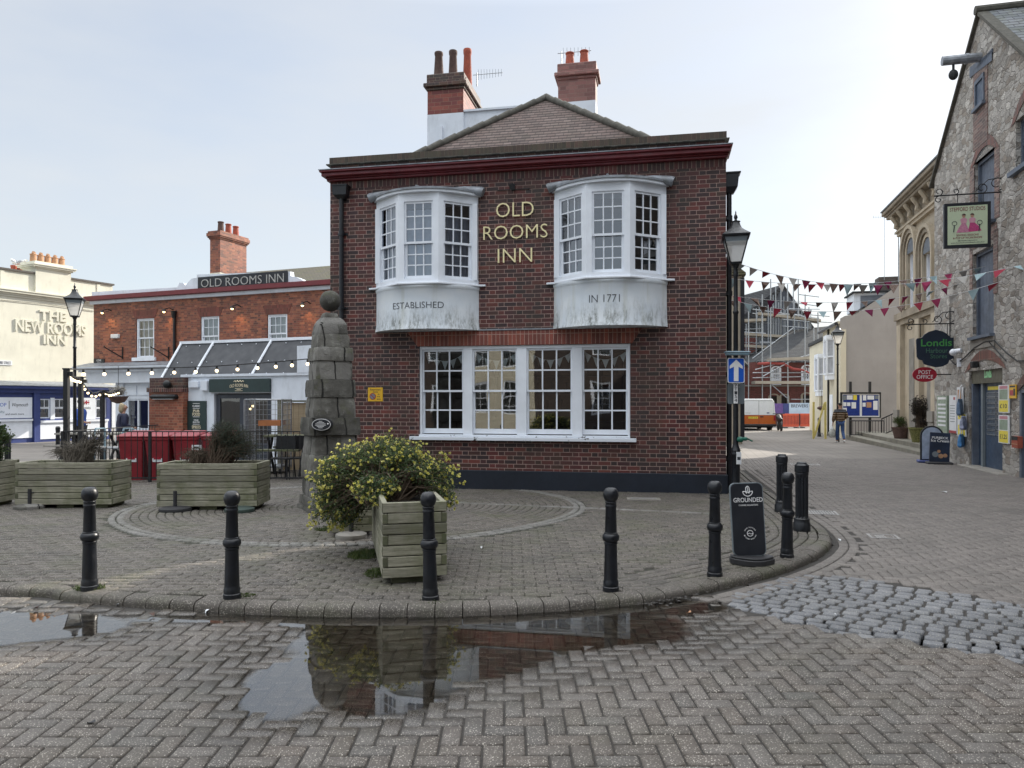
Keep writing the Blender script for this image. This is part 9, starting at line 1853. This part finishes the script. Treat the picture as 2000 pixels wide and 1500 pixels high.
M['mint'] = paint("faded green leaflet", (0.26, 0.33, 0.25), 0.5, 0.3, 6.0); M['pinkish'] = paint("pink print", (0.5, 0.22, 0.26), 0.5)
rows_ = [(0.12, 0.88, 0.74 - 0.11 * i, 0.79 - 0.11 * i, 'paper', None) for i in range(6)]
wall_item('leaflet_board', 'tall faded green leaflet board on the stone wall', 'notice', 1835, 1855, 773, 846, 'mint', 0.05, rows_ + [(0.1, 0.9, 0.9, 0.96, 'letter_white', None)])
wall_item('price_list', 'tall white list with red foot on the stone wall', 'notice', 1857, 1871, 772, 846, 'paper', 0.02, [(0, 1, 0, 0.07, 'red_sign', None), (0.6, 0.85, 0.88, 0.95, 'red_sign', None)] + [(0.15, 0.8, 0.72 - 0.07 * i, 0.735 - 0.07 * i, 'grey_sign', None) for i in range(7)])
wall_item('wall_poster', 'narrow white poster behind the blue tote bag', 'poster', 1872, 1884, 756, 806, 'paper', 0.02, [(0.15, 0.85, 0.5, 0.9, 'pot_buff', None)]); wall_item('wall_poster', 'narrow yellow poster lettered 4.99 behind the slipper bag', 'poster', 1873, 1890, 808, 852, 'paper', 0.02, [(0.1, 0.9, 0.05, 0.5, 'yellow', None), (0.1, 0.95, 0.75, 0.98, 'yellow', None), (0.2, 0.9, 0.80, 0.93, 'letter_dark', "4.99")])
for y0, y1, tx, lab in ((752, 806, "£10", 'upper framed price poster, with a yellow £10 panel, by the shop door'), (811, 866, "£1.25", 'lower framed price poster, with a yellow £1.25 panel, by the shop door')):
    wall_item('price_poster', lab, 'poster', 1955, 1975, y0, y1, 'paper', 0.03, [(0.1, 0.9, 0.48, 0.84, 'mint', None), (0.1, 0.9, 0.86, 0.97, 'pinkish', None), (0.06, 0.94, 0.03, 0.45, 'yellow', None), (0.15, 0.85, 0.16, 0.32, 'letter_dark', tx)])
wall_item('no_smoking_notice', 'small orange yellow warning notice right of the £10 poster', 'sign', 1975, 1988, 751, 778, 'yellow_sign', 0.02, [(0.1, 0.9, 0.8, 0.92, 'letter_dark', None), (0.1, 0.6, 0.2, 0.6, 'red_sign', None), (0.65, 0.9, 0.2, 0.7, 'letter_dark', None)])
t = wall_item('wall_ashtray', 'brown and black cylinder ashtray on the stone wall', 'ashtray', 1988, 2000, 852, 875, 'pot_red', 0.10, [(0, 1, 0.66, 1.0, 'black_matt', None), (0, 1, 0.3, 0.36, 'pot_buff', None)])
def bag(px, py0, py1, mat, label, strap=True, w=0.42):
    u_ = tu(px); z0, z1 = tz(px, py1), tz(px, py0); p = T_.w(u_, -0.12, z0); t = thing('hanging_bag', label, 'bag', p, T_.rot - 0.5, 'bags hung by the shop door'); h = z1 - z0; m_ = MB(); m_.loft([[(-w / 2 * a, -b, z), (w / 2 * a, -b, z), (w / 2 * a, b, z), (-w / 2 * a, b, z)] for a, b, z in ((0.85, 0.02, 0), (1.0, 0.05, h * 0.15), (0.98, 0.04, h * 0.6), (0.92, 0.012, h * 0.98))]); m_.build('bag_body', M[mat], t, bevel=0.02)
    if strap: m_ = MB(); m_.path([(-w * 0.3, 0, h * .97), (-0.06, 0, h + 0.28), (0.0, 0.03, h + 0.34), (0.06, 0, h + 0.28), (w * 0.3, 0, h * .97)], 0.014, 5); m_.build('strap', M['paper'], t)
M['bag_print'] = paint("blue and russet printed cotton", (0.16, 0.24, 0.36), 0.85, 0.7, 4.0); M['bag_blue'] = paint("bright blue cotton", (0.08, 0.26, 0.55), 0.8, 0.5, 5.0); M['bag_white'] = paint("white and blue fabric", (0.42, 0.46, 0.62), 0.85, 0.6, 5.0)
bag(1886, 778, 812, 'bag_print', 'blue and russet printed tote bag hung by the entrance', w=0.5); bag(1893, 812, 840, 'bag_white', 'white and blue slipper bag hung below the tote', False, 0.55); bag(1888, 847, 874, 'bag_blue', 'bright blue bag hung lowest by the entrance', True, 0.44)
t = thing('security_camera', 'white dome security camera above the shop entrance', 'camera', T_.w(tu(1876), -0.12, tz(1876, 688)), T_.rot); m_ = MB(); m_.ball((0, -0.05, 0), 0.09, 10); m_.tube((0, -0.02, 0.03), (0.14, 0.1, 0.04), 0.06, n=10); m_.build('housing', M['white'], t, smooth=True); m_ = MB(); m_.ball((-0.04, -0.12, -0.02), 0.04, 8); m_.build('lens', M['black'], t); m_ = MB(); m_.box(-0.06, 0.06, 0.05, 0.12, -0.38, -0.16); m_.build('junction_box', M['white'], t)
m_ = MB()
for pts in (((1846, 690), (1868, 712), (1885, 700), (1905, 680), (1925, 668), (1945, 665), (1970, 690), (1990, 705), (2010, 705)), ((1858, 600), (1858, 660), (1856, 690)), ((1935, 668), (1955, 690), (1968, 705))): m_.path([T_.w(tu(a), -0.03, tz(a, b)) for a, b in pts], 0.016, 5)
tag(m_.build('wall_cable', M['black_matt']), 'black cables looping across the stone wall over the entrance', 'cable')
t = thing('entrance_lamp', 'small dark bulkhead lamp on the brick door arch', 'lamp', T_.w(tu(1912), -0.03, tz(1912, 712)), T_.rot); m_ = MB(); m_.box(-0.1, 0.1, -0.14, 0, -0.08, 0.08); m_.build('casing', M['black_matt'], t, bevel=0.02)
# ice cream pavement signs
iy = 19.6; ip = at(1836, 907); t = thing('ice_cream_sign', 'navy PURBECK Ice Cream pavement sign by the stone wall', 'sign', (X_(1834, ip.y), ip.y, ip.z), R(-18)); k_ = ip.y / FPX; hh = 62 * k_; ww = 17.5 * k_
Mt2 = Matrix.Rotation(R(-6), 4, 'X') @ Matrix.Rotation(R(3), 4, 'Y'); m_ = MB(); m_.M = Mt2; m_.box(-ww, ww, -0.03, 0.03, 0.05, hh); pn = m_.build('panel', paint("deep navy print", (0.012, 0.022, 0.05), 0.4, 0.5, 3.0), t, bevel=0.01)
for tx, z0, w_, h_ in (("PURBECK", 0.80, 0.38, 0.06), ("Ice Cream", 0.70, 0.42, 0.075), ):
    m_ = MB(); m_.M = Mt2; put_text(m_, tx, -w_ / 2, -0.031, z0 * hh, w_, h_, 0.004, 0.012); m_.build('wording', M['letter_white'], pn, uv=False)
for cx, cz, r2, mt in ((-0.10, 0.26, 0.075, 'grey_sign'), (0.03, 0.22, 0.06, 'pot_buff'), (0.13, 0.24, 0.05, 'pot_buff'), (-0.02, 0.34, 0.04, 'pot_buff')): m_ = MB(); m_.M = Mt2 @ Matrix.Translation((cx, 0, cz)); ellipse(m_, r2, r2, -0.034, -0.0302, 16); m_.build('printed_scoop', M[mt], pn)
m_ = MB(); m_.box(-ww * 1.25, ww * 1.25, -0.2, 0.2, 0, 0.07); m_.build('base', M['dark_plastic'], t, bevel=0.02)
t = thing('round_top_sign', 'round topped pale blue pavement sign behind the ice cream sign', 'sign', (X_(1820, ip.y + 0.5), ip.y + 0.5, ip.z), R(-22)); m_ = MB(); r3 = 0.28; pts = [(-r3, 0.06), (r3, 0.06)] + [(math.cos(math.pi * i / 14) * r3, 0.72 + math.sin(math.pi * i / 14) * r3) for i in range(15)]; m_.prism(pts, -0.03, 0.03); m_.build('edge_frame', M['board_black'], t); m_ = MB(); pts = [(-r3 * .85, 0.10), (r3 * .85, 0.10)] + [(math.cos(math.pi * i / 14) * r3 * .85, 0.72 + math.sin(math.pi * i / 14) * r3 * .85) for i in range(15)]; m_.prism(pts, -0.034, -0.0302); m_.build('panel', paint("pale blue print", (0.35, 0.42, 0.55), 0.5, 0.3), t); m_ = MB(); m_.box(-0.35, 0.35, -0.22, 0.2, 0, 0.07); m_.build('base', M['navy'], t, bevel=0.02)
t = thing('basket_plant_hanger', 'dark hanging plant ball by the white oriel window', 'plant', w3(1605, 797, 37)); m_ = MB(); m_.ball((0, 0, 0), 0.2, 8, 1.2, 1, 0.5); m_.build('foliage_ball', M['pot_dark'], t); m_ = MB(); m_.tube((0, 0, 0.1), (0, 0, 0.9), 0.012); m_.build('chain', M['black_matt'], t)
